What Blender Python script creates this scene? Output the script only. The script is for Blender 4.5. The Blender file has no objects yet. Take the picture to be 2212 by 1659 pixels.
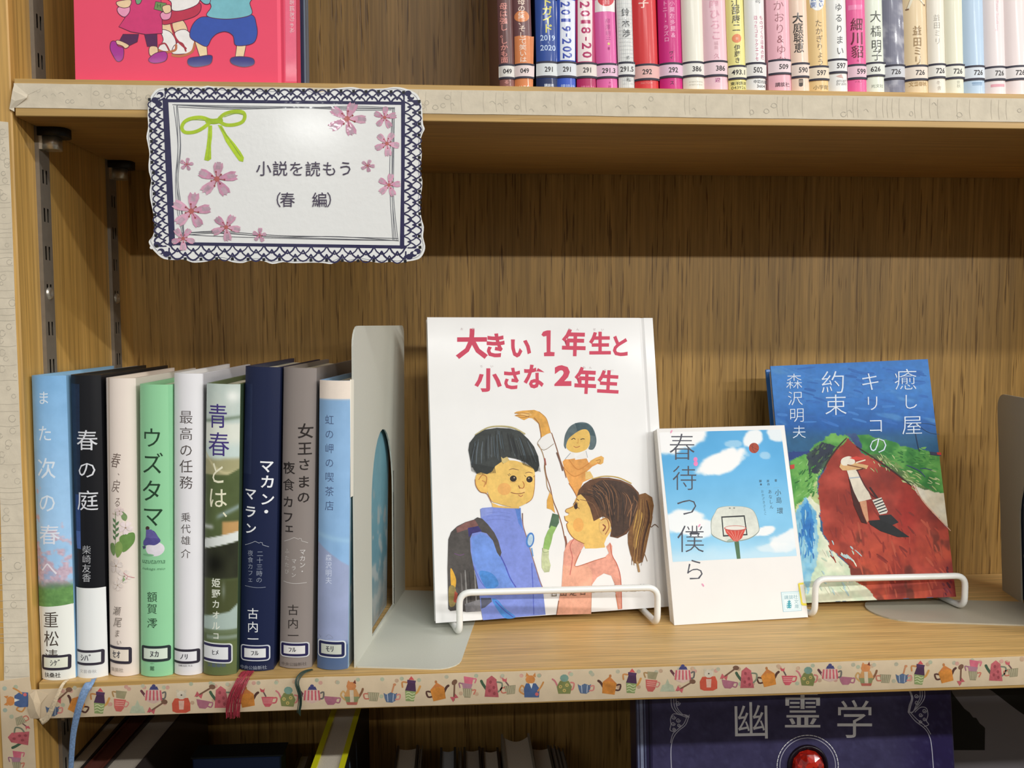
import bpy, math, random
import numpy as np
from mathutils import Vector, Matrix
from mathutils.geometry import tessellate_polygon

sc = bpy.context.scene
col = sc.collection
rnd = random.Random(7)
PI = math.pi

# ------------------------------------------------------------------ camera
FPX = 1874.64
YAW, PITCH, ROLL = 0.06569, 0.06866, -0.0025
CAM = np.array([0.26393, -0.54844, 0.22368])
OPEN = 0.349      # clear height between the two shelves
T1, T2 = 0.0221, 0.0230   # board thickness, upper and lower
DEP = 0.185       # front edge to back panel
IW, IH = 2212.0, 1659.0


def cam_axes():
    cy, sy = math.cos(YAW), math.sin(YAW)
    cp, sp = math.cos(PITCH), math.sin(PITCH)
    cr, sr = math.cos(ROLL), math.sin(ROLL)
    w = np.array([sy*cp, cy*cp, -sp])
    right = np.array([cy, -sy, 0.0])
    up = np.cross(right, w)
    return right*cr+up*sr, -right*sr+up*cr, w


AXR, AXU, AXF = cam_axes()


# readings taken from the photograph: a pixel and one known plane give a real point of the bookcase
def ray(px, py):
    return AXF+AXR*((px-IW/2)/FPX)+AXU*((IH/2-py)/FPX)


def onY(px, py, Y):
    d = ray(px, py)
    return CAM+d*((Y-CAM[1])/d[1])


def onZ(px, py, Z):
    d = ray(px, py)
    return CAM+d*((Z-CAM[2])/d[2])


def onX(px, py, X):
    d = ray(px, py)
    return CAM+d*((X-CAM[0])/d[0])


cd = bpy.data.cameras.new('camera')
cam = bpy.data.objects.new('camera', cd)
col.objects.link(cam)
cam.matrix_world = Matrix(((AXR[0], AXU[0], -AXF[0], CAM[0]), (AXR[1], AXU[1], -AXF[1], CAM[1]),
                           (AXR[2], AXU[2], -AXF[2], CAM[2]), (0, 0, 0, 1)))
cd.sensor_width = 36.0
cd.lens = FPX/IW*36.0
cd.clip_start = 0.01
sc.camera = cam

# ------------------------------------------------------------------ light
wd = bpy.data.worlds.new('room_air')
sc.world = wd
wd.use_nodes = True
wd.node_tree.nodes['Background'].inputs[0].default_value = (1.0, 0.98, 0.94, 1)
wd.node_tree.nodes['Background'].inputs[1].default_value = 0.27


def lamp(x, y, z, sx, sy, power, colr=(1, 1.0, 0.975)):
    l = bpy.data.lights.new('ceiling_lamp', 'AREA')
    l.shape = 'RECTANGLE'
    l.size = sx
    l.size_y = sy
    l.energy = power
    l.color = colr
    o = bpy.data.objects.new('ceiling_lamp', l)
    o.location = (x, y, z)
    col.objects.link(o)
    return o


for (lx, ly, pw) in [(1.0, -1.30, 16), (2.7, -1.30, 34), (4.4, -1.30, 34), (-0.9, -1.30, 3),
                     (0.95, -2.88, 46), (2.65, -2.88, 82), (4.35, -2.88, 70), (-0.9, -2.88, 12),
                     (1.2, -4.45, 12), (2.9, -4.45, 16), (-0.52, -4.45, 6)]:
    lamp(lx, ly, 1.42, 0.28 if lx == -0.52 else 1.2, 0.12 if lx == -0.52 else 0.09, pw)

sc.view_settings.view_transform = 'Standard'
sc.view_settings.look = 'None'
sc.view_settings.exposure = 0.15
sc.view_settings.gamma = 1.0
sc.view_settings.use_curve_mapping = False


# ------------------------------------------------------------------ helpers
def lin1(c):
    return c/12.92 if c <= 0.04045 else ((c+0.055)/1.055)**2.4


def lin(h):
    if isinstance(h, str):
        h = h.lstrip('#')
        h = [int(h[i:i+2], 16)/255 for i in (0, 2, 4)]
    return tuple(lin1(c) for c in h[:3])


def tag(o, label=None, cat=None, group=None, kind=None):
    if label:
        o['label'] = label
    if cat:
        o['category'] = cat
    if group:
        o['group'] = group
    if kind:
        o['kind'] = kind
    return o


def empty(name, loc=(0, 0, 0), rot=(0, 0, 0)):
    o = bpy.data.objects.new(name, None)
    o.empty_display_size = 0.01
    o.location = loc
    o.rotation_euler = rot
    col.objects.link(o)
    return o


class MB:
    """collects shapes, then becomes ONE mesh object"""

    def __init__(s):
        s.v, s.f, s.mi, s.sm = [], [], [], []

    def add(s, vs, fs, mi=0, smooth=False):
        b = len(s.v)
        s.v += [tuple(v) for v in vs]
        for f in fs:
            s.f.append([b+i for i in f])
            s.mi.append(mi)
            s.sm.append(smooth)

    def box(s, x0, x1, y0, y1, z0, z1, mi=0, bev=0.0):
        if bev <= 0:
            vs = [(x, y, z) for z in (z0, z1) for y in (y0, y1) for x in (x0, x1)]
            s.add(vs, [(0, 2, 3, 1), (4, 5, 7, 6), (0, 1, 5, 4), (2, 6, 7, 3), (0, 4, 6, 2), (1, 3, 7, 5)], mi)
            return
        X, Y, Z = (x0, x1), (y0, y1), (z0, z1)
        vs, idx = [], {}
        for i in (0, 1):
            for j in (0, 1):
                for k in (0, 1):
                    for a in range(3):
                        p = [X[i], Y[j], Z[k]]
                        sg = [1 if i == 0 else -1, 1 if j == 0 else -1, 1 if k == 0 else -1]
                        for c in range(3):
                            if c != a:
                                p[c] += sg[c]*bev
                        idx[(i, j, k, a)] = len(vs)
                        vs.append(p)
        fs = []
        for a in range(3):
            o = [c for c in range(3) if c != a]
            for sd in (0, 1):
                q = []
                for (u, w) in ((0, 0), (1, 0), (1, 1), (0, 1)):
                    k = [0, 0, 0]
                    k[a] = sd
                    k[o[0]] = u
                    k[o[1]] = w
                    q.append(idx[(k[0], k[1], k[2], a)])
                fs.append(q)
        for a in range(3):          # edges parallel to axis a
            o = [c for c in range(3) if c != a]
            for u in (0, 1):
                for w in (0, 1):
                    q = []
                    for (e, fa) in ((0, o[0]), (1, o[0]), (1, o[1]), (0, o[1])):
                        k = [0, 0, 0]
                        k[a] = e
                        k[o[0]] = u
                        k[o[1]] = w
                        q.append(idx[(k[0], k[1], k[2], fa)])
                    fs.append(q)
        for i in (0, 1):
            for j in (0, 1):
                for k in (0, 1):
                    fs.append([idx[(i, j, k, a)] for a in range(3)])
        s.add(vs, fs, mi)

    def prism(s, poly, z0, z1, mi=0, axis=2, smooth=False):
        """poly: list of 2D points; extruded along axis (0,1,2)"""
        n = len(poly)

        def P(p, h):
            if axis == 2:
                return (p[0], p[1], h)
            if axis == 1:
                return (p[0], h, p[1])
            return (h, p[0], p[1])
        vs = [P(p, z0) for p in poly]+[P(p, z1) for p in poly]
        tris = tessellate_polygon([[Vector((p[0], p[1], 0)) for p in poly]])
        s.add(vs, [tuple(t) for t in tris]+[tuple(n+i for i in t) for t in tris], mi)
        s.add(vs, [(i, (i+1) % n, n+(i+1) % n, n+i) for i in range(n)], mi, smooth)

    def tube(s, pts, r, n=12, mi=0, caps=True):
        pts = [Vector(p) for p in pts]
        prev = None
        rings = []
        for i, p in enumerate(pts):
            t = (pts[min(i+1, len(pts)-1)]-pts[max(i-1, 0)]).normalized()
            if prev is None:
                a = t.cross(Vector((0, 0, 1)))
                if a.length < 1e-3:
                    a = t.cross(Vector((0, 1, 0)))
            else:
                a = prev-t*prev.dot(t)
            a.normalize()
            prev = a
            b = t.cross(a)
            rr = r[i] if isinstance(r, (list, tuple)) else r
            rings.append([p+a*math.cos(2*PI*k/n)*rr+b*math.sin(2*PI*k/n)*rr for k in range(n)])
        vs = [v for rg in rings for v in rg]
        fs = [(i*n+k, i*n+(k+1) % n, (i+1)*n+(k+1) % n, (i+1)*n+k) for i in range(len(rings)-1) for k in range(n)]
        s.add(vs, fs, mi, True)
        if caps:
            s.add(rings[0], [tuple(range(n))], mi)
            s.add(rings[-1], [tuple(reversed(range(n)))], mi)

    def build(s, name, mats, parent=None, fix=True):
        me = bpy.data.meshes.new(name)
        me.from_pydata(s.v, [], s.f)
        if not isinstance(mats, (list, tuple)):
            mats = [mats]
        for m in mats:
            me.materials.append(m)
        me.polygons.foreach_set('material_index', s.mi)
        me.polygons.foreach_set('use_smooth', s.sm)
        me.update()
        if fix:
            import bmesh
            bm = bmesh.new()
            bm.from_mesh(me)
            bmesh.ops.remove_doubles(bm, verts=bm.verts, dist=1e-6)
            bmesh.ops.recalc_face_normals(bm, faces=bm.faces)
            bm.to_mesh(me)
            bm.free()
        o = bpy.data.objects.new(name, me)
        col.objects.link(o)
        if parent is not None:
            o.parent = parent
        return o


# ------------------------------------------------------------------ materials
def newmat(name):
    m = bpy.data.materials.new(name)
    m.use_nodes = True
    nt = m.node_tree
    return m, nt, nt.nodes['Principled BSDF']


def plain(name, c, rough=0.5, metal=0.0, coat=0.0, var=0.06, scale=60, bump=0.0, spec=0.5):
    m, nt, b = newmat(name)
    c = lin(c)
    tc = nt.nodes.new('ShaderNodeTexCoord')
    nz = nt.nodes.new('ShaderNodeTexNoise')
    nz.inputs['Scale'].default_value = scale
    nz.inputs['Detail'].default_value = 4
    nt.links.new(tc.outputs['Object'], nz.inputs['Vector'])
    rp = nt.nodes.new('ShaderNodeValToRGB')
    rp.color_ramp.elements[0].position = 0.3
    rp.color_ramp.elements[1].position = 0.7
    rp.color_ramp.elements[0].color = tuple(x*(1-var) for x in c)+(1,)
    rp.color_ramp.elements[1].color = tuple(min(1, x*(1+var)) for x in c)+(1,)
    nt.links.new(nz.outputs['Fac'], rp.inputs['Fac'])
    nt.links.new(rp.outputs['Color'], b.inputs['Base Color'])
    b.inputs['Roughness'].default_value = rough
    b.inputs['Metallic'].default_value = metal
    b.inputs['Specular IOR Level'].default_value = spec
    if coat:
        b.inputs['Coat Weight'].default_value = coat
        b.inputs['Coat Roughness'].default_value = 0.12
    if bump:
        bp = nt.nodes.new('ShaderNodeBump')
        bp.inputs['Strength'].default_value = bump
        bp.inputs['Distance'].default_value = 0.001
        nt.links.new(nz.outputs['Fac'], bp.inputs['Height'])
        nt.links.new(bp.outputs['Normal'], b.inputs['Normal'])
    return m


def wood(name, axis, light, dark, pore, fine=1.0, pores=0.5, rough=0.45):
    """oak veneer: grain runs along axis, short dark pores"""
    m, nt, b = newmat(name)
    N, L = nt.nodes, nt.links
    tc = N.new('ShaderNodeTexCoord')

    def noise(sc3, scale, detail=5, dist=0.0, rough_=0.6):
        mp = N.new('ShaderNodeMapping')
        mp.inputs['Scale'].default_value = sc3
        L.new(tc.outputs['Object'], mp.inputs['Vector'])
        n = N.new('ShaderNodeTexNoise')
        n.inputs['Scale'].default_value = scale
        n.inputs['Detail'].default_value = detail
        n.inputs['Distortion'].default_value = dist
        n.inputs['Roughness'].default_value = rough_
        L.new(mp.outputs['Vector'], n.inputs['Vector'])
        return n.outputs['Fac']

    def s3(k):
        v = [1.0, 1.0, 1.0]
        v[axis] = k
        return v

    def ramp(src, p0, p1, c0, c1):
        r = N.new('ShaderNodeValToRGB')
        r.color_ramp.elements[0].position = p0
        r.color_ramp.elements[1].position = p1
        r.color_ramp.elements[0].color = tuple(c0)+(1,)
        r.color_ramp.elements[1].color = tuple(c1)+(1,)
        L.new(src, r.inputs['Fac'])
        return r.outputs['Color']

    def mix(a, bb, f, mode='MIX'):
        x = N.new('ShaderNodeMix')
        x.data_type = 'RGBA'
        x.blend_type = mode
        if isinstance(f, float):
            x.inputs['Factor'].default_value = f
        else:
            L.new(f, x.inputs['Factor'])
        L.new(a, x.inputs[6])
        L.new(bb, x.inputs[7])
        return x.outputs[2]
    base = ramp(noise(s3(0.06), 45*fine, 4, 0.3), 0.3, 0.7, lin(dark), lin(light))
    fine_ = ramp(noise(s3(0.025), 420*fine, 3), 0.35, 0.65, (0.58,)*3, (1.12,)*3)
    c1 = mix(base, fine_, 0.75, 'MULTIPLY')
    pr = noise(s3(0.035), 640*fine, 2, 0.0, 0.5)
    pm = ramp(pr, 0.60, 0.68, (0, 0, 0), (pores,)*3)
    pc = N.new('ShaderNodeRGB')
    pc.outputs[0].default_value = lin(pore)+(1,)
    c2 = mix(c1, pc.outputs[0], pm)
    big = ramp(noise(s3(0.35), 9, 2, 0.5), 0.3, 0.75, (0.88,)*3, (1.08,)*3)
    c3 = mix(c2, big, 1.0, 'MULTIPLY')
    L.new(c3, b.inputs['Base Color'])
    b.inputs['Roughness'].default_value = rough
    bp = N.new('ShaderNodeBump')
    bp.inputs['Strength'].default_value = 0.18
    bp.inputs['Distance'].default_value = 0.0006
    bp.invert = True
    L.new(pm, bp.inputs['Height'])
    L.new(bp.outputs['Normal'], b.inputs['Normal'])
    return m


def print_mat(name, rough, coat=0.0, wave=0.0, spec=0.25):
    """ink on paper: colour from the mesh's colour layer, its alpha says how blotchy the paint is"""
    m, nt, b = newmat(name)
    N, L = nt.nodes, nt.links
    at = N.new('ShaderNodeAttribute')
    at.attribute_name = 'Col'
    tc = N.new('ShaderNodeTexCoord')
    n = N.new('ShaderNodeTexNoise')
    n.inputs['Scale'].default_value = 260
    n.inputs['Detail'].default_value = 5
    n.inputs['Roughness'].default_value = 0.65
    L.new(tc.outputs['Object'], n.inputs['Vector'])
    n2 = N.new('ShaderNodeTexNoise')
    n2.inputs['Scale'].default_value = 55
    n2.inputs['Detail'].default_value = 3
    L.new(tc.outputs['Object'], n2.inputs['Vector'])
    ad = N.new('ShaderNodeMath')
    ad.operation = 'ADD'
    L.new(n.outputs['Fac'], ad.inputs[0])
    L.new(n2.outputs['Fac'], ad.inputs[1])
    sb = N.new('ShaderNodeMath')
    sb.operation = 'SUBTRACT'
    L.new(ad.outputs[0], sb.inputs[0])
    sb.inputs[1].default_value = 1.0
    bo = N.new('ShaderNodeMath')
    bo.operation = 'MULTIPLY'
    bo.inputs[1].default_value = 1.8
    L.new(sb.outputs[0], bo.inputs[0])
    ml = N.new('ShaderNodeMath')
    ml.operation = 'MULTIPLY_ADD'
    L.new(bo.outputs[0], ml.inputs[0])
    L.new(at.outputs['Alpha'], ml.inputs[1])
    ml.inputs[2].default_value = 1.0
    vm = N.new('ShaderNodeVectorMath')
    vm.operation = 'SCALE'
    L.new(at.outputs['Color'], vm.inputs[0])
    L.new(ml.outputs[0], vm.inputs['Scale'])
    L.new(vm.outputs['Vector'], b.inputs['Base Color'])
    b.inputs['Roughness'].default_value = rough
    b.inputs['Specular IOR Level'].default_value = spec
    if coat:
        b.inputs['Coat Weight'].default_value = coat
        b.inputs['Coat Roughness'].default_value = 0.06
    if wave:
        n3 = N.new('ShaderNodeTexNoise')
        n3.inputs['Scale'].default_value = 170
        n3.inputs['Detail'].default_value = 2
        L.new(tc.outputs['Object'], n3.inputs['Vector'])
        bp = N.new('ShaderNodeBump')
        bp.inputs['Strength'].default_value = wave
        bp.inputs['Distance'].default_value = 0.0006
        L.new(n3.outputs['Fac'], bp.inputs['Height'])
        L.new(bp.outputs['Normal'], b.inputs['Normal'])
        if coat:
            L.new(bp.outputs['Normal'], b.inputs['Coat Normal'])
    return m


M_BACK = wood('oak_veneer_back', 2, '#b78f4f', '#a88243', '#664617', 1.0, 0.85)
M_SIDE = wood('oak_veneer_side', 2, '#deb165', '#cd9e52', '#a97d3a', 0.8, 0.2)
M_EDGE = wood('oak_edge_upright', 2, '#cfa968', '#b98f4c', '#94703a', 0.6, 0.4)
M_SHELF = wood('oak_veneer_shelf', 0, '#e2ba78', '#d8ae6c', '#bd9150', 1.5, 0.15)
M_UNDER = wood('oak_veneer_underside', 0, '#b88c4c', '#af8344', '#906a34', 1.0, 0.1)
M_LIP = wood('oak_edge_shelf', 0, '#d8b272', '#c0964f', '#8f6a30', 0.45, 0.4)
M_UPRIGHT = plain('upright_steel', '#8a8175', 0.5, 0.45, var=0.06, scale=200)
M_STEEL = plain('brushed_steel', '#cac4b8', 0.36, 0.8, var=0.1, scale=300)
M_DARK = plain('dark_recess', '#2e2820', 0.8)
M_RUBBER = plain('black_rubber', '#0c0c0c', 0.55)
M_PUTTY = plain('powder_coat_pale', '#c9c9bd', 0.48, var=0.02, scale=900, bump=0.05)
M_PUTTY2 = plain('powder_coat_grey', '#b3ac9a', 0.5, var=0.02, scale=900, bump=0.05)
M_WIRE = plain('white_plastic_coating', '#eeeeea', 0.3, coat=0.3, var=0.01)
M_PAGE = plain('page_paper', '#e9e2c8', 0.8, var=0.05, scale=500)
M_PAGEW = plain('page_paper_white', '#efece4', 0.8, var=0.05, scale=500)
M_INK = print_mat('printed_ink', 0.5)
M_GLOSS = print_mat('printed_ink_under_film', 0.4, 0.15)
M_LAM = print_mat('printed_ink_laminated', 0.4, 1.0, 0.15)
M_TAPEINK = print_mat('printed_ink_on_tape', 0.75)
M_TAPE = plain('paper_tape_beige', '#dcc6a6', 0.85, var=0.05, scale=90, bump=0.3)
M_TAPEG = plain('paper_tape_grey', '#d8ccb6', 0.85, var=0.07, scale=120, bump=0.4)
M_FLOOR = plain('floor_carpet', '#3d3833', 0.5)
M_WALL = plain('wall_paint', '#dedad0', 0.8)


def stock(hexc, rough=0.42, coat=0.12):
    k = 'jacket_paper_'+hexc.strip('#')+'_%d' % int(rough*100)
    return bpy.data.materials.get(k) or plain(k, hexc, rough, coat=coat, var=0.015, scale=40, spec=0.3)


# ------------------------------------------------------------------ flat print
def homog(src, dst):
    A = []
    for (x, y), (u, v) in zip(src, dst):
        A.append([x, y, 1, 0, 0, 0, -u*x, -u*y])
        A.append([0, 0, 0, x, y, 1, -v*x, -v*y])
    b = [c for d in dst for c in d]
    h = np.linalg.solve(np.array(A, float), np.array(b, float))
    H = np.append(h, 1).reshape(3, 3)

    def f(x, y):
        w = H[2, 0]*x+H[2, 1]*y+H[2, 2]
        return ((H[0, 0]*x+H[0, 1]*y+H[0, 2])/w, (H[1, 0]*x+H[1, 1]*y+H[1, 2])/w)
    return f


_glyph = {}
_fc = bpy.data.curves.new('glyphs', 'FONT')
_fo = bpy.data.objects.new('glyphs', _fc)


def _raw(s, off, fill=True):
    _fc.body = s
    _fc.size = 1
    _fc.resolution_u = 2
    _fc.offset = off
    _fc.fill_mode = 'BOTH' if fill else 'NONE'
    me = bpy.data.meshes.new_from_object(_fo)
    v = np.array([(w.co.x, w.co.y) for w in me.vertices]) if len(me.vertices) else np.zeros((0, 2))
    f = [tuple(p.vertices) for p in me.polygons] if fill else [tuple(e.vertices) for e in me.edges]
    bpy.data.meshes.remove(me)
    return v, f


def _loops(n, edges):
    nb = {}
    for a, b in edges:
        nb.setdefault(a, []).append(b)
        nb.setdefault(b, []).append(a)
    seen, out = set(), []
    for s_ in range(n):
        if s_ in seen or s_ not in nb:
            continue
        lp, prev, cur = [s_], None, s_
        seen.add(s_)
        while True:
            nx = [q for q in nb[cur] if q != prev and q not in seen]
            if not nx:
                break
            prev, cur = cur, nx[0]
            seen.add(cur)
            lp.append(cur)
        out.append(lp)
    return out


def glyph(s, bold=0.0, style=''):
    k = (s, bold, style)
    if k not in _glyph:
        v, f = _raw(s, bold)
        if style == 'serif':          # heavy uprights, thin cross strokes
            va, ea = _raw(s, bold+0.010, False)
            vb, eb = _raw(s, bold-0.013, False)
            if len(va) == len(vb) and ea == eb:
                w = np.stack([va[:, 0], vb[:, 1]], 1)
                lps = [l for l in _loops(len(w), ea) if len(l) > 2]
                tr = tessellate_polygon([[Vector((w[i][0], w[i][1], 0)) for i in l] for l in lps])
                flat = [i for l in lps for i in l]
                tr = [tuple(flat[i] for i in t) for t in tr]

                def area(vv, ff):
                    return sum(abs((vv[t[1]][0]-vv[t[0]][0])*(vv[t[2]][1]-vv[t[0]][1]) -
                                   (vv[t[2]][0]-vv[t[0]][0])*(vv[t[1]][1]-vv[t[0]][1]))/2 for q in ff for t in
                               [(q[0], q[j], q[j+1]) for j in range(1, len(q)-1)])
                sh = abs(sum(sum(w[l[i]][0]*w[l[(i+1) % len(l)]][1]-w[l[(i+1) % len(l)]][0]*w[l[i]][1] for i in range(len(l)))/2
                             for l in lps))
                a0, a1 = area(v, f), area(w, tr)
                if 0.6*a0 < a1 < 1.3*a0 and abs(a1-sh) < 0.12*a0:
                    v, f = w, tr
        _glyph[k] = (v, f)
    return _glyph[k]


def catmull(pts, n=6, closed=False):
    P = [np.array(p, float) for p in pts]
    m = len(P)
    out = []
    rng = range(m if closed else m-1)
    for i in rng:
        if closed:
            a, b, c, d = P[(i-1) % m], P[i], P[(i+1) % m], P[(i+2) % m]
        else:
            a, b, c, d = P[max(i-1, 0)], P[i], P[i+1], P[min(i+2, m-1)]
        for k in range(n):
            t = k/n
            out.append(0.5*((2*b)+(-a+c)*t+(2*a-5*b+4*c-d)*t*t+(-a+3*b-3*c+d)*t**3))
    if not closed:
        out.append(P[-1])
    return [tuple(q) for q in out]


class Print:
    """flat print: every shape is laid on the surface it belongs to, a few microns proud of it"""
    STEP = 1.6e-6

    def __init__(s, fmap, surf, base=3e-5):
        s.map, s.surf = fmap, surf
        if getattr(surf, 'maxu', 0):
            s.STEP = 1.4e-5
        s.maxu = getattr(surf, 'maxu', 0)
        s.h = base
        s.v, s.f, s.c = [], [], []

    def up(s, k=1):
        s.h += s.STEP*k

    def _emit(s, pts, faces, cols):
        if s.maxu and not isinstance(cols, list):
            # cut long triangles so the ink follows a rounded spine
            uv = [s.map(x, y) for x, y in pts]
            pts = list(pts)
            st = []
            for f in faces:
                for k in range(1, len(f)-1):
                    st.append((f[0], f[k], f[k+1]))
            out, mid = [], {}
            while st:
                t = st.pop()
                e = max(((abs(uv[t[i]][0]-uv[t[(i+1) % 3]][0]), i) for i in range(3)))
                if e[0] <= s.maxu:
                    out.append(t)
                    continue
                i = e[1]
                a, b_, c = t[i], t[(i+1) % 3], t[(i+2) % 3]
                k = (min(a, b_), max(a, b_))
                if k not in mid:
                    mid[k] = len(pts)
                    pts.append(((pts[a][0]+pts[b_][0])/2, (pts[a][1]+pts[b_][1])/2))
                    uv.append(((uv[a][0]+uv[b_][0])/2, (uv[a][1]+uv[b_][1])/2))
                m_ = mid[k]
                st += [(a, m_, c), (m_, b_, c)]
            faces = out
        s.h += 5e-7
        b = len(s.v)
        for (x, y) in pts:
            u, v = s.map(x, y)
            s.v.append(s.surf(u, v, s.h))
        for i, f in enumerate(faces):
            s.f.append([b+k for k in f])
            s.c.append(cols if not isinstance(cols, list) else [cols[k] for k in f])

    def poly(s, pts, c, mot=0.0, smooth=False, raise_=True):
        if smooth:
            pts = catmull(pts, 5, True)
        cc = lin(c)+(mot,)
        tris = tessellate_polygon([[Vector((p[0], p[1], 0)) for p in pts]])
        s._emit(pts, [tuple(t) for t in tris], cc)
        if raise_:
            s.up()

    def rect(s, x0, y0, x1, y1, c, mot=0.0, n=1, raise_=True):
        cc = lin(c)+(mot,)
        pts = [(x0+(x1-x0)*i/n, y) for i in range(n+1) for y in (y0, y1)]
        s._emit(pts, [(2*i, 2*i+1, 2*i+3, 2*i+2) for i in range(n)], cc)
        if raise_:
            s.up()

    def ell(s, cx, cy, rx, ry, c, mot=0.0, n=16, rot=0.0, raise_=True):
        ca, sa = math.cos(rot), math.sin(rot)
        pts = [(cx+rx*math.cos(2*PI*k/n)*ca-ry*math.sin(2*PI*k/n)*sa,
                cy+rx*math.cos(2*PI*k/n)*sa+ry*math.sin(2*PI*k/n)*ca) for k in range(n)]
        s._emit(pts, [tuple(range(n))], lin(c)+(mot,))
        if raise_:
            s.up()

    def stroke(s, pts, w, c, mot=0.0, smooth=True, closed=False, taper=False, raise_=True, n=5):
        if smooth and len(pts) > 2:
            pts = catmull(pts, n, closed)
        P = [np.array(p, float) for p in pts]
        m = len(P)
        out, fs = [], []
        for i in range(m):
            a = P[(i-1) % m] if closed else P[max(i-1, 0)]
            b = P[(i+1) % m] if closed else P[min(i+1, m-1)]
            d = b-a
            L = math.hypot(*d) or 1
            nrm = np.array([-d[1], d[0]])/L
            t = i/(m-1) if m > 1 else 0
            ww = (w[0]+(w[1]-w[0])*t if isinstance(w, (tuple, list)) else w)/2
            if taper:
                ww *= 0.25+0.75*math.sin(PI*min(1, max(0, 0.12+0.76*t)))
            out += [tuple(P[i]+nrm*ww), tuple(P[i]-nrm*ww)]
        fs = [(2*i, 2*i+1, 2*i+3, 2*i+2) for i in range(m-1)]
        if closed:
            fs.append((2*m-2, 2*m-1, 1, 0))
        s._emit(out, fs, lin(c)+(mot,))
        if not closed and w if not isinstance(w, (tuple, list)) else False:
            if w > 2.2 and not taper:
                s.ell(P[0][0], P[0][1], w/2, w/2, c, mot, 8, raise_=False)
                s.ell(P[-1][0], P[-1][1], w/2, w/2, c, mot, 8, raise_=False)
        if raise_:
            s.up()

    def ch(s, t, cx, cy, w, h, c, bold=0.0, style='', rot=0.0, skew=0.0):
        """one character (or a short word) whose full em square is w x h pixels round (cx, cy)"""
        if 0x4E00 <= ord(t[0]) < 0xA000 and t not in '大小年生子川':
            bold = min(bold, 0.012)
        v, f = glyph(t, bold, style)
        if not len(v):
            return
        em = len(t)*(0.5 if 0xFF61 <= ord(t[0]) <= 0xFF9F else 1)
        if ord(t[0]) < 0x2000:
            x0, x1 = v[:, 0].min(), v[:, 0].max()
            y0, y1 = v[:, 1].min(), v[:, 1].max()
            X = (v[:, 0]-(x0+x1)/2)/(x1-x0)*w
            Y = (v[:, 1]-(y0+y1)/2)/(y1-y0)*h
        else:
            X = (v[:, 0]-em/2)*w/em
            Y = (v[:, 1]-0.38)*h
        X = X+Y*skew
        ca, sa = math.cos(rot), math.sin(rot)
        pts = [(cx+x*ca+y*sa, cy+x*sa-y*ca) for x, y in zip(X, Y)]
        s._emit(pts, f, lin(c)+(0.0,))

    def vtext(s, t, x0, y0, x1, y1, w, h, c, bold=0.0, style='', jit=0.0, rot=0.0):
        """characters from centre (x0, y0) to centre (x1, y1)"""
        n = len(t)
        for i, q in enumerate(t):
            k = i/(n-1) if n > 1 else 0
            if q in ' 　':
                continue
            r = rot+(PI/2 if q in 'ー-' and abs(y1-y0) > abs(x1-x0) else 0)
            s.ch(q, x0+(x1-x0)*k+rnd.uniform(-jit, jit), y0+(y1-y0)*k+rnd.uniform(-jit, jit), w, h, c, bold, style,
                 r+rnd.uniform(-jit, jit)*0.03)
        s.up()

    def field(s, x0, y0, x1, y1, nx, ny, fn, mot=0.0, corners=None):
        """smoothly coloured picture area; fn(X, Y) in 0..1 -> rgb array (sRGB)"""
        gx = np.linspace(0, 1, nx+1)
        gy = np.linspace(0, 1, ny+1)
        X, Y = np.meshgrid(gx, gy)
        rgb = np.clip(fn(X, Y), 0, 1)
        rgb = np.where(rgb <= 0.04045, rgb/12.92, ((rgb+0.055)/1.055)**2.4)
        cols = [tuple(c)+(mot,) for c in rgb.reshape(-1, 3)]
        if corners:
            f = homog([(0, 0), (1, 0), (1, 1), (0, 1)], corners)
            pts = [f(a, b) for a, b in zip(X.ravel(), Y.ravel())]
        else:
            pts = [(x0+(x1-x0)*a, y0+(y1-y0)*b) for a, b in zip(X.ravel(), Y.ravel())]
        q = nx+1
        fs = [(j*q+i, (j+1)*q+i, (j+1)*q+i+1, j*q+i+1) for j in range(ny) for i in range(nx)]
        s._emit(pts, fs, cols)
        s.up()

    def build(s, name, mat, parent):
        me = bpy.data.meshes.new(name)
        me.from_pydata(s.v, [], s.f)
        at = me.color_attributes.new('Col', 'FLOAT_COLOR', 'CORNER')
        buf = []
        for f, c in zip(s.f, s.c):
            if isinstance(c, list):
                for q in c:
                    buf += q
            else:
                buf += list(c)*len(f)
        at.data.foreach_set('color', buf)
        me.materials.append(mat)
        me.update()
        o = bpy.data.objects.new(name, me)
        col.objects.link(o)
        o.parent = parent
        return o


def vnoise(x, y, seed=0):
    xi, yi = np.floor(x).astype(int), np.floor(y).astype(int)
    xf, yf = x-xi, y-yi
    xf, yf = xf*xf*(3-2*xf), yf*yf*(3-2*yf)

    def h(a, b):
        n = (a*374761393+b*668265263+seed*1442695041) & 0x7fffffff
        n = ((n ^ (n >> 13))*1274126177) & 0x7fffffff
        return ((n ^ (n >> 16)) & 0xffff)/65535.0
    return (h(xi, yi)*(1-xf)+h(xi+1, yi)*xf)*(1-yf)+(h(xi, yi+1)*(1-xf)+h(xi+1, yi+1)*xf)*yf


def fbm(x, y, seed=0, oct_=4):
    a, s_, t = 0.5, 0.0, 0.0
    for i in range(oct_):
        s_ = s_+a*vnoise(x*2**i, y*2**i, seed+i)
        t += a
        a *= 0.5
    return s_/t


def hx(h):
    h = h.lstrip('#')
    return np.array([int(h[i:i+2], 16)/255 for i in (0, 2, 4)])


def blend(a, b, t):
    t = np.clip(t, 0, 1)[..., None]
    return a*(1-t)+b*t


def sstep(a, b, x):
    t = np.clip((x-a)/(b-a), 0, 1)
    return t*t*(3-2*t)


# surfaces that carry print
def surf_plane(y0=0.0):
    return lambda u, v, h: (u, y0-h, v)


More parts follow.
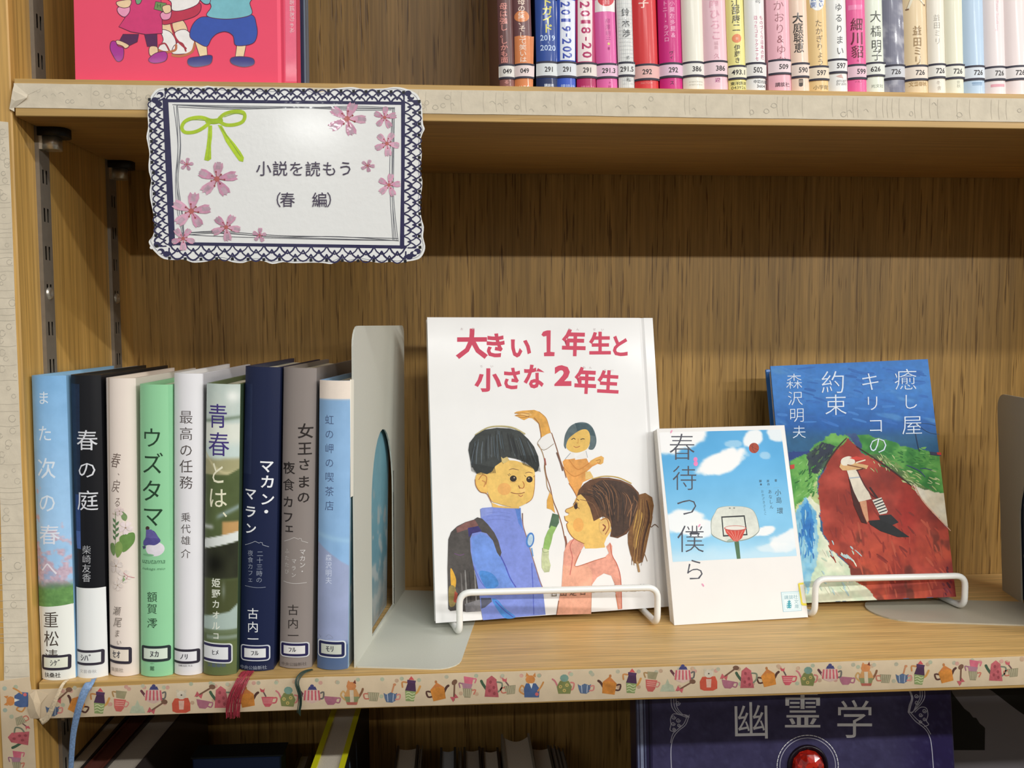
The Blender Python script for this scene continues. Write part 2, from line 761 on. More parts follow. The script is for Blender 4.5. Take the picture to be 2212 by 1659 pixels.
def surf_bulge(w, b):
    f = (lambda u, v, h: (u, b*(min(1.0, abs(2*u/w-1))**2.4)-h, v))

    class S_:
        maxu = w/26

        def __call__(s, u, v, h):
            return f(u, v, h)
    return S_()


def _zoom(self, ox=0.0, oy=0.0, k=1.0):
    """read the following shapes from an enlarged detail of the photograph"""
    if not hasattr(self, 'map0'):
        self.map0 = self.map
    m0 = self.map0
    self.map = lambda x, y: m0(ox+x/k, oy+y/k)
    return self


Print.zoom = _zoom


def plane_print(px, y, base=6e-5, x=None):
    """print on a sheet facing the room at depth y; px: four pixel corners (any quad on that sheet)"""
    dst = [onY(a, b, y) for a, b in px]
    return Print(homog(px, [(d[0], d[2]) for d in dst]), surf_plane(y), base)


# ------------------------------------------------------------------ room shell and bookcase
ZF = -0.95
fl = MB()
fl.box(-3, 4, -6, 0.5, ZF-0.05, ZF)
tag(fl.build('floor', M_FLOOR), kind='structure')
wl = MB()
wl.box(-3, 4, 0.26, 0.36, ZF, 1.55)
tag(wl.build('wall_back', M_WALL), kind='structure')

blk = MB()      # unseen block added behind the camera, keeps ceiling light off the bottom bay
blk.box(0.02, 3.6, -1.75, -1.45, ZF, 0.712)
tag(blk.build('light_blocker', plain('light_blocker_panel', '#8a7c66', 0.7)), kind='structure')

W_IN = 0.86
ZB = -T2-0.300       # top of the board under the bottom bay
ZU = OPEN+T1         # top of upper shelf
ZT = ZU+0.330
bc = empty('bookcase', (0, 0, ZF))
tag(bc, 'light oak bookcase with side panel at the left, standing behind everything', 'bookcase')
LB = (0, 0, -ZF)


def bpart(mb, name, mat, parent=None):
    o = mb.build(name, mat)
    if parent is None:
        o.parent = bc
        o.location = LB
    else:
        o.parent = parent
    return o


m = MB()
m.box(-0.032, 0, 0, DEP+0.02, ZF, ZT+0.05, bev=0.0008)
bpart(m, 'side_panel', M_SIDE)
m = MB()
m.box(W_IN, W_IN+0.032, 0, DEP+0.02, ZF, ZT+0.05, bev=0.0008)
bpart(m, 'side_panel', M_SIDE)
m = MB()
m.box(0, W_IN, DEP, DEP+0.008, ZF, ZT+0.05)
bpart(m, 'back_panel', M_BACK)
m = MB()
m.box(0, W_IN, 0.002, DEP, ZT, ZT+0.024, bev=0.0008)
bpart(m, 'top_board', M_SHELF)
m = MB()
m.box(0, W_IN, 0.002, DEP, ZF, ZF+0.06, bev=0.0008)
bpart(m, 'plinth', M_SHELF)


def standard(x, y0, y1, sgn, screws):
    """slotted steel upright let into the side panel"""
    mb = MB()
    zs0, zs1 = ZF+0.08, ZT-0.01
    X = x+sgn*0.0025
    pitch = 0.0242
    holes = []
    z = 0.3185-pitch*40
    while z < zs1-0.02:
        if z > zs0:
            for yy in (y0+0.0028, y1-0.0050):
                holes.append((yy, yy+0.0018, z-0.0044, z+0.0044))
        z += pitch
    ys = sorted({y0, y1, *[round(h[0], 6) for h in holes], *[round(h[1], 6) for h in holes]})
    zz = sorted({zs0, zs1, *[round(h[2], 6) for h in holes], *[round(h[3], 6) for h in holes]})
    hs = {(round(h[0], 6), round(h[2], 6)) for h in holes}
    vs = [(X, a, b) for b in zz for a in ys]
    n = len(ys)
    fs = [(j*n+i, j*n+i+1, (j+1)*n+i+1, (j+1)*n+i) for j in range(len(zz)-1) for i in range(n-1)
          if (ys[i], zz[j]) not in hs]
    mb.add(vs, fs, 0)
    mb.box(min(x, X), max(x, X), y0-0.0007, y0, zs0, zs1)
    mb.box(min(x, X), max(x, X), y1, y1+0.0007, zs0, zs1)
    mb.add([(x+sgn*0.0006, y0, zs0), (x+sgn*0.0006, y1, zs0), (x+sgn*0.0006, y1, zs1), (x+sgn*0.0006, y0, zs1)],
           [(0, 1, 2, 3)], 1)
    o = bpart(mb, 'slotted_upright', [M_UPRIGHT, M_DARK])
    for sz in screws:
        s_ = MB()
        ym = (y0+y1)/2
        R_ = [(0.0, 0.0042), (0.0012, 0.0036), (0.0016, 0.0020), (0.0009, 0.0013), (0.0009, 0.0001)]
        rings = []
        for (dx, r) in R_:
            rings += [(X+sgn*dx, ym+r*math.cos(2*PI*k/16), sz+r*math.sin(2*PI*k/16)) for k in range(16)]
        s_.add(rings, [(i*16+k, i*16+(k+1) % 16, (i+1)*16+(k+1) % 16, (i+1)*16+k) for i in range(4) for k in range(16)],
               0, True)
        b_ = s_.build('screw', M_STEEL, o)
    return o


UPR = []
for (ya, yb) in ((0.028, 0.0405), (0.140, 0.1525)):
    UPR.append(standard(0, ya, yb, 1, [0.2445, -0.19]))
    standard(W_IN, ya, yb, -1, [0.2445])


def bracket(x, ya, yb, z, sgn=1):
    """bent steel clip hooked into the upright, black rubber pad on top"""
    mb = MB()

    def rnd_end(L, y0, y1, r, n=6):
        p = [(0, y0)]
        p += [(L-r+r*math.sin(a), y0+r-r*math.cos(a)) for a in [PI/2*k/n for k in range(n+1)]]
        p += [(L-r+r*math.cos(a), y1-r+r*math.sin(a)) for a in [PI/2*k/n for k in range(n+1)]]
        p += [(0, y1)]
        return [(x+sgn*(a+0.002), b) for a, b in p]
    mb.prism(rnd_end(0.0110, ya+0.001, yb-0.001, 0.0030), z-0.0135, z-0.0055, 0, smooth=True)
    o = bpart(mb, 'shelf_bracket', M_STEEL)
    t_ = MB()
    t_.box(min(x+sgn*0.002, x+sgn*0.0045), max(x+sgn*0.002, x+sgn*0.0045), ya-0.0005, ya+0.0035, z-0.0140, z-0.0055)
    t_.build('hook', M_STEEL, o)
    pd = MB()
    pd.prism(rnd_end(0.0168, ya-0.0015, yb+0.0015, 0.0060), z-0.0056, z-0.0002, 0, smooth=True)
    pd.build('rubber_pad', M_RUBBER, o)
    return o


for zz in (OPEN, -T2, ZB-0.023):
    for (ya, yb) in ((0.028, 0.0405), (0.140, 0.1525)):
        bracket(0, ya, yb, zz)
        bracket(W_IN, ya, yb, zz, -1)


def shelf(z0, z1, label):
    t = empty('shelf_board', (0.002, 0.0, z0))
    tag(t, label, 'shelf', 'oak shelf boards resting on the brackets')
    mb = MB()
    mb.box(0, W_IN-0.004, 0.0012, DEP-0.001, 0, z1-z0)
    mb.build('board', M_SHELF, t)
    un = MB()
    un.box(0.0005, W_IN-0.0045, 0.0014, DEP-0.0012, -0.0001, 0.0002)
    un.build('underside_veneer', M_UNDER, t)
    lp = MB()
    lp.box(0, W_IN-0.004, 0, 0.0012, 0, z1-z0, bev=0.0004)
    lp.build('front_edging', M_LIP, t)
    return t


SH_UP = shelf(OPEN, ZU, 'upper oak shelf board edged with a pale grey paper tape')
SH_LO = shelf(-T2, 0, 'lower oak shelf board edged with teapot patterned tape')
SH_BT = shelf(ZB-0.023, ZB, 'bottom oak shelf board under the leaning books, below the frame')


def strip(parent, px, y, th, name, mat, origin):
    """a length of paper tape stuck on a front face; px = pixel outline"""
    mb = MB()
    pts = []
    for a, b in px:
        q = onY(a, b, y)
        pts.append((q[0]-origin[0], q[2]-origin[2]))
    mb.prism(pts, y-th-origin[1], y-origin[1], axis=1)
    return mb.build(name, mat, parent)


def edge_rag(x0, y0, x1, y1, n, a):
    return [(x0+(x1-x0)*i/n, y0+(y1-y0)*i/n+rnd.uniform(-a, a)) for i in range(n+1)]


# pale grey tape on the upper shelf, wrapped round the side panel at its left end
up_tape = strip(SH_UP, edge_rag(30, 180, 2750, 221.2, 50, 0.4)+edge_rag(2750, 271.5, 30, 233, 50, 0.5), -0.0001, 0.00025,
                'tape_strip', M_TAPEG, (0.002, 0, OPEN))
mb = MB()     # its crumpled end
q = [onY(a, b, yy) for a, b, yy in [(31, 180, -0.0004), (27, 195, -0.0016), (24, 213, -0.0024), (20, 235, -0.0012),
                                    (31, 241, -0.0006), (31, 233, -0.0004), (60, 205, -0.0005), (95, 188, -0.0004),
                                    (33, 218, -0.0021), (58, 211, -0.0017)]]
q = [(v[0]-0.002, v[1], v[2]-OPEN) for v in q]
mb.add(q, [(0, 1, 6), (0, 6, 7), (1, 2, 8), (1, 8, 9), (1, 9, 6), (2, 3, 8), (3, 5, 8), (3, 4, 5), (8, 5, 9), (9, 5, 6)])
o = mb.build('tape_fold', M_TAPEG, SH_UP, fix=False)
sol = o.modifiers.new('thickness', 'SOLIDIFY')
sol.thickness = 0.0002
# teapot tape on the lower shelf
lo_tape = strip(SH_LO, edge_rag(60, 1490, 700, 1462, 12, 0.4)+edge_rag(700, 1462, 2750, 1401.5, 40, 0.6) +
                edge_rag(2750, 1460, 1000, 1521, 30, 0.5)+edge_rag(1000, 1521, 62, 1552.5, 16, 0.4), -0.0001, 0.00025, 'tape_strip', M_TAPE,
                (0.002, 0, -T2))
mb = MB()     # twisted end over the corner
q = [onY(a, b, yy) for a, b, yy in [(78, 1490, -0.0006), (64, 1500, -0.0012), (72, 1516, -0.0030), (60, 1530, -0.0016),
                                    (66, 1552, -0.0006), (86, 1552, -0.0007), (88, 1520, -0.0010), (104, 1500, -0.0006),
                                    (78, 1537, -0.0026)]]
q = [(v[0]-0.002, v[1], v[2]+T2) for v in q]
mb.add(q, [(0, 1, 2), (0, 2, 6), (0, 6, 7), (1, 3, 2), (2, 3, 8), (2, 8, 6), (3, 4, 8), (4, 5, 8), (8, 5, 6)])
o = mb.build('tape_fold', M_TAPE, SH_LO, fix=False)
sol = o.modifiers.new('thickness', 'SOLIDIFY')
sol.thickness = 0.0002

OB = (0, 0, 0)
side_t1 = strip(bc, [(-40, 258), (18, 264)]+[(18+44*i/8+rnd.uniform(-.6, .6), 264+1136*i/8) for i in range(1, 8)] +
                [(62, 1400), (65, 1472), (9, 1478), (9, 1400), (-4, 900), (-40, 900)], -0.0001, 0.00022, 'tape_strip', M_TAPEG, OB)
side_t1.location = LB
side_t2 = strip(bc, [(0, 1471), (64, 1462), (68, 1490), (73, 1560), (78, 1660), (84, 1760), (12, 1760), (6.5, 1640), (2, 1540)],
                -0.0003, 0.00022, 'tape_strip', M_TAPE, OB)
side_t2.location = LB

# a little clear tape with a speck under the upper shelf
mb = MB()
c = onZ(1944, 280.5, OPEN)
mb.prism([(c[0]-0.002-0.0015+0.003*a, c[1]+b) for a, b in ((0, 0), (0.6, -0.0012), (1, 0.0004), (0.7, 0.002), (0.2, 0.002))],
         -0.0002, 0)
o = mb.build('sticky_mark', plain('sticky_residue', '#a08a60', 0.4), SH_UP)


# ------------------------------------------------------------------ metal bookends
def arch(y0, y1, z0, z1, n=12):
    r = (y1-y0)/2
    c = (y0+y1)/2
    k = min(z1-z0, r*1.5)/r
    return [(y0, z0), (y1, z0)]+[(c+r*math.cos(PI*i/n), z1-r*k+r*k*math.sin(PI*i/n)) for i in range(n+1)]


def rrect(a0, a1, b0, b1, r, n=5):
    """r: radii for corners (a0,b0),(a1,b0),(a1,b1),(a0,b1)"""
    P = []
    for (cx, cy, rr, st) in ((a0, b0, r[0], PI), (a1, b0, r[1], 1.5*PI), (a1, b1, r[2], 0), (a0, b1, r[3], 0.5*PI)):
        sx, sy = (1 if cx == a0 else -1), (1 if cy == b0 else -1)
        if rr <= 0:
            P.append((cx, cy))
            continue
        for k in range(n+1):
            t = st+PI/2*k/n
            P.append((cx+sx*rr+rr*math.cos(t), cy+sy*rr+rr*math.sin(t)))
    return P


def sheet(mb, outer, holes, h0, h1, axis, mi=0):
    loops = [outer]+holes
    n = sum(len(l) for l in loops)
    tris = tessellate_polygon([[Vector((p[0], p[1], 0)) for p in l] for l in loops])

    def P(p, h):
        return (h, p[0], p[1]) if axis == 0 else (p[0], p[1], h)
    vs = [P(p, h0) for l in loops for p in l]+[P(p, h1) for l in loops for p in l]
    mb.add(vs, [tuple(t) for t in tris]+[tuple(n+i for i in reversed(t)) for t in tris], mi)
    b = 0
    for l in loops:
        k = len(l)
        mb.add([P(p, h0) for p in l]+[P(p, h1) for p in l], [(i, (i+1) % k, k+(i+1) % k, k+i) for i in range(k)], mi)


def place(o, loc, rz=0, ry=0, rx=0):
    o.location = loc
    o.rotation_euler = (rx, ry, rz)


TH = 0.0011
# left: upright sheet with an arched cut-out, whole-width foot
be = empty('bookend')
tag(be, 'pale grey metal bookend with arched opening, standing right of the row of nine books', 'bookend',
    'metal bookends on the lower shelf')
place(be, (0.1968, 0.0105, 0.0), math.radians(-8.1), math.radians(0.4))
mb = MB()
ar = arch(0.046, 0.118, 0.004, 0.147, 14)
sheet(mb, rrect(0, 0.163, 0.0, 0.2230, (0.0, 0.0, 0.008, 0.013)), [ar], 0, TH, 0)
mb.build('upright_plate', M_PUTTY, be)
mb = MB()
sheet(mb, rrect(0, 0.0685, 0, 0.163, (0.003, 0.016, 0.006, 0.0)), [], 0.0, TH, 2)
mb.build('foot_plate', M_PUTTY, be)
mb = MB()      # dark felt strip seen along the rear edge of the opening
mb.box(0.0008, 0.0014, 0.1180, 0.1188, 0.004, 0.110)
mb.build('rubber_edging', M_RUBBER, be)

# right: tongue cut from the upright and folded to the left
be2 = empty('bookend')
tag(be2, 'grey metal bookend at the right edge of the photo, flat tongue reaching left', 'bookend',
    'metal bookends on the lower shelf')
place(be2, (0.7000, 0.0160, 0.0), math.radians(-9.9), math.radians(-3.4))
mb = MB()
ar = arch(0.034, 0.090, 0.0, 0.108, 14)
sheet(mb, rrect(0, 0.124, 0.0, 0.166, (0.0, 0.0, 0.012, 0.012)), [ar], 0, TH, 0)
mb.build('upright_plate', M_PUTTY2, be2)
mb = MB()
tp = [(0.0, 0.034)]+[(-0.100-0.028*math.sin(PI*i/14), 0.062-0.028*math.cos(PI*i/14)) for i in range(15)]+[(0.0, 0.090)]
sheet(mb, tp, [], 0.0, TH, 2)
o = mb.build('tongue', M_PUTTY2, be2)
o.rotation_euler = (0, math.radians(3.4), 0)


# ------------------------------------------------------------------ wire book stands
def fillet(pts, r, n=6):
    P = [Vector(p) for p in pts]
    out = [P[0]]
    for i in range(1, len(P)-1):
        a, b, c = P[i-1], P[i], P[i+1]
        u, v = (a-b).normalized(), (c-b).normalized()
        rr = min(r, (a-b).length*0.45, (c-b).length*0.45)
        p0, p2 = b+u*rr, b+v*rr
        for k in range(n+1):
            t = k/n
            out.append(p0*(1-t)**2+b*2*t*(1-t)+p2*t*t)
    out.append(P[-1])
    return out


def stand(FL, FR, hl, hr, back, tilt, label, tz):
    r = 0.0024
    t = empty('wire_book_stand', (FL[0], FL[1], 0))
    tag(t, label, 'book stand', 'white wire book stands on the lower shelf')
    o = Vector((FL[0], FL[1], 0))
    a = Vector((FL[0], FL[1], FL[2]))-o
    b = Vector((FR[0], FR[1], FR[2]))-o
    x = (b-a).normalized()
    y = Vector((-x.y, x.x, 0))
    mb = MB()
    bl, br = a+y*back-x*0.012, b+y*back-x*0.004
    mb.tube(fillet([bl, a, a+Vector((0, 0, hl)), b+Vector((0, 0, hr)), b, br], 0.0085), r, 14)
    mb.build('front_loop', M_WIRE, t)
    mb = MB()
    up = Vector((0, 0, 1))*math.cos(tilt)+y*math.sin(tilt)
    mb.tube(fillet([bl, bl+up*tz, br+up*tz, br], 0.0085), r, 14)
    mb.build('back_rest', M_WIRE, t)
    return t


p1, p2 = onZ(993, 1368, 0.0036), onZ(1420, 1348, 0.0036)
c1, c2 = onY(1008, 1280, p1[1]), onY(1405, 1269, p2[1])
stand(p1, p2, c1[2]-0.0036, c2[2]-0.0036, 0.072, math.radians(12), 'white wire stand holding the large white picture book', 0.10)
p3, p4 = onZ(1760, 1330, 0.0025), onZ(2083, 1312, 0.0037)
c3, c4 = onY(1775, 1251, p3[1]), onY(2060, 1244, p4[1])
st2 = stand(p3, p4, c3[2]-0.0025, c4[2]-0.0037, 0.056, math.radians(13), 'white wire stand holding the blue and red painted book', 0.10)


# ------------------------------------------------------------------ books
def spine_book(px, z0, h, depth, jacket, label, group, y0=None, bulge=0.003, page=None, board=0.002, ptop=None,
               rough=0.42, coat=0.12, name='book', back_jacket=None, square=0.003, yaw=0.0):
    """px = spine corners (tl, tr, br, bl) as pixels; ptop = height on the spine the upper corners stand for"""
    tl, tr, br, bl = px
    if y0 is None:
        y0 = float(onZ((bl[0]+br[0])/2, (bl[1]+br[1])/2, z0)[1])
    B = [onY(a, b, y0) for a, b in (tl, tr, br, bl)]
    w = float(B[2][0]-B[3][0])
    mt, mb_ = (B[0]+B[1])/2, (B[2]+B[3])/2
    lean = math.atan2(mt[0]-mb_[0], mt[2]-mb_[2])
    H = float(mt[2]-z0)/math.cos(lean)
    if h is None:
        h = H
    t = empty(name, (float(mb_[0])-w/2*math.cos(lean), y0, z0+max(0, w*math.sin(lean))+0.0001), (0, lean, yaw))
    tag(t, label, 'book', group)
    # cover: rounded spine and two boards
    n = 10
    outer = [(0, depth)]+[(w*(1-math.cos(PI*i/n))/2, bulge*abs(math.cos(PI*i/n))**2.4) for i in range(n+1)]+[(w, depth)]
    iw = w-2*board
    inner = [(w-board, depth)]+[(board+iw*(1+math.cos(PI*i/n))/2, board+bulge*abs(math.cos(PI*i/n))**2.4)
                                for i in range(n+1)]+[(board, depth)]
    mb = MB()
    mb.prism(outer+inner, 0, h, smooth=False)
    cv = mb.build('cover', stock(jacket, rough, coat), t)
    for p in cv.data.polygons:
        if abs(p.normal.z) < 0.5 and p.center.y < bulge+board+0.001:
            p.use_smooth = True
    cv.data.set_sharp_from_angle(angle=math.radians(32))
    mb = MB()
    pb = [(board+0.0002, depth-square), (board+0.0002, bulge+board+0.001), (w/2, board+0.0012),
          (w-board-0.0002, bulge+board+0.001), (w-board-0.0002, depth-square), (w/2, depth-square-0.003)]
    mb.prism(pb, square*0.8, h-square)
    mb.build('page_block', page or M_PAGE, t)
    if back_jacket:       # the jacket's side panels have another colour
        mb = MB()
        mb.box(w, w+0.0002, bulge+0.001, depth, 0.0002, h-0.0002)
        mb.box(-0.0002, 0, bulge+0.001, depth, 0.0002, h-0.0002)
        mb.build('jacket_panel', stock(back_jacket, rough, coat), t)
    P = Print(homog([tl, tr, br, bl], [(0, H), (w, H), (w, 0), (0, 0)]), surf_bulge(w, bulge))
    P.w, P.H, P.root = w, h, t
    return t, P


def call_label(t, P0, px, number, w, bulge, style='band', size=(26, 15), dx=0, txt='#3a3436', paper='#e3e0da', edge='#3a3846'):
    """library call label: a small sticker of its own on the spine"""
    P = Print(P0.map0 if hasattr(P0, 'map0') else P0.map, surf_bulge(w, bulge), 4.5e-4)
    x0, x1, y0, y1 = px
    if style == 'band':
        P.rect(x0-1, y0-2, x1+1, y1+2, paper, 0, 10)
        P.rect(x0-1, y0-2, x1+1, y0+2.6, edge, 0.1, 10)
        P.rect(x0-1, y1-2.6, x1+1, y1+2, edge, 0.1, 10)
        P.ch(number, (x0+x1)/2+dx, (y0+y1)/2, size[0], size[1], txt, 0.02)
        P.up()
    o = P.build('call_label', M_INK, t)
    return o


def zrect(P, x0, y0, x1, y1, c, n=10, mot=0.0):
    P.rect(x0, y0, x1, y1, c, mot, n)


# ---- upper row: twenty-six standing books, only their lower halves in frame
G_UP = 'standing books in the row on the upper shelf'
E1 = (1040, 0, 3.6867)
E2 = (1620, 0, 3.736)


def ux(e, x):
    return e[0]+x/e[2]


# (view, top-left, top-right, bottom-left, bottom-right, upper bar, lower bar, number, jacket, label)
ROW = [
    (E1, 135, 240, 147, 266, 490, 604, '049', '#6b4645', 'brown spine with pink lettering, leftmost of the upper row'),
    (E1, 258, 385, 273, 414, 490, 602, '049', '#70484a', 'brown and orange spine with a round orange patch, upper row'),
    (E1, 430, 592, 445, 606, 488, 605, '291', '#2d4c95', 'dark blue guide spine with yellow lettering and two white years'),
    (E1, 605, 750, 608, 752, 487, 602, '291', '#3257c4', 'blue book with a white panel and big blue digits'),
    (E1, 752, 902, 765, 916, 495, 606, '291', '#b3205f', 'crimson book with a white panel and big crimson digits'),
    (E1, 905, 1060, 925, 1088, 496, 606, '291.3', '#e263a8', 'mid pink spine with a red disc at its top'),
    (E1, 1078, 1198, 1100, 1219, 492, 596, '291.5', '#e6e6e2', 'thin white spine printed with a fine grey grid'),
    (E1, 1208, 1394, 1232, 1419, 508, 625, '292', '#d9393c', 'bright red spine in the upper row'),
    (E1, 1412, 1592, 1432, 1610, 500, 605, '292', '#cf1f7d', 'magenta spine with two columns of white lettering'),
    (E1, 1598, 1768, 1618, 1786, 490, 598, '386', '#eee9da', 'plain cream spine without a title, right of the magenta one'),
    (E1, 1768, 1955, 1788, 1977, 480, 594, '386', '#f0c6d0', 'pale pink spine with rose brush lettering'),
    (E1, 1958, 2084, 1980, 2116, 507, 612, '493.1', '#f0e590', 'narrow yellow spine with an orange disc'),
    (E1, 2095, 2265, 2118, 2274, 508, 614, '502', '#efedea', 'white spine with two columns of small crimson lettering'),
    (E2, 150, 322, 166, 349, 468, 580, '509', '#f0b6c2', 'rose pink spine with large thin brown lettering'),
    (E2, 322, 465, 350, 490, 508, 615, '590', '#f3d5bf', 'peach spine with heavy black lettering'),
    (E2, 470, 617, 492, 643, 525, 632, '597', '#ecc98c', 'ochre spine with a blue and white badge at the top'),
    (E2, 622, 787, 645, 803, 480, 582, '597', '#efeee9', 'white spine with five widely spaced grey characters'),
    (E2, 788, 937, 805, 952, 518, 625, '599', '#ee5f9c', 'hot pink spine with heavy dark red lettering'),
    (E2, 938, 1070, 955, 1096, 488, 594, '626', '#eaeedd', 'greenish white spine with four dark brush characters'),
    (E2, 1075, 1246, 1098, 1269, 520, 626, '726', '#8a8a99', 'mottled grey violet spine, the darkest on the right'),
    (E2, 1250, 1433, 1270, 1456, 522, 634, '726', '#e8cfa6', 'tan spine with a drawing of two legs at the top'),
    (E2, 1438, 1580, 1458, 1596, 515, 620, '726', '#f1e9da', 'cream spine with thin grey characters near the top'),
    (E2, 1582, 1723, 1598, 1739, 514, 620, '726', '#eeead2', 'pale straw spine with no title in view'),
    (E2, 1725, 1896, 1742, 1916, 525, 630, '726', '#bdd4ea', 'light blue spine, third from the right edge'),
    (E2, 1898, 2063, 1917, 2083, 532, 634, '726', '#efe3e2', 'pinkish white spine with faint pink lettering'),
    (E2, 2066, 2240, 2085, 2262, 525, 630, '726', '#f2e2e0', 'blush white spine cut by the right edge of the photo'),
]
UP = []
for i, (e, a, b, c, d, l0, l1, num, jk, lab) in enumerate(ROW):
    x0, x1, x2, x3 = ux(e, a), ux(e, b), ux(e, c)-0.3, ux(e, d)+0.3
    yb = 171+((x2+x3)/2-31)*0.0142+0.8
    h = [0.188, 0.188, 0.21, 0.182, 0.182, 0.21, 0.21, 0.21, 0.21, 0.188, 0.188, 0.188, 0.21, 0.21, 0.188, 0.21,
         0.21, 0.21, 0.188, 0.188, 0.188, 0.188, 0.188, 0.188, 0.188, 0.188][i]
    bl = [0.0022, 0.0022, 0.0020, 0.0020, 0.0020, 0.0022, 0.0015, 0.0030, 0.0030, 0.0030, 0.0030, 0.0022, 0.0026,
          0.0026, 0.002, 0.002, 0.0025, 0.002, 0.002, 0.0026, 0.0026, 0.0022, 0.002, 0.0026, 0.0024, 0.0024][i]
    t, P = spine_book([(x0, 0), (x1, 0), (x3, yb), (x2, yb)], ZU, h, 0.128, jk, lab, G_UP, y0=0.0040, bulge=bl)
    P.zoom(*e)
    UP.append((t, P, x2, x3, e, l0/e[2], l1/e[2], num, bl))


def P_(i):
    return UP[i][1]


p = P_(0)
for k, q in enumerate('母は強し。しかも面'):
    p.ch(q, 176+k*0.9, 45+k*50.5, 58, 52, '#e79a90', 0.012)
p.rect(149, 618, 262, 690, '#8a5a54', 0, 6)
p.ch('る', 200, 640, 40, 34, '#e7a59c', 0.01)
p.ch('扶桑社', 206, 690, 92, 30, '#f0c0b8', 0.02)
p = P_(1)
p.rect(269, 262, 413, 700, '#e08a55', 0.1, 8)
p.ell(322, 118, 54, 42, '#e08a55', 0.1, 20)
for k, q in enumerate('母の愛、そして笑いは'):
    p.ch(q, 318+k*1.6, 14+k*48.5, 56, 50, '#f3d9c8', 0.012)
p.ch('扶桑社', 345, 688, 96, 32, '#fbe3d2', 0.02)
p = P_(2)
p.rect(440, 0, 606, 700, '#2b4b97', 0.1, 8)
p.rect(440, 618, 606, 705, '#1f2c58', 0.0, 8)
for k, q in enumerate('トガイド'):
    p.ch(q, 520+k*3, 16+k*69, 84, 78, '#ded45c', 0.02)
p.ch('2019', 528, 297, 118, 44, '#c9dcf4', 0.01)
p.ch('|', 532, 333, 3, 14, '#c9dcf4')
p.ch('2020', 531, 375, 122, 44, '#c9dcf4', 0.01)
p.ch('講談社', 540, 672, 80, 26, '#dfe6f2', 0.03)
p = P_(3)
p.rect(628, 0, 748, 470, '#e6ebf6', 0, 8)
for k, q in enumerate('2019-202'):
    p.ch(q, 668+k*2.4, [35, 96, 158, 224, 274, 322, 384, 436][k], (26 if q == '1' else 44) if q != '-' else 22, 74 if q != '-' else 10, '#3a4fae',
         0.025, rot=PI/2) if q != '-' else p.rect(672, 262, 682, 288, '#3a4fae')
p.ch('講談社', 690, 678, 116, 34, '#a9bdf0', 0.03)
p = P_(4)
p.rect(770, 0, 882, 480, '#f4e4e2', 0, 8)
for k, q in enumerate('2018-20'):
    if q == '-':
        p.rect(826, 288, 838, 318, '#b42a63')
    else:
        p.ch(q, 824+k*3, [38, 106, 170, 236, 0, 358, 428][k], 28 if q == '1' else 50, 76, '#b42a63', 0.025, rot=PI/2)
p.ch('講談社', 848, 688, 112, 30, '#e07aa4', 0.03)
p = P_(5)
p.rect(912, 0, 1062, 88, '#f3ece9', 0, 8)
p.ell(992, -6, 62, 56, '#d8414c', 0.2)
p.ch('新版', 1000, 20, 40, 40, '#f0c7c9')
for k, q in enumerate('柳澤明子'):
    p.ch(q, 1004+k*2, 160+k*47, 40, 44, '#b2307f', -0.004)
p.ell(1013, 336, 10, 10, '#e6d27c')
p.ch('著', 1014, 372, 22, 26, '#b2307f')
p.ch('ト', 1022, 650, 26, 26, '#a8286f')
p.ch('社', 1022, 684, 26, 26, '#a8286f')
p = P_(6)
for k in range(24):
    p.stroke([(1078+k*0.0+0.068*(k*30-0), k*30), (1198+0.068*k*30*0.5, k*30)], 1.6, '#c3c8cc', smooth=False)
for k in range(8):
    p.stroke([(1086+k*16, 0), (1086+k*16+24, 700)], 1.6, '#c3c8cc', smooth=False)
for k, q in enumerate('鈴木渉'):
    p.ch(q, 1146+k*4, [98, 182, 262][k], 64, 66, '#3a3d42', 0.0, rot=rnd.uniform(-.05, .05))
p.ch('式', 1166, 452, 30, 30, '#44484c')
p.ch('社', 1174, 626, 40, 34, '#44484c')
p = P_(7)
p.ch('子', 1292, 26, 82, 84, '#f5c9bd', 0.02)
p.ch('FACTORY', 1318, 654, 92, 17, '#ee8a86', 0.01)
p = P_(8)
for k, q in enumerate('小栗左多里&'):
    p.ch(q, 1518+k*2, 30+k*49, 44, 44 if q != '&' else 34, '#f3a9cd', 0.01) if q != '&' else p.ch('&', 1530, 278, 34, 36, '#f3a9cd', 0.01)
for k, q in enumerate('トニー・ラズロ'):
    p.ch(q, 1462+k*2.4, 28+k*47, 40, 42, '#f3a9cd', 0.008, rot=PI/2 if q == 'ー' else 0)
for k, q in enumerate('ヴィ'):
    p.ch(q, 1512+k*2, 418+k*32, 34, 32, '#3c1732', 0.01)
p.ch('ス', 1518, 652, 36, 36, '#3c1732', 0.01)
p = P_(9)
p.ch('cream books', 1712, 642, 110, 13, '#c7c3b6', 0)
p.ch('cream colour', 1712, 665, 110, 13, '#c7c3b6', 0)
p.v = p.v if True else p.v
p = P_(10)
for k, q in enumerate('南ひろこ'):
    p.ch(q, 1852+k*6, 30+k*82 if k else 26, 84, 78, '#e2a3b5', 0.02, rot=0.03)
for k, q in enumerate('編集'):
    p.ch(q, 1870, 338+k*34, 34, 34, '#d9a9b4')
p.ch('久', 1874, 438, 48, 44, '#d192a2', 0.0)
p.ch('週', 1882, 630, 46, 36, '#b0558a', 0.03)
p = P_(11)
for k, q in enumerate('江部康二'):
    p.ch(q, 2022+k*3, [20, 78, 142, 205][k], 62, 64, '#4e4a3c', 0.018)
p.ell(2034, 288, 36, 34, '#ec8e62', 0.1)
p.ch('著', 2034, 290, 24, 24, '#f6d5b8')
for k, q in enumerate('伊藤き'):
    p.ch(q, 2036+k*2, 360+k*50, 48, 50, '#4a4638', 0.012)
p.ch('東洋経済', 2052, 652, 128, 32, '#55523c', 0.03)
p.ch('043926', 2052, 688, 118, 26, '#77724a', 0.01)
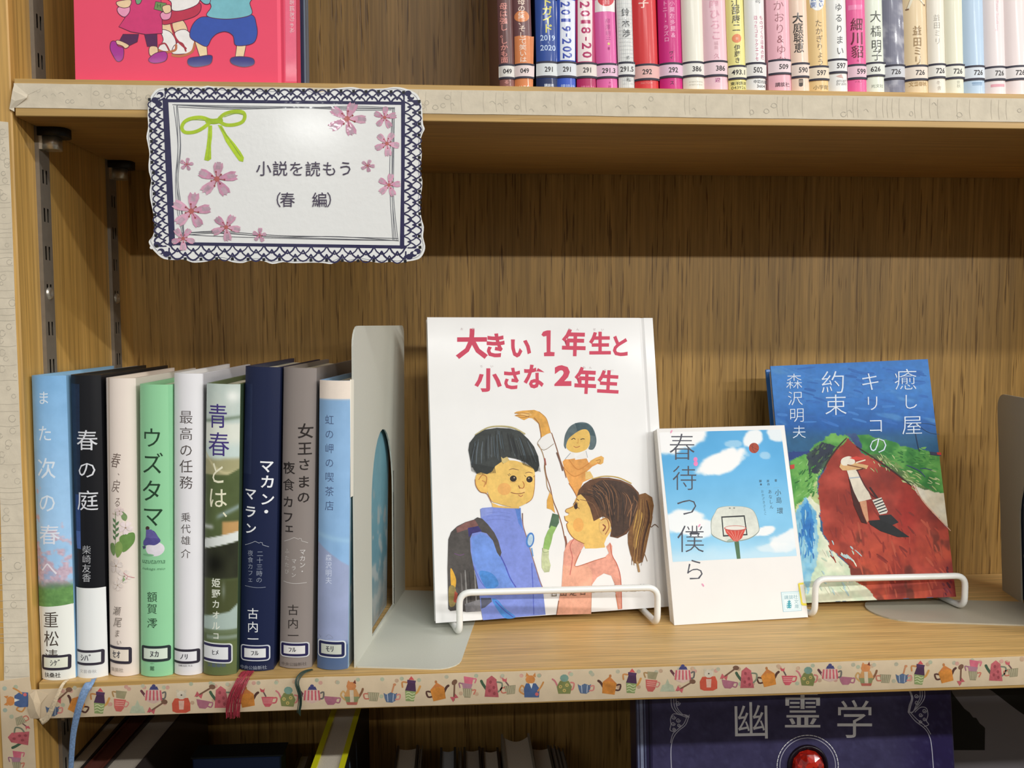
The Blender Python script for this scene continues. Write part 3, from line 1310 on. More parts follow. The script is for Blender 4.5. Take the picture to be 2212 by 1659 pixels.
p = P_(12).zoom(*E2)
p.ch('司', 66, 10, 54, 46, '#57565a', 0.0)
for k, q in enumerate('ものづくり日本の技'):
    p.ch(q, 96+k*1.6, 150+k*39.5, 34, 38, '#c8547c', 0.008)
for k, q in enumerate('迫ったコミックエッセ'):
    p.ch(q, 46+k*1.6, 152+k*36.5, 32, 36, '#c8547c', 0.008)
p.ch('中経出版', 90, 656, 122, 28, '#4c4c50', 0.03)
p.ch('3604', 94, 690, 74, 24, '#55555a', 0.01)
p = P_(13)
for k, q in enumerate('かおり&ゆか'):
    if q == '&':
        p.ch(q, 246, 302, 52, 58, '#9d5d66', -0.004)
    else:
        p.ch(q, 232+k*5, [45, 132, 220, 0, 384, 462][k], 84, 82 if k < 5 else 50, '#9d5d66', -0.006)
p.ch('講談社', 266, 672, 122, 40, '#5d3f48', 0.03)
p = P_(14)
for k, q in enumerate('大庭聡恵'):
    p.ch(q, 388+k*3.4, 146+k*79, 82, 84, '#38312e', 0.03)
p.ell(412, 680, 17, 12, '#4e4540')
p.rect(396, 632, 429, 676, '#4e4540')
p.rect(402, 640, 408, 662, '#e8cdb8')
p.rect(416, 640, 422, 662, '#e8cdb8')
p = P_(15)
p.ell(546, 6, 58, 80, '#f3f1ec', 0, 24)
for k, q in enumerate('公開'):
    p.ch(q, 516, -6+k*46, 46, 46, '#3a62a6', 0.03)
for k, q in enumerate('ない'):
    p.ch(q, 574, 6+k*36, 40, 38, '#3a62a6', 0.03)
for k, q in enumerate('たかぎりょう'):
    p.ch(q, 554+k*3.4, 182+k*61.5, 58, 60, '#6f5a44', -0.002)
p.ch('小学館', 578, 696, 128, 40, '#86704a', 0.004)
p = P_(16)
for k, q in enumerate('ゆるりまい'):
    p.ch(q, 716+k*3.5, 64+k*87, 66, 70, '#5c5c5c', 0.008)
p.poly([(692, 612), (740, 596), (756, 630), (722, 622)], '#d9b0a8')
p.ch('enter', 742, 648, 84, 22, '#8d8a88', 0.0, skew=0.2)
p.ch('brain', 742, 670, 84, 24, '#8d8a88', 0.0, skew=0.2)
p = P_(17)
p.rect(800, 42, 910, 80, '#f58ab7', 0.0, 6)
for k, q in enumerate('細川貂'):
    p.ch(q, 866+k*3, 196+k*108, 104, 106, '#6d1f36', 0.022)
p.ch('々', 872, 484, 26, 24, '#6d1f36')
p.ch('ナカノ', 878, 652, 64, 18, '#b03a66', 0.01)
p = P_(18)
for k, q in enumerate('大橋明子'):
    p.ch(q, 1016+k*3.5, [126, 238, 346, 428][k], 88, 92, '#4f5049', 0.006)
p.ch('光文社', 1032, 682, 104, 32, '#7b7f72', 0.0)
p = P_(19)


def grey_mottle(X, Y):
    n = fbm(X*4, Y*14, 3)
    return blend(hx('#7f7f90')+X[..., None]*0, hx('#b0afba'), sstep(0.55, 0.8, n+0.4*np.abs(X-0.5)))


p.field(1079, 0, 1262, 740, 12, 40, grey_mottle)
p.ch('集英社', 1190, 690, 116, 32, '#8c8a9a', 0.0)
p = P_(20)
p.poly([(1300, -10), (1322, -10), (1292, 70), (1270, 78)], '#efe6cf', 0.1)
p.poly([(1345, -10), (1368, -10), (1412, 30), (1420, 48), (1400, 38)], '#efe6cf', 0.1)
p.stroke([(1300, -10), (1272, 74)], 2.5, '#9c7a54')
p.stroke([(1350, -10), (1412, 46)], 2.5, '#9c7a54')
p.poly([(1266, 70), (1288, 66), (1290, 78), (1268, 80)], '#7a5a44')
p.poly([(1406, 38), (1420, 34), (1422, 50), (1410, 50)], '#7a5a44')
for k, q in enumerate('益田ミリ'):
    p.ch(q, 1350+k*2.6, [243, 330, 404, 478][k], 72, 78, '#a08256', 0.012)
p.ch('文藝春秋', 1362, 668, 144, 40, '#c2a06e', 0.02)
p = P_(21)
for k, q in enumerate('益田ミリ'):
    p.ch(q, 1508+k*2.6, [145, 206, 268, 332][k], 56, 56, '#a7a196', -0.006)
p.ch('冬', 1522, 660, 34, 34, '#b8ab9c')
p.ch('舎', 1528, 702, 34, 36, '#b8ab9c')
p = P_(22)
p.ch('晋', 1684, 654, 32, 26, '#b9b6a2')
p.ch('秋', 1686, 684, 34, 34, '#b9b6a2')
p = P_(23)
p.rect(1794, 655, 1880, 664, '#7f9fc0', 0, 4)
p.rect(1798, 666, 1878, 680, '#9db8d4', 0, 4)
p = P_(24)
p.ch('Pieter Sundberg', 1994, 130, 236, 26, '#f0b9c4', -0.01, rot=PI/2)
p.rect(1948, 670, 2064, 692, '#e8a5b2', 0.1, 6)
for i, (t, P, x2, x3, e, l0, l1, num, bl) in enumerate(UP):
    P.build('spine_print', M_GLOSS, t)
    dxs = [0, 0, 10/3.69, 0, 0, 2, 0, -6/3.69, 2, 4, 6, 0, 2, 4, 3, 3, 14/3.7, 6, -3, -1, 3, 3, 3, 4, 4, 2]
    sw = {3: 20.5, 5: 29, }[len(num)]
    yo = 0
    if num == '049':
        sw = 18.5
    if num in ('291',):
        sw = 17.5
    call_label(t, P, (x2-0.5, x3+0.5, l0, l1), num, P.w, bl, size=(sw, 11.5), dx=dxs[i],
               paper=['#e3e0da', '#ecdad8', '#dfe3e4', '#dfe3e8', '#eadfd8', '#ecc4da', '#e6e6e4', '#e9b9b4', '#eac6da',
                      '#ece9e2', '#efd3da', '#efead0', '#ece9e6', '#f0dade', '#f0ddd2', '#f0dfc8', '#edecea', '#efc9d6',
                      '#e9ebe2', '#d2d3d8', '#eee0d2', '#eeeae2', '#eeecde', '#dde4ec', '#e0dcdc', '#eee6e4'][i])

# ---- lower row: nine hardbacks, spines out
G_LO = 'nine hardback books standing left of the bookend'
S1, S2, S3, S4 = (40, 760, 4.1475), (40, 1140, 4.1475), (420, 760, 4.1475), (420, 1140, 4.1475)


def lo(px, jk, lab, bulge=0.0038, depth=0.131, **k):
    return spine_book(px, 0.0, None, depth, jk, lab, G_LO, bulge=bulge, **k)


def sticker(t, P0, x0, y0, x1, y1, word, w, bulge, paper='#e6e4dc', cut_left=False, halo=None, dx=0, dy=0, bar=6.2, slant=0.0,
            txt='#44424a', edge='#35303c', wsz=(26, 15)):
    """small framed library sticker with rounded corners (pixels of the photograph)"""
    P = Print(P0.map0, surf_bulge(w, bulge), 5.0e-4)
    r = 5.0

    def rr(a, pad, n=4):
        xa, ya, xb, yb = x0-pad if not cut_left else x0, y0-pad, x1+pad, y1+pad
        R_ = r+pad*0.7
        pts = []
        for (cx, cy, s0) in ((xa, ya, PI), (xb, ya, 1.5*PI), (xb, yb, 0), (xa, yb, 0.5*PI)):
            left = cx == xa
            q = 0.01 if (cut_left and left) else R_
            ccx = cx+q if left else cx-q
            ccy = cy+q if cy == ya else cy-q
            for k in range(n+1):
                t_ = s0+PI/2*k/n
                px_ = ccx+q*math.cos(t_)
                py_ = ccy+q*math.sin(t_)
                pts.append((px_, py_))
        # subdivide long runs so the sticker follows the round spine
        out = []
        for i in range(len(pts)):
            a_, b_ = pts[i], pts[(i+1) % len(pts)]
            m = max(1, int(abs(b_[0]-a_[0])/6))
            for k in range(m):
                out.append((a_[0]+(b_[0]-a_[0])*k/m, a_[1]+(b_[1]-a_[1])*k/m+slant*(a_[0]+(b_[0]-a_[0])*k/m-x0)))
        return out
    if halo:
        P.poly(rr(0, 2.6), halo)
    P.poly(rr(0, 0), edge, 0.1)
    xs = x0 if cut_left else x0+bar
    P.rect(xs, y0+bar*0.9, x1-bar, y1-bar*0.9, paper, 0, 10) if abs(slant) < 1e-6 else \
        P.poly([(xs, y0+bar*0.9+slant*(xs-x0)), (x1-bar, y0+bar*0.9+slant*(x1-bar-x0)),
                (x1-bar, y1-bar*0.9+slant*(x1-bar-x0)), (xs, y1-bar*0.9+slant*(xs-x0))], paper)
    P.ch(word, (x0+x1)/2+dx, (y0+y1)/2+dy, wsz[0]*0.75, wsz[1]*0.8, txt, 0.014)
    return P.build('call_label', M_INK, t)


def ribbon(parent_t, pts, w, hexc, name='bookmark_ribbon', fray=0, depth=None):
    """thin woven marker hanging out of the foot of a book; pts: (px, py, Y)"""
    inv = Matrix.Translation(parent_t.location) @ parent_t.rotation_euler.to_matrix().to_4x4()
    inv = inv.inverted()
    P3 = [Vector(onY(a, b, yy)) for a, b, yy in pts]
    C3 = [Vector(q) for q in catmull(P3, 6)]
    mb = MB()
    if fray:
        for k in range(fray):
            ox = (k/(fray-1)-0.5)
            ph = rnd.uniform(0, 6)
            thread = []
            n = len(C3)
            for i, c in enumerate(C3):
                t = i/(n-1)
                ww = w[0]+(w[1]-w[0])*t
                thread.append(inv @ (c+Vector((ox*ww+0.0004*math.sin(ph+t*5), -0.0004*math.cos(k*2.1+t*3),
                                               0.0002*math.sin(ph)-(rnd.uniform(0, 0.004) if i == n-1 else 0)))))
            mb.tube(thread, 0.00028, 5)
    else:
        vs = []
        n = len(C3)
        for i, c in enumerate(C3):
            t = i/(n-1)
            ww = w[0]+(w[1]-w[0])*t
            tg = (C3[min(i+1, n-1)]-C3[max(i-1, 0)]).normalized()
            side = tg.cross(Vector((0, -1, 0.15))).normalized()
            for s_, q in ((-1, 0.0), (-0.3, 0.00025), (0.3, 0.0), (1, 0.00025)):
                vs.append(inv @ (c+side*ww/2*s_+Vector((0, -q, 0))))
        mb.add(vs, [(i*4+j, i*4+j+1, (i+1)*4+j+1, (i+1)*4+j) for i in range(n-1) for j in range(3)], 0, True)
    o = mb.build(name, plain('ribbon_'+hexc.strip('#'), hexc, 0.45, var=0.25, scale=900, spec=0.6), parent_t, fix=False)
    if not fray:
        so = o.modifiers.new('thickness', 'SOLIDIFY')
        so.thickness = 0.00018
    return o


B = 0.0038
# 1 light blue, cherry blossoms, white foot
t, p = lo([(65, 812), (134, 812), (158, 1470), (85, 1470)], '#8fbfe6', 'light blue spine with cherry blossoms and white foot, first book by the side panel', depth=0.129)


def sky1(X, Y):
    c = blend(hx('#84b6e2'), hx('#a6cdf0'), Y*1.6)
    c = c+(fbm(X*3, Y*20, 5)-0.5)[..., None]*0.05
    n = fbm(X*5+2, Y*34, 11)
    br = fbm(X*16, Y*120, 17)
    pink = blend(hx('#b79aac'), hx('#dcc9d6'), br*1.2-0.1)
    m = sstep(0.52, 0.66, n+(Y-0.62)*1.35-0.16*X+0.12*(br-0.5))
    c = blend(c, pink, m)
    c = blend(c, hx('#8fb6dd'), sstep(0.6, 0.7, fbm(X*6+9, Y*40, 23))*sstep(0.7, 0.8, Y)*0.6)
    g = blend(hx('#567f49'), hx('#7fae66'), fbm(X*12, Y*90, 31))
    dk = sstep(0.905, 0.93, Y+0.012*(br-0.5))
    c = blend(c, hx('#5d7f60'), sstep(0.88, 0.92, Y+0.03*(n-0.5))*0.8)
    return blend(c, g, dk)


p.field(0, 0, 0, 0, 30, 220, sky1, 0.06, corners=[(65, 812), (134, 812), (152.5, 1300), (79, 1304)])
p.zoom()
p.poly([(79, 1303), (152.7, 1298), (158, 1470), (85, 1470)], '#eeeee6')
p.zoom(*S1)
for q, cx, cy, sz in (('ま', 224, 400, 108), ('た', 234, 700, 132), ('次', 246, 1000, 172), ('の', 252, 1300, 170)):
    p.ch(q, cx, cy, sz, sz*1.12, '#dfe9f4', 0.004)
p.zoom(*S2)
p.ch('春', 270, 10, 200, 190, '#e4e8f2', 0.0)
p.ch('へ', 270, 312, 160, 170, '#ece6ee', 0.0)
p.ch('重', 285, 792, 150, 162, '#4b4038', 0.0, 'serif')
p.ch('松', 290, 970, 150, 160, '#4b4038', 0.0, 'serif')
p.ch('清', 292, 1140, 130, 150, '#4b4038', 0.0, 'serif')
p.zoom(*S2)
p.up(3)
p.rect(196, 1128, 452, 1262, '#eeeee6', 0, 8)
p.ch('扶桑社', 300, 1320, 156, 52, '#4a443c', 0.014)
p.build('spine_print', M_GLOSS, t)
sticker(t, p, 86.5, 1411.5, 151, 1446, 'ｼｹﾞ', p.w, B, '#e6e6d4', dx=2, wsz=(34, 20), dy=0)
ribbon(t, [(150, 1467, 0.004), (136, 1478, -0.002), (120, 1512, -0.0045), (104, 1548, -0.0035), (88, 1560, -0.003)], (0.0010, 0.0042), '#d9c4a4')

# 2 black over white
t, p = lo([(149, 812), (211, 810), (226, 1465), (162, 1465)], '#15161b', 'black spine with white characters and white lower third, second from the side panel')
p.zoom(*S1)
p.poly([(455, 290), (546, 290), (556, 1700), (498, 1700)], '#1d2c44', 0.4)
p.poly([(500, 1250), (548, 1250), (556, 1660), (512, 1660)], '#2f477c', 0.3)
p.ch('春', 606, 770, 186, 190, '#dcdde2', -0.006, 'serif')
p.ch('の', 608, 1026, 172, 170, '#dcdde2', -0.006, 'serif')
p.ch('庭', 612, 1300, 192, 190, '#dcdde2', -0.006, 'serif')
p.zoom(*S2)
p.poly([(506, 0), (552, 0), (556, 160), (516, 158)], '#4d67a4', 0.3)
for k, q in enumerate('柴崎友香'):
    p.ch(q, 608, 165+k*84, 82, 84, '#b7b8bc', -0.004, 'serif')
p.poly([(500, 512), (760, 515), (785, 1365), (505, 1365)], '#ecedeb')
p.ch('文藝春秋', 618, 1288, 160, 36, '#a9a9a9', 0.0)
p.build('spine_print', M_GLOSS, t)
sticker(t, p, 163.2, 1402, 222.5, 1436, 'ｼﾊﾞ', p.w, B, '#e2e4e2', cut_left=True, dx=-6, wsz=(38, 21))
ribbon(t, [(200, 1466, 0.004), (192, 1478, -0.002), (182, 1496, -0.004), (172, 1524, -0.0045), (163, 1560, -0.0035), (157, 1600, -0.003),
           (153, 1668, -0.003)], (0.0056, 0.0030), '#7f9cc4')

# 3 cream with leaves
t, p = lo([(222, 818), (290, 818), (296, 1462), (233, 1462)], '#eddfd4', 'cream spine with leaves and pale blossoms, handwritten brown title', bulge=0.004)
p.zoom(*S1)
p.poly([(786, 235), (800, 235), (806, 1650), (796, 1650)], '#cdbba9', 0.1)
for q, cx, cy, w_, h_, r in (('春', 868, 1005, 96, 150, .1), ('、', 918, 1112, 60, 70, 0), ('戻', 872, 1240, 84, 130, .05), ('る', 886, 1385, 66, 96, -.05)):
    p.ch(q, cx, cy, w_, h_, '#6a5850', -0.006, '', r, 0.15)
p.ch('Haruka modoru', 880, 1492, 90, 16, '#b5a08e', 0)
p.zoom(*S2)


def leaf(P, x0, y0, x1, y1, w, c, vein=None):
    d = np.array([x1-x0, y1-y0], float)
    nrm = np.array([-d[1], d[0]])/np.hypot(*d)
    L_ = [tuple(np.array([x0, y0])+d*t+nrm*w*math.sin(PI*t**0.8)) for t in np.linspace(0, 1, 9)]
    R_ = [tuple(np.array([x0, y0])+d*t-nrm*w*math.sin(PI*t**0.8)) for t in np.linspace(1, 0, 9)][1:-1]
    P.poly(L_+R_, c, 0.5)
    if vein:
        P.stroke([(x0, y0), (x1, y1)], 3, vein)


def blossom(P, cx, cy, r, c, cc, rot=0.0, n=5, sq=1.0):
    for k in range(n):
        a = rot+2*PI*k/n
        ex, ey = cx+r*math.cos(a), cy+r*sq*math.sin(a)
        pts = []
        for (t, s_) in ((0.08, 0.05), (0.5, 0.30), (0.85, 0.36), (1.0, 0.16), (0.9, 0.0), (1.0, -0.16), (0.85, -0.36), (0.5, -0.30), (0.08, -0.05)):
            pts.append((cx+r*(t*math.cos(a)-s_*math.sin(a)), cy+r*sq*(t*math.sin(a)+s_*math.cos(a))))
        P.poly(pts, c, 0.35, raise_=False)
    P.up()
    P.ell(cx, cy, r*0.13, r*0.13, cc, 0.3)


def gate(P, pts):
    return pts


leaf(p, 960, -20, 930, -110, 26, '#7f9a68')
for k in range(7):
    leaf(p, 868, 150-k*26, 868+(34 if k % 2 else -30), 110-k*26, 11, '#5e8057')
p.stroke([(868, -100), (866, 170), (850, 280)], 5, '#5e7a4c')
p.poly([(905, 130), (960, 95), (1020, 88), (1034, 130), (1020, 190), (960, 250), (925, 240)], '#6f9450', 0.3, smooth=True)
p.poly([(860, 200), (900, 160), (930, 190), (930, 250), (890, 305), (868, 270)], '#87a25c', 0.3, smooth=True)
p.poly([(812, 190), (850, 180), (865, 240), (850, 290), (815, 250)], '#74925a', 0.3, smooth=True)
blossom(p, 960, 40, 62, '#eddcdc', '#a08a72', 0.3)
blossom(p, 905, -110, 44, '#e6d3cf', '#a08a72', 0.9)
blossom(p, 872, 380, 66, '#e3d6ce', '#a28f7a', 1.0)
blossom(p, 950, 470, 60, '#e9dcd4', '#a28f7a', 0.2)
blossom(p, 888, 548, 50, '#e2d5cc', '#a28f7a', 1.4)
p.stroke([(945, 440), (980, 470), (1030, 490)], 5, '#c9838a')
p.stroke([(980, 470), (965, 500)], 4, '#c9838a')
p.poly([(940, 470), (960, 500), (935, 520)], '#8fae7a', 0.2)
for q, cx, cy, w_, h_, r in (('瀬', 880, 772, 78, 84, .06), ('尾', 890, 870, 82, 92, .03), ('ま', 884, 966, 56, 74, 0), ('い', 902, 1044, 50, 46, -.1)):
    p.ch(q, cx, cy, w_, h_, '#6f645c', -0.008, '', r, 0.15)
p.ch('集英社', 880, 1280, 126, 38, '#a9a096', 0.004)
p.build('spine_print', M_GLOSS, t)
sticker(t, p, 233.8, 1399, 284, 1434, 'ｾｵ', p.w, 0.004, '#e8dccc', cut_left=True, dx=-8, slant=0.06, wsz=(26, 22))

# 4 green
t, p = lo([(298, 832), (368, 832), (369, 1463), (300, 1463)], '#95d2a2', 'mint green spine with a figure in violet on an egg')
p.zoom(*S1)
p.poly([(1330, 300), (1362, 298), (1364, 1700), (1345, 1700)], '#8ccb9b', 0.05)
for q, cx, cy, s_ in (('ウ', 1192, 772, 196), ('ズ', 1196, 1002, 208), ('タ', 1190, 1246, 214), ('マ', 1200, 1472, 208)):
    p.ch(q, cx, cy, s_, s_, '#27432f', -0.004, 'serif')
p.zoom(*S2)
p.ell(1220, 190, 84, 66, '#e9e3ea', 0.15, 24)
p.ell(1160, 246, 55, 10, '#7fb98c', 0.1, raise_=True)
p.poly([(1145, 55), (1170, 25), (1215, 30), (1250, 80), (1270, 120), (1225, 155), (1170, 155), (1115, 165), (1110, 130), (1130, 100)], '#5a5496', 0.5, smooth=True)
p.poly([(1098, 175), (1130, 165), (1136, 185), (1110, 200)], '#4a4a78', 0.3)
p.ell(1150, 8, 16, 18, '#4b3a38')
p.zoom(*S1)
p.ell(1155, 1580, 18, 16, '#4a3634')
p.poly([(1140, 1596), (1190, 1590), (1240, 1640), (1250, 1670), (1135, 1670)], '#6a63a4', 0.4)
p.zoom(*S2)
p.ch('uzutama', 1206, 305, 212, 34, '#4d7a5c', -0.006, skew=0.25)
p.ch('nukaga mio', 1206, 372, 206, 30, '#4d7a5c', -0.008, skew=0.25)
for q, cy in (('額', 620), ('賀', 728), ('澪', 856)):
    p.ch(q, 1196, cy, 98, 98, '#36543f', -0.002, 'serif')
p.ch('小', 1198, 1220, 40, 16, '#4d7357')
p.ch('館', 1198, 1264, 44, 44, '#4d7357', 0.01)
p.build('spine_print', M_GLOSS, t)
sticker(t, p, 303, 1396, 366.5, 1430, 'ﾇｶ', p.w, B, '#d6e2d2', dx=-1, wsz=(28, 20), slant=0.0, edge='#2c3638')

# 5 white
t, p = lo([(375, 808), (431, 808), (433, 1460), (373, 1460)], '#e9e7ea', 'plain white spine with small dark serif title', back_jacket='#dedbe0')
p.zoom(*S1)
for k, q in enumerate('最高の任務'):
    p.ch(q, 1500, 560+k*139.5, 118, 120, '#58504e', -0.004, 'serif')
for k, q in enumerate('乗代雄'):
    p.ch(q, 1498, 1424+k*104, 88, 88, '#625c5a', -0.004, 'serif')
p.zoom(*S2)
p.ch('介', 1497, 176, 88, 88, '#625c5a', -0.004, 'serif')
p.ch('講談社', 1494, 1234, 136, 20, '#9a979a', 0.01)
p.build('spine_print', M_GLOSS, t)
sticker(t, p, 374, 1398.5, 430, 1432, 'ﾉﾘ', p.w, B, '#e6e4e8', cut_left=True, dx=-4, wsz=(26, 19))

# 6 photographic olive spine
t, p = lo([(442, 831), (518, 831), (508, 1460), (436, 1460)], '#5f6f45', 'spine with a blurred photo of a girl, pale sky above olive green', back_jacket='#3d4f3b', bulge=0.0035, yaw=math.radians(-1.2))


def ph6(X, Y):
    py = Y*630+831
    s_ = (py-760)*4.1475          # rows of the enlarged detail
    n = fbm(X*2.5, Y*14, 41)
    c = blend(hx('#cfd6cd'), hx('#b7c8c2'), n)
    c = blend(c, hx('#f2f4ee'), np.exp(-((X-0.8)/0.2)**2-((s_-400)/55)**2)*0.9)
    c = blend(c, hx('#6e7f69'), np.exp(-((s_-605+40*(X-0.5))/16)**2)*0.8)
    c = blend(c, hx('#dfe2d6'), sstep(620, 660, s_))
    c = blend(c, hx('#b9d0cf'), sstep(760, 880, s_)*0.6)
    c = blend(c, hx('#a9a47c'), sstep(930, 980, s_+30*(n-0.5)))
    c = blend(c, hx('#c9c096'), np.exp(-((s_-1082+60*(X-0.7)**2*6)/14)**2))
    ol = blend(hx('#4a5534'), hx('#5f6d45'), n)
    c = blend(c, ol, sstep(1088, 1108, s_+ (X > 0.7)*(X-0.7)*180))
    c = blend(c, hx('#91a3a0'), np.exp(-(((s_-1460)+ (X-0.5)*150)/22)**2)*sstep(0.3, 0.5, X)*0.9)
    c = blend(c, hx('#c39a64'), sstep(0.52, 0.6, X)*sstep(1500, 1530, s_)*(1-sstep(1655, 1670, s_)))
    c = blend(c, hx('#b9beb8'), np.exp(-((s_-1565)/20)**2)*(1-sstep(0.2, 0.35, X)))
    q = s_-380*4.1475             # next detail starts 380 px lower
    wv = 100-70*(X-0.35)
    c = blend(c, hx('#dfe3df'), sstep(wv-30, wv-18, q)*(1-sstep(wv+58, wv+68, q)))
    dk = blend(hx('#26281f'), hx('#3a3d2c'), n)
    m = sstep(wv+60, wv+72, q)*(1-sstep(440, 470, q))
    c = blend(c, dk, m)
    c = blend(c, hx('#14150f'), m*np.exp(-((X-0.35)/0.28)**2-((q-320)/90)**2))
    c = blend(c, hx('#4c5233'), sstep(450, 480, q)*(1-sstep(780, 800, q)))
    c = blend(c, hx('#8b9488'), np.exp(-((X-0.62)/0.05)**2-((q-560)/70)**2)*0.7)
    lw = 800-60*X-60*(X > 0.8)*(X-0.8)*4
    c = blend(c, hx('#a9bab2'), sstep(lw-10, lw+10, q)*(1-sstep(905, 935, q)))
    c = blend(c, hx('#6d7a5c'), sstep(905, 935, q)*(1-sstep(940, 960, q)))
    c = blend(c, hx('#93a196'), np.exp(-((q-985)/22)**2)*0.8*(X > 0.1))
    c = blend(c, hx('#657147'), sstep(1010, 1040, q))
    return c


p.field(0, 0, 0, 0, 24, 210, ph6, 0.05, corners=[(442, 831), (518, 831), (508, 1460), (436, 1460)])
p.zoom(*S3)
p.ch('青', 206, 590, 196, 236, '#46397c', 0.004, 'serif')
p.ch('春', 214, 848, 214, 236, '#46397c', 0.004, 'serif')
p.ch('と', 206, 1110, 160, 220, '#ece8cc', 0.004)
p.ch('は', 206, 1335, 190, 200, '#ece8cc', 0.004)
p.ch('、', 310, 1440, 120, 150, '#ece8cc', 0.01)
p.zoom(*S4)
for q, cy, s_ in (('姫', 518, 84), ('野', 614, 84), ('カ', 706, 78), ('オ', 800, 74), ('ル', 896, 78), ('コ', 984, 66)):
    p.ch(q, 192, cy, s_, s_, '#e2e4d6', 0.014)
p.ch('文藝春秋', 196, 1240, 178, 38, '#56607a', 0.01)
p.build('spine_print', M_GLOSS, t)
sticker(t, p, 438, 1393, 499, 1430, 'ﾋﾒ', p.w, 0.0035, '#dfe1e2', cut_left=True, halo='#d8dcd6', dx=-3, slant=0.05, wsz=(22, 16), edge='#2f2c50')

# 7 navy
t, p = lo([(532, 794), (600, 795), (589, 1452), (514, 1449)], '#1b2444', 'dark navy spine with white katakana in two staggered columns', bulge=0.0036, yaw=math.radians(-2.4))
p.zoom(*S3)
p.poly([(478, 280), (530, 280), (516, 1030), (440, 1030)], '#27304f', 0.2)
for q, cx, cy, s_ in (('マ', 642, 958, 122), ('カ', 652, 1094, 124), ('ン', 650, 1246, 118), ('・', 642, 1356, 130), ('マ', 506, 1200, 112), ('ラ', 506, 1358, 116), ('ン', 508, 1508, 108)):
    p.ch(q, cx, cy, s_, s_, '#f0f1f4', 0.018, '', 0.06)
p.zoom(*S4)
ROOF = [(456, 84), (500, 68), (548, 46), (585, 62), (592, 54), (610, 58), (612, 78), (662, 98)]
p.stroke(ROOF, 4.5, '#a8adb8', smooth=False)
for k, q in enumerate('二十三時の'):
    p.ch(q, 590-k*2, 158+k*61, 56, 58, '#8f96a6', 0.0)
for k, q in enumerate('夜食カフェ'):
    p.ch(q, 506-k*0.5, 155+k*61, 52, 56, '#8f96a6', 0.0)
p.stroke([(455, 462), (560, 474), (636, 472)], 4.5, '#8f96a6')
for q, cy in (('古', 722), ('内', 852), ('一', 970)):
    p.ch(q, 526, cy, 108, 112, '#eceef0', 0.004, 'serif')
p.ch('中央公論新社', 524, 1256, 250, 42, '#8d94a4', 0.01)
p.build('spine_print', M_GLOSS, t)
sticker(t, p, 521, 1390, 580.5, 1423, 'ﾌﾙ', p.w, 0.0036, '#dfe0e0', halo='#c9cdd4', dx=0, wsz=(24, 17), slant=0.02, edge='#20224c')
ribbon(t, [(536, 1450, 0.006), (528, 1462, 0.0008), (518, 1480, -0.0030), (506, 1510, -0.0042), (502, 1540, -0.0040)], (0.0075, 0.0080), '#a03040', fray=30)

# 8 grey
t, p = lo([(614, 795), (679, 797), (672, 1446), (601, 1443)], '#8f8580', 'warm grey spine with black title, just left of the light blue and cream book', bulge=0.0036, yaw=math.radians(-3.8))
p.zoom(*S3)
for q, cx, cy, s_ in (('女', 992, 666, 132), ('王', 986, 814, 122), ('さ', 982, 950, 110), ('ま', 978, 1100, 116), ('の', 976, 1234, 112),
                      ('夜', 852, 980, 112), ('食', 848, 1126, 113), ('カ', 844, 1276, 108), ('フ', 842, 1412, 108), ('ェ', 852, 1504, 100)):
    p.ch(q, cx, cy, s_, s_, '#2f2928', 0.014 if s_ != 113 else 0.004)
p.zoom(*S4)
p.stroke([(x+350, y-30) for x, y in ROOF], 4.5, '#c9c4c0', smooth=False)
for k, q in enumerate('マカン・'):
    p.ch(q, 970-k*1, 148+k*60, 54, 56, '#d9d5d2', 0.004)
for k, q in enumerate('マラン'):
    p.ch(q, 896-k*2, 232+k*64, 46, 48, '#d3cfcb', 0.0)
for k, q in enumerate('ふたたび'):
    p.ch(q, 832-k*1, 142+k*63, 46, 48, '#bdb7b2', 0.0)
p.stroke([(798, 424), (890, 440), (1002, 436)], 4.5, '#cfcac6')
for q, cy in (('古', 690), ('内', 820), ('一', 938)):
    p.ch(q, 886, cy, 106, 108, '#36302e', 0.004, 'serif')
p.ch('中央公論新社', 888, 1222, 236, 38, '#6a625e', 0.01)
p.build('spine_print', M_GLOSS, t)
sticker(t, p, 606, 1383.5, 665.5, 1414, 'ﾌﾙ', p.w, 0.0036, '#dedcda', halo='#cfd0d2', dx=-4, wsz=(24, 17), slant=0.03, edge='#2a2650')
ribbon(t, [(676, 1446, 0.012), (664, 1448, 0.004), (650, 1456, -0.0008), (640, 1474, -0.0042), (647, 1500, -0.0045), (648, 1520, -0.0040), (646, 1534, -0.0036)],
       (0.0026, 0.0018), '#2c4238', fray=7)

# 9 pale blue, cream head
t, p = lo([(688, 823), (757, 823), (750, 1447), (682, 1446)], '#93b8de', 'light blue spine with cream band at the head, last book before the bookend', back_jacket='#a9bcc8', bulge=0.0036, yaw=math.radians(-6.8))


def sea9(X, Y):
    py = 823+Y*623
    s_ = (py-760)*4.1475
    q = (py-1140)*4.1475
    n = fbm(X*3, Y*22, 51)
    c = blend(hx('#8fb4da'), hx('#93bce6'), Y*1.5)+(n-0.5)[..., None]*0.06
    ln = 1300+25*np.sin(X*7)+n*40
    c = blend(c, hx('#a5cdec'), np.exp(-((s_-1625-X*60)/22)**2)*0.7)
    edge = 120+210*X
    c = blend(c, blend(hx('#98a3c2'), hx('#a7b2d6'), n), sstep(edge-6, edge+10, q))
    c = blend(c, hx('#8f97bd'), sstep(500, 900, q)*0.25)
    c = blend(c, hx('#566b90'), sstep(1000, 1050, q+60*(fbm(X*14, Y*80, 5)-0.5)))
    c = blend(hx('#efe0d2')+n[..., None]*0, c, sstep(418, 434, s_))
    return c


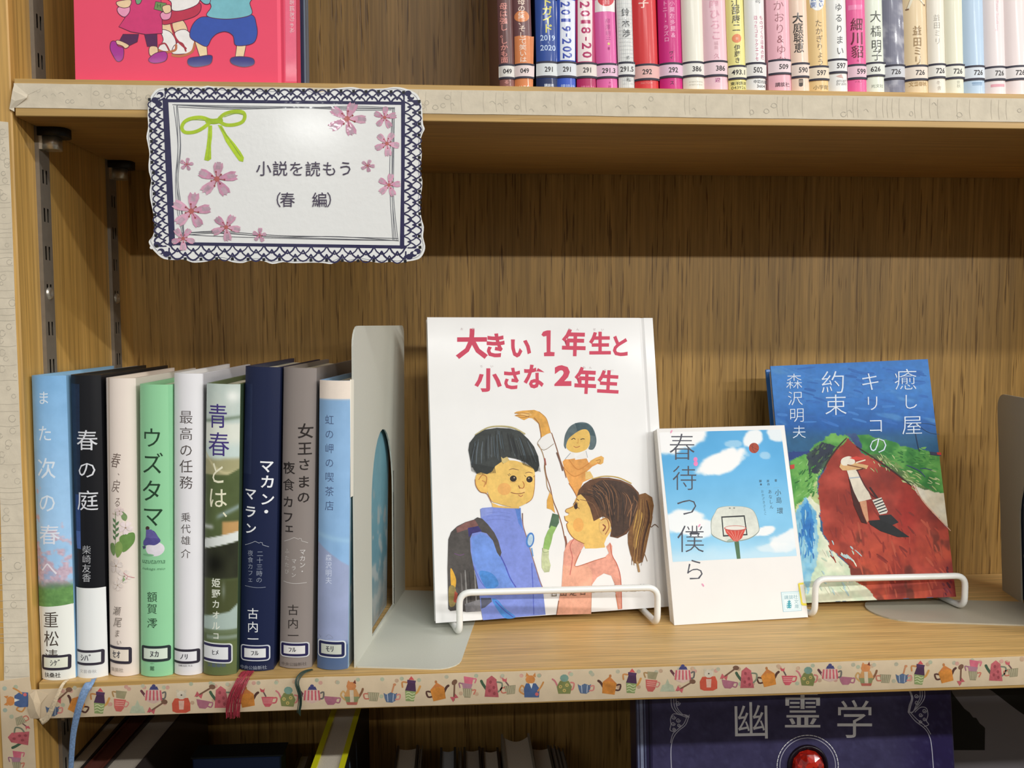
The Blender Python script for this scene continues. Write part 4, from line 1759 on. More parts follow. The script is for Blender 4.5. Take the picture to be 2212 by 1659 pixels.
p.field(0, 0, 0, 0, 20, 200, sea9, 0.04, corners=[(688, 823), (757, 823), (750, 1447), (682, 1446)])
p.zoom(*S3)
p.poly([(1390, 250), (1424, 250), (1420, 1290), (1392, 1306)], '#eee6d6')
for k, q in enumerate('虹の岬の喫茶店'):
    p.ch(q, 1212, 610+k*127.5, 88, 92, '#4d5f86', -0.002)
p.zoom(*S4)
for k, q in enumerate('森沢明夫'):
    p.ch(q, 1204, 264+k*68, 64, 66, '#d5ddf2', 0.004)
p.stroke([(1110, 965), (1122, 985), (1130, 975)], 4, '#7d86a6')
p.stroke([(1180, 975), (1210, 955), (1245, 985), (1200, 990)], 4, '#8d94ae')
p.build('spine_print', M_GLOSS, t)
sticker(t, p, 687, 1384, 744.5, 1416.5, 'ﾓﾘ', p.w, 0.0036, '#c6cabe', halo='#d4d9dc', dx=-2, wsz=(26, 19), slant=0.04, edge='#25284e')
# the sea painting printed on that book's right side, seen through the bookend
bw = p.w
S = Print(lambda u, v: (u, v), lambda u, v, h: (bw+0.0003+h, u, v), 1e-5)


def sea_side(X, Y):
    n = fbm(X*6, Y*10, 61)
    f = fbm(X*14, Y*22, 67)
    c = blend(hx('#6fa3b4'), hx('#7fb0bf'), n)
    c = blend(c, hx('#5b8394'), sstep(0.4, 1.0, Y)*0.7)
    c = blend(c, hx('#a9b6b8'), sstep(0.56, 0.72, f+(Y-0.55)*0.5)*sstep(0.3, 0.6, Y))
    return blend(c, hx('#9fa19d'), sstep(0.72, 0.95, Y)*0.7)


q0 = len(S.v)
S.field(0.006, 0.186, 0.128, 0.002, 50, 80, sea_side, 0.1)
S.build('side_print', M_GLOSS, t)

# ------------------------------------------------------------------ books facing out
def pose_frame(P0, yaw, tilt, roll):
    X = Vector((math.cos(yaw), math.sin(yaw), 0))
    Y = Vector((-math.sin(yaw), math.cos(yaw), 0))
    U = Vector((0, 0, 1))*math.cos(tilt)+Y*math.sin(tilt)
    X2 = X*math.cos(roll)+U*math.sin(roll)
    U2 = -X*math.sin(roll)+U*math.cos(roll)
    N = X2.cross(U2)*-1        # towards the back
    M = Matrix(((X2.x, N.x, U2.x, P0[0]), (X2.y, N.y, U2.y, P0[1]), (X2.z, N.z, U2.z, P0[2]), (0, 0, 0, 1)))
    return M


def face_book(name, P0, yaw, tilt, roll, w, h, th, jacket, label, board=0.0022, spine='R', sq=0.003, page=None, fan=0.0,
              rough=0.45, coat=0.1, round_=0.0, cat='book', group=None, hinge=True, back=None):
    t = empty(name)
    t.matrix_world = pose_frame(P0, yaw, tilt, roll)
    tag(t, label, cat, group)
    mat = stock(jacket, rough, coat)
    r = min(board*0.45, 0.0006)
    mb = MB()
    if hinge:      # groove beside the spine
        g0, g1 = (w-0.0115, w-0.0075) if spine == 'R' else (0.0075, 0.0115)
        prof = [(0, 0), (g0, 0), ((g0+g1)/2, 0.0009), (g1, 0), (w, 0), (w, board), (0, board)]
        n0 = len(prof)
        mb.prism(prof, 0, h)
    else:
        mb.box(0, w, 0, board, 0, h, bev=r)
    mb.build('front_cover', mat, t)
    mb = MB()
    mb.box(0, w, th-board, th, 0, h, bev=r)
    o = mb.build('back_cover', stock(back, rough, coat) if back else mat, t)
    if fan:
        piv = Matrix.Translation((w if spine == 'R' else 0, th, 0))
        o.matrix_local = piv @ Matrix.Rotation(fan, 4, 'Z') @ piv.inverted()
    mb = MB()
    a = board*0.7
    x0, x1 = (w-a, w+round_) if spine == 'R' else (-round_, a)
    if round_:
        n = 8
        xe = w if spine == 'R' else 0
        sg = 1 if spine == 'R' else -1
        arc = [(xe+sg*round_*math.sin(PI*i/n), th/2-th/2*math.cos(PI*i/n)) for i in range(n+1)]
        arc += [(xe-sg*a, th), (xe-sg*a, 0.0)]
        mb.prism(arc, 0, h)
    else:
        mb.box(min(x0, x1), max(x0, x1), board*0.3, th-board*0.3, 0, h, bev=r)
    mb.build('spine', mat, t)
    mb = MB()
    e0, e1 = (sq, w-a) if spine == 'R' else (a, w-sq)
    if fan:
        ex = sq if spine == 'R' else w-sq
        fx = w-a if spine == 'R' else a
        wd_ = th-board+math.tan(abs(fan))*(w-sq)*0.75
        mb.prism([(fx, board), (ex, board), (ex, wd_), (fx, th-board)], sq*0.8, h-sq)
    else:
        mb.box(e0, e1, board, th-board, sq*0.8, h-sq)
    mb.build('page_block', page or M_PAGEW, t)
    return t


def cover_print(px, w, h, base=8e-5):
    return Print(homog(px, [(0, h), (w, h), (w, 0), (0, 0)]), surf_plane(0.0), base)


def inpoly(X, Y, poly):
    ins = np.zeros(X.shape, bool)
    n = len(poly)
    j = n-1
    for i in range(n):
        xi, yi = poly[i]
        xj, yj = poly[j]
        if yi != yj:
            c = ((yi > Y) != (yj > Y)) & (X < (xj-xi)*(Y-yi)/(yj-yi)+xi)
            ins ^= c
        j = i
    return ins


# ---- large white picture book
BIG = [(919, 684), (1411, 688), (1447, 1312), (945, 1344)]
bw, bh = 0.1821, 0.2273
t = face_book('picture_book', (0.2487, 0.0737, 0.0063), 0.1455, 0.1974, -0.0036, bw, bh, 0.0125, '#ecebea',
              'large white picture book showing two painted children, red hand-lettered title', spine='R', fan=math.radians(1.1),
              sq=0.0035, rough=0.4)
p = cover_print(BIG, bw, bh)
p.zoom(900, 660, 3.95)
RED = '#cf4560'
for q, cx, cy, w_, h_, r in (('大', 463, 325, 270, 262, 0), ('き', 664, 340, 200, 226, .05), ('い', 880, 362, 200, 200, 0),
                             ('年', 1340, 322, 208, 236, .03), ('生', 1565, 330, 192, 206, 0), ('と', 1735, 352, 178, 200, 0),
                             ('小', 604, 640, 226, 208, 0), ('さ', 806, 628, 176, 204, .03), ('な', 996, 612, 190, 222, 0),
                             ('年', 1440, 650, 190, 232, .05), ('生', 1636, 664, 190, 206, .06)):
    p.ch(q, cx, cy, w_, h_, RED, 0.036, '', r)
p.poly([(1060, 252), (1075, 225), (1108, 214), (1140, 214), (1138, 400), (1174, 404), (1172, 438), (1084, 438), (1082, 408), (1106, 402), (1104, 262), (1078, 268)], RED)
p.ch('2', 1246, 606, 146, 180, RED, 0.045)
for q, cx, cy in (('お', 374, 198), ('お', 474, 196), ('ね', 1302, 204), ('ん', 1372, 206), ('せ', 1516, 208), ('い', 1586, 210),
                  ('ち', 546, 522), ('い', 636, 522), ('ね', 1428, 536), ('ん', 1482, 538), ('せ', 1608, 562), ('い', 1668, 562)):
    p.ch(q, cx, cy, 26, 24, '#b9a6a8', 0)
p.up()
# the small woman behind
SK, SKD, BR = '#e3ba62', '#c98f45', '#8a5a3a'
p.poly([(1245, 1345), (1262, 1326), (1350, 1310), (1352, 1330), (1450, 1318), (1468, 1355), (1530, 1312), (1575, 1297), (1598, 1312),
        (1592, 1358), (1570, 1372), (1545, 1366), (1500, 1388), (1450, 1432), (1480, 1432), (1508, 1482), (1420, 1520), (1370, 1640),
        (1345, 1610), (1300, 1520), (1270, 1450)], '#e2a055', 0.45)
p.poly([(1440, 1432), (1480, 1428), (1510, 1482), (1440, 1500)], '#e6c27a', 0.3)
p.poly([(1480, 1340), (1530, 1312), (1575, 1297), (1598, 1312), (1592, 1358), (1570, 1372), (1545, 1350), (1495, 1376)], '#dfab5c', 0.3)
p.stroke([(1300, 1330), (1375, 1412), (1470, 1360)], 7, '#c77f3a')
p.stroke([(1250, 1390), (1340, 1470), (1440, 1430)], 6, '#c77f3a')
p.stroke([(1530, 1340), (1565, 1330), (1560, 1360), (1545, 1355)], 5, '#a8743c')
p.poly([(1265, 1325), (1320, 1262), (1345, 1275), (1350, 1318), (1300, 1325)], '#e9e6e2')
p.poly([(1365, 1300), (1440, 1252), (1458, 1300), (1440, 1318), (1370, 1316)], '#e9e6e2')
p.stroke([(1268, 1322), (1312, 1272)], 5, '#9aa0a8')
p.stroke([(1445, 1255), (1458, 1310)], 4, '#9aa0a8')
p.poly([(1256, 1185), (1268, 1110), (1310, 1042), (1380, 1010), (1455, 1016), (1505, 1062), (1532, 1140), (1530, 1200), (1505, 1242),
        (1466, 1236), (1476, 1190), (1440, 1120), (1290, 1180), (1274, 1234), (1258, 1215)], '#5c6d72', 0.55, smooth=True)
p.poly([(1350, 1015), (1450, 1018), (1500, 1060), (1525, 1130), (1480, 1120), (1440, 1075), (1370, 1082)], '#40555c', 0.5)
p.poly([(1290, 1160), (1330, 1118), (1400, 1075), (1450, 1072), (1476, 1110), (1478, 1180), (1455, 1235), (1400, 1262), (1350, 1268),
        (1300, 1250), (1276, 1215)], SK, 0.25, smooth=True)
p.stroke([(1322, 1155), (1340, 1146), (1352, 1154)], 7, '#3c2f28')
p.stroke([(1400, 1155), (1416, 1150), (1430, 1152)], 7, '#3c2f28')
p.stroke([(1378, 1150), (1376, 1186), (1366, 1184)], 5, SKD)
p.stroke([(1340, 1214), (1362, 1224), (1392, 1214)], 5, '#a04f3a')
# raised arm
p.poly([(828, 925), (850, 914), (900, 906), (1000, 900), (1050, 918), (1105, 975), (1128, 1040), (1140, 1098), (1110, 1108), (1062, 1138),
        (1050, 1080), (1038, 1018), (985, 972), (955, 968), (915, 988), (885, 975), (868, 962), (830, 948), (850, 940), (870, 938)],
       '#dfa650', 0.45)
p.poly([(880, 925), (960, 925), (985, 945), (930, 955), (890, 945)], '#e8bb74', 0.3)
for a in ([(835, 930), (900, 926), (960, 935)], [(840, 948), (900, 946), (955, 962)], [(868, 962), (915, 964), (960, 952)]):
    p.stroke(a, 5, '#a06a34')
p.stroke([(1000, 968), (1040, 1018), (1056, 1090), (1060, 1140)], 6, BR)
p.stroke([(1040, 915), (1100, 968), (1126, 1040), (1142, 1100)], 5, '#b98140')
p.poly([(1060, 1140), (1110, 1110), (1150, 1100), (1170, 1190), (1090, 1240), (1035, 1190)], '#e9e7e5')
p.stroke([(1060, 1140), (1030, 1192), (1085, 1245), (1168, 1192)], 5, '#98866f')
p.stroke([(1150, 1100), (1185, 1200), (1225, 1330), (1262, 1430), (1275, 1480)], 8, BR, 0.4)
p.stroke([(1195, 1270), (1225, 1350), (1245, 1420)], 12, '#6f5348', 0.5)
p.stroke([(1300, 1530), (1345, 1600), (1370, 1650)], 7, '#b5713c', 0.4)
p.stroke([(1035, 1195), (1070, 1260), (1092, 1340), (1090, 1400), (1105, 1480), (1115, 1560), (1140, 1610), (1150, 1660)], 8, '#a88b6a', 0.5)
p.stroke([(1092, 1320), (1100, 1370)], 14, '#a05a52', 0.4)
p.zoom(900, 1000, 3.95)
p.stroke([(1092, 10), (1104, 110), (1140, 220), (1165, 330), (1205, 430), (1240, 540), (1262, 640), (1280, 730), (1270, 860)], 8, BR, 0.5)
p.stroke([(1268, 640), (1278, 700), (1272, 820)], 16, '#8d5a4a', 0.5)
# small leg
p.poly([(1112, 330), (1135, 262), (1155, 290), (1182, 440), (1150, 410), (1112, 398)], '#dfa850', 0.4)
p.poly([(1160, 440), (1215, 455), (1216, 520), (1195, 560), (1155, 590), (1130, 560)], '#4f6b52', 0.5)
p.poly([(1150, 545), (1195, 560), (1165, 620), (1150, 690), (1130, 752), (1080, 742), (1095, 650), (1120, 590)], '#8fb566', 0.4)
p.poly([(1076, 735), (1130, 750), (1130, 820), (1146, 880), (1135, 935), (1095, 940), (1070, 900), (1068, 830)], '#bcc49a', 0.6)
p.stroke([(1075, 735), (1085, 768), (1128, 765)], 5, '#8d9a70')
# girl
p.poly([(1310, 672), (1345, 655), (1440, 700), (1400, 765), (1352, 885), (1375, 892), (1450, 862), (1520, 838), (1605, 815), (1640, 780),
        (1618, 725), (1650, 690), (1668, 720), (1668, 800), (1708, 880), (1738, 1000), (1748, 1252), (1716, 1252), (1696, 1110),
        (1688, 1040), (1660, 970), (1598, 950), (1540, 985), (1494, 1050), (1490, 1290), (1200, 1296), (1212, 1190), (1240, 1050),
        (1250, 900), (1258, 770), (1285, 700)], '#e3a08c', 0.45)
p.poly([(1250, 880), (1340, 890), (1460, 880), (1500, 940), (1490, 1290), (1200, 1296), (1240, 1050)], '#e8aa90', 0.35)
p.poly([(1352, 886), (1375, 892), (1450, 862), (1520, 838), (1610, 812), (1626, 770), (1612, 730), (1530, 738), (1440, 742), (1398, 772)],
       '#edebea')
p.stroke([(1345, 655), (1310, 720), (1330, 820), (1310, 960)], 7, '#c46a62', 0.4)
p.stroke([(1400, 765), (1350, 885), (1440, 870), (1520, 842), (1610, 816)], 6, '#b86a4c', 0.4)
p.stroke([(1650, 700), (1668, 800), (1710, 880), (1740, 1000), (1748, 1245)], 7, '#c4644e', 0.4)
p.stroke([(1700, 1130), (1722, 1250)], 9, '#d98a6a', 0.4)
p.stroke([(1494, 1030), (1488, 1290)], 5, '#c9957c', 0.3)
p.stroke([(1215, 1180), (1198, 1292)], 7, '#8a5a42', 0.4)
p.poly([(1372, 290), (1420, 265), (1470, 330), (1530, 455), (1575, 500), (1640, 520), (1662, 590), (1620, 650), (1600, 700), (1608, 732),
        (1530, 740), (1440, 740), (1420, 692), (1345, 655), (1300, 600), (1280, 560), (1278, 530), (1294, 516), (1268, 502), (1262, 466),
        (1292, 458), (1300, 442), (1272, 428), (1278, 405), (1335, 378), (1352, 330)], '#e6bc68', 0.3)
p.ell(1380, 540, 46, 60, '#e7ab5c', 0.2)
p.poly([(1340, 372), (1356, 350), (1372, 362), (1374, 396), (1358, 410), (1346, 398)], '#3c2a24', 0.2)
p.stroke([(1338, 366), (1352, 346), (1376, 358)], 5, '#5a4034')
p.stroke([(1376, 392), (1388, 404)], 5, '#6a4a38')
p.stroke([(1368, 322), (1384, 334)], 7, '#6a4a38')
p.stroke([(1372, 290), (1340, 380), (1280, 405), (1272, 428), (1300, 442)], 5, '#a0693a')
p.stroke([(1262, 466), (1270, 500), (1292, 516), (1280, 540), (1300, 600), (1345, 655), (1430, 700)], 6, '#a56a3c')
p.poly([(1368, 295), (1385, 240), (1430, 190), (1480, 158), (1560, 140), (1640, 140), (1740, 160), (1830, 200), (1895, 270), (1905, 330),
        (1885, 420), (1868, 480), (1835, 560), (1790, 620), (1715, 655), (1650, 640), (1662, 570), (1640, 500), (1590, 468),
        (1510, 510), (1480, 400), (1440, 320), (1400, 280)], '#63432f', 0.8)
p.poly([(1600, 160), (1740, 175), (1840, 230), (1888, 300), (1880, 400), (1840, 520), (1780, 600), (1710, 640), (1665, 620), (1660, 500),
        (1590, 430), (1520, 330), (1500, 230), (1540, 180)], '#45332a', 0.7, smooth=True)
for k in range(46):
    a = rnd.uniform(0, 1)
    x0, y0 = 1385+a*480, 290-130*math.sin(PI*min(1, a*1.15))+rnd.uniform(0, 40)
    x1, y1 = 1560+a*260+rnd.uniform(-40, 40), 430+a*120+rnd.uniform(-80, 60)
    xm, ym = (x0+x1)/2+30, (y0+y1)/2-40
    p.stroke([(x0, y0), (xm, ym), (x1, y1)], rnd.uniform(3, 8), rnd.choice(['#7f5a3e', '#2f2520', '#94694a', '#543b2c', '#39302c']), 0.3,
             taper=True, n=3)
p.stroke([(1500, 150), (1600, 128), (1720, 140), (1830, 190)], 9, '#b99a50', 0.4)
p.ell(1606, 556, 50, 76, '#e3ba70', 0.3, 20)
p.stroke([(1575, 500), (1620, 490), (1640, 560), (1610, 620)], 9, '#a96f42', 0.3)
p.stroke([(1590, 540), (1610, 560), (1592, 590)], 12, '#8e4f34', 0.4)
p.poly([(1900, 285), (1950, 272), (2008, 310), (2022, 380), (2012, 450), (2000, 520), (1985, 600), (1968, 680), (1950, 770), (1925, 855),
        (1885, 875), (1850, 862), (1822, 790), (1802, 700), (1800, 620), (1832, 545), (1862, 450), (1885, 400)], '#805a36', 0.7)
p.poly([(1890, 400), (1930, 450), (1935, 560), (1900, 680), (1860, 760), (1838, 700), (1850, 560), (1868, 470)], '#c39a50', 0.5)
for k in range(30):
    a = rnd.uniform(0, 1)
    p.stroke([(1890+a*90, 320+a*20), (1870+a*140, 480), (1835+a*130, 650), (1825+a*105, 800+rnd.uniform(-20, 90))], rnd.uniform(3, 8),
             rnd.choice(['#5b3d28', '#9c7040', '#b48a50', '#6f4a2e', '#473026']), 0.3, taper=True, n=3)
p.stroke([(1985, 470), (1995, 560), (2030, 540), (2062, 568)], 7, '#6a4a30', 0.3, taper=True)
p.stroke([(1880, 860), (1895, 935)], 18, '#a5835a', 0.5)
p.stroke([(1940, 780), (1965, 850)], 5, '#8a6a48', 0.3)
# boy
p.poly([(545, 402), (560, 392), (650, 384), (760, 395), (880, 398), (892, 470), (905, 520), (935, 620), (968, 740), (1000, 840),
        (1040, 950), (1078, 1062), (1104, 1293), (575, 1336), (560, 1260), (540, 1160), (520, 1060), (485, 900), (465, 760), (458, 640),
        (480, 600), (560, 560), (552, 480)], '#7c8dd6', 0.28)
p.poly([(545, 402), (650, 384), (648, 440), (556, 470)], '#8897d8', 0.25)
p.poly([(840, 395), (888, 392), (894, 500), (912, 590), (870, 520)], '#5a82cf', 0.4)
p.poly([(470, 640), (560, 600), (640, 650), (720, 790), (800, 960), (852, 1060), (600, 1072), (540, 960), (480, 830)], '#6f92dc', 0.35)
p.poly([(540, 930), (640, 940), (700, 1010), (690, 1058), (600, 1068)], '#4a86cf', 0.5, smooth=True)
p.poly([(650, 1160), (700, 1170), (760, 1240), (850, 1310), (760, 1320), (690, 1240)], '#4a86cf', 0.4, smooth=True)
p.stroke([(715, 790), (760, 880), (800, 980), (850, 1060)], 10, '#5058b4', 0.4)
p.stroke([(490, 880), (540, 990), (590, 1060)], 6, '#5a6cc4', 0.3)
p.stroke([(985, 860), (990, 960), (995, 1050), (1005, 1290)], 7, '#5462c0', 0.3)
p.stroke([(680, 1180), (760, 1260), (830, 1312)], 8, '#4a52b0', 0.3)
p.stroke([(905, 440), (910, 540), (940, 640), (985, 790), (1020, 900), (1050, 1000), (1075, 1060)], 8, '#93716a', 0.6)
for yy in (430, 460, 490):
    p.stroke([(600, yy+6), (700, yy-4), (800, yy+12)], 3, '#6a78c2', 0.2)
p.ell(970, 665, 35, 64, '#4a80c6', 0.3, 22, 0.15, True)
p.ell(972, 665, 22, 48, '#b4cbdc', 0.4, 22, 0.15)
p.stroke([(985, 735), (995, 800)], 9, '#5f97cf', 0.3)
p.poly([(276, 655), (300, 592), (350, 545), (420, 510), (490, 490), (520, 470), (562, 482), (610, 530), (665, 600), (700, 670), (728, 770),
        (716, 806), (690, 770), (655, 670), (600, 606), (540, 590), (478, 606), (460, 650), (466, 760), (490, 880), (516, 980), (534, 1080),
        (552, 1180), (556, 1262), (440, 1268), (350, 1252), (300, 1258), (282, 1240), (278, 1100), (272, 900)], '#4d4947', 0.7)
p.poly([(340, 560), (430, 508), (500, 492), (530, 540), (440, 570), (350, 600)], '#7a5450', 0.7)
p.poly([(440, 560), (530, 545), (560, 590), (480, 606), (450, 640)], '#3c3470', 0.6)
p.poly([(296, 905), (322, 930), (345, 1000), (335, 1070), (305, 1060)], '#d9a63e', 0.4, smooth=True)
p.poly([(285, 1060), (330, 1050), (350, 1120), (335, 1210), (290, 1210)], '#8a7a4a', 0.7, smooth=True)
p.poly([(335, 1090), (360, 1110), (350, 1190), (325, 1180)], '#a04a3a', 0.5)
for x in (385, 420, 455, 500):
    p.stroke([(x, 930+rnd.uniform(-20, 20)), (x+10, 1060), (x+20, 1240)], 12, rnd.choice(['#6b6866', '#8a8886', '#3a3836']), 0.5, taper=True)
p.poly([(420, 1200), (550, 1160), (556, 1262), (430, 1268)], '#77767a', 0.7)
p.poly([(555, 1150), (640, 1150), (650, 1180), (590, 1230), (560, 1240)], '#55586a', 0.5)
p.stroke([(330, 775), (375, 790), (410, 780)], 6, '#6a4a72', 0.3)
p.poly([(640, 345), (700, 372), (790, 384), (872, 380), (880, 398), (760, 395), (650, 386)], '#e3b96a', 0.3)
p.poly([(600, 100), (640, 50), (720, 0), (830, -10), (950, 30), (1000, 70), (1008, 140), (1002, 240), (985, 310), (940, 352), (860, 385),
        (770, 376), (690, 352), (645, 335), (608, 260), (600, 180)], '#e8c06a', 0.28, smooth=True)
p.poly([(500, 150), (515, 100), (555, 80), (595, 92), (614, 150), (608, 230), (596, 268), (545, 252), (512, 205)], '#e5b963', 0.3, smooth=True)
p.stroke([(530, 150), (560, 112), (596, 130), (590, 190)], 8, '#b9793f', 0.3)
p.stroke([(560, 160), (585, 175), (575, 210)], 10, '#c98d4c', 0.3)
p.stroke([(500, 150), (508, 205), (545, 255), (600, 272), (640, 345)], 6, '#a8693c', 0.3)
p.ell(748, 232, 58, 52, '#e6ac62', 0.2, 20)
p.ell(905, 245, 24, 22, '#eec77c', 0.1)
p.ell(824, 144, 29, 27, '#2c2320', 0.1, 18)
p.ell(962, 151, 27, 27, '#2c2320', 0.1, 18)
p.ell(832, 136, 6, 6, '#b8a890')
p.ell(956, 142, 6, 6, '#b8a890')
for (x, y, s_) in ((790, 120, -1), (800, 112, -1), (930, 128, -1), (996, 130, 1)):
    p.stroke([(x, y), (x+s_*12, y-12)], 4, '#4a372e')
p.stroke([(800, 168), (824, 178), (850, 166)], 4, '#b8894c')
p.stroke([(786, 70), (820, 60), (872, 72)], 7, '#8d6a48', 0.3, taper=True)
p.stroke([(925, 98), (955, 90), (990, 98)], 7, '#8d6a48', 0.3, taper=True)
p.stroke([(905, 170), (918, 200), (905, 226), (878, 220)], 7, '#b9713c', 0.3)
p.stroke([(870, 205), (880, 226)], 8, '#8a4f34', 0.3)
p.stroke([(805, 262), (840, 270), (880, 272), (920, 262)], 6, '#8f4f36', 0.3)
p.stroke([(870, 285), (890, 296), (905, 284)], 6, '#b86a4c', 0.3)
p.stroke([(1006, 120), (1004, 230), (985, 315), (935, 355)], 5, '#b0743e', 0.3)
p.zoom(900, 660, 3.95)
p.stroke([(500, 1110), (600, 1052), (700, 1038), (820, 1052), (920, 1105)], 12, '#b8ac7c', 0.5)
p.poly([(440, 1240), (448, 1180), (500, 1112), (575, 1068), (680, 1052), (790, 1058), (880, 1085), (950, 1150), (1000, 1215),
        (1036, 1300), (1046, 1372), (1030, 1425), (1008, 1432), (998, 1405), (930, 1345), (850, 1318), (770, 1302), (720, 1345),
        (672, 1378), (640, 1428), (600, 1448), (548, 1432), (515, 1442), (490, 1408), (462, 1350)], '#393d3c', 0.5)
for k in range(70):
    a = rnd.uniform(0, 1)
    x0, y0 = 470+a*500, 1180-110*math.sin(PI*a)+rnd.uniform(0, 60)
    p.stroke([(x0, y0), (x0-20+a*60, y0+80), (x0-30+a*110, y0+150+rnd.uniform(0, 50))], rnd.uniform(4, 11),
             rnd.choice(['#2b2e2e', '#5a636a', '#474c4d', '#30312e', '#22262a', '#4d5a62']), 0.3, taper=True, n=3)
for k in range(22):
    a = k/21
    x0, y0 = 462+a*200, 1350+a*40
    p.stroke([(x0, y0), (x0+10, y0+90-abs(a-0.3)*60)], 6, '#2e3130', 0.2, taper=True, smooth=False)
for k in range(18):
    x0 = 900+k*8.5
    p.stroke([(x0-20, 1290), (x0+10, 1370+k*3.5)], 6, '#2e3130', 0.2, taper=True, smooth=False)
p.poly([(718, 1300), (735, 1315), (770, 1300), (790, 1330), (740, 1360), (725, 1345)], '#cdb678', 0.4)
p.zoom(900, 1000, 3.95)
for q, cx, cy in (('古', 1175, 1110), ('田', 1254, 1107), ('足', 1336, 1104), ('日', 1418, 1100), ('さ', 1505, 1082), ('く', 1570, 1080),
                  ('中', 1690, 1076), ('山', 1768, 1076), ('正', 1846, 1075), ('美', 1920, 1072)):
    p.ch(q, cx, cy, 62, 66, '#5d544e', 0.0)
p.up()
p.build('cover_print', M_INK, t)

# ---- small white paperback with sky photo
BK = [(1419, 928), (1694, 920), (1746, 1335), (1456, 1353)]
bw, bh = 0.1054, 0.1484
t = face_book('paperback', (0.4252, 0.0733, 0.0002), 0.0698, 0.2988, 0.0089, bw, bh, 0.0095, '#e6e3e0',
              'small white paperback with a basketball hoop under blue sky', board=0.0004, spine='R', sq=0.0003, rough=0.35, hinge=False,
              round_=0.0004)
p = cover_print(BK, bw, bh)
p.zoom(1400, 880, 3.3175)


def sky2(X, Y):
    c = blend(hx('#55a9de'), hx('#82c4ea'), sstep(0.1, 0.75, Y))
    c = blend(c, hx('#a8d6ee'), sstep(0.75, 1.0, Y))
    c = c+(fbm(X*5, Y*6, 3)-0.5)[..., None]*0.06
    n = fbm(X*9, Y*10, 7, 5)

    def cl(cx, cy, rx, ry, k=1.0, rot=0.0):
        dx, dy = X-cx, Y-cy
        a, b = dx*math.cos(rot)+dy*math.sin(rot), -dx*math.sin(rot)+dy*math.cos(rot)
        d = np.sqrt((a/rx)**2+(b/ry)**2)+0.75*(n-0.5)
        return sstep(1.05, 0.78, d)*k
    for cx, cy, rx, ry, k, r in ((0.12, 0.03, 0.34, 0.13, 1, -0.35), (0.48, 0.25, 0.25, 0.085, 1, -0.35), (0.75, 0.07, 0.10, 0.06, 0.95, -0.5),
                                 (0.95, 0.03, 0.09, 0.06, 0.9, 0.3), (0.60, 0.105, 0.08, 0.03, 0.4, 0), (0.12, 0.70, 0.22, 0.095, 0.95, 0),
                                 (0.26, 0.75, 0.14, 0.08, 0.9, 0), (0.84, 0.205, 0.05, 0.035, 0.4, 0), (0.76, 0.795, 0.11, 0.035, 0.95, -0.2),
                                 (0.96, 0.88, 0.17, 0.09, 0.9, -0.2), (0.86, 0.93, 0.18, 0.04, 0.6, 0)):
        c = blend(c, hx('#f2f2f2'), cl(cx, cy, rx, ry, k, r))
    return blend(c, hx('#cfe4f0'), sstep(0.86, 0.98, Y+0.1*(n-0.5))*0.5)


p.field(0, 0, 0, 0, 110, 110, sky2, 0.0, corners=[(80, 186), (950, 164), (1066, 1068), (176, 1112)])
p.ell(758, 296, 36, 37, '#a8442e', 0.4, 24)
p.stroke([(730, 275), (758, 296), (790, 310)], 3, '#6a2c20')
p.stroke([(752, 262), (748, 300), (768, 332)], 3, '#6a2c20')
p.poly([(616, 960), (650, 958), (662, 1088), (636, 1090)], '#4f7050', 0.2)
p.poly([(478, 760), (500, 725), (560, 712), (620, 712), (690, 716), (745, 735), (775, 780), (794, 850), (790, 900), (720, 948), (600, 970),
        (545, 966), (462, 925), (450, 880), (452, 810)], '#8f9a92', 0.1, smooth=True)
p.poly([(480, 760), (502, 728), (560, 714), (620, 713), (690, 718), (743, 737), (773, 782), (790, 850), (786, 896), (716, 942), (600, 963),
        (546, 959), (466, 920), (454, 878), (456, 812)], '#d9dcd2', 0.25, smooth=True)
p.stroke([(528, 790), (688, 782), (708, 915), (540, 925)], 13, '#2f3134', smooth=False, closed=True)
p.poly([(575, 950), (650, 925), (660, 962), (560, 965)], '#9db4a6', 0.2)
p.poly([(550, 880), (560, 905), (610, 960), (640, 966), (672, 940), (700, 872), (660, 884), (600, 886)], '#cf4a3c', 0.3)
p.ell(624, 870, 80, 20, '#c0514a', 0.1, 28)
p.ell(624, 868, 73, 14, '#e3dfd6', 0.1, 28)
for k in range(5):
    p.stroke([(565+k*28, 888), (600+k*14, 925), (618+k*8, 958)], 2.5, '#e8a79a', smooth=False)
p.ell(585, 726, 7, 6, '#8f9490')
p.ell(616, 725, 7, 6, '#8f9490')
INKD = '#4a4a55'
for q, cx, cy, s_, r in (('春', 244, 288, 200, 0), ('待', 262, 510, 186, 0), ('つ', 278, 712, 170, 0), ('僕', 306, 946, 206, 0), ('ら', 334, 1168, 172, .08)):
    p.ch(q, cx, cy, s_, s_*1.04, INKD, -0.012, 'serif', r)
p.ell(340, 378, 15, 17, '#e784bc', 0.2)
p.ell(342, 408, 16, 18, '#e784bc', 0.2)
for (x, y, r) in ((168, 180, .5), (366, 852, .6), (392, 1278, -.6)):
    p.ell(x, y, 6, 14, '#e79cbb', 0.2, 12, r)
for q, cx, cy in (('小', 930, 614), ('島', 936, 668), ('環', 944, 744)):
    p.ch(q, cx, cy, 46, 48, '#44606f', 0.004, 'serif')
for k, q in enumerate('あなしん'):
    p.ch(q, 872+k*4, 608+k*36, 28, 32, '#44606f', 0)
for k, q in enumerate('おかざきさとこ'):
    p.ch(q, 818+k*3.6, 606+k*26, 20, 24, '#4f7a90', 0)
for q, cx, cy in (('著', 914, 528), ('原', 858, 532), ('作', 862, 556), ('脚', 804, 532), ('本', 808, 556)):
    p.ch(q, cx, cy, 19, 20, '#3f5c70', 0.02)
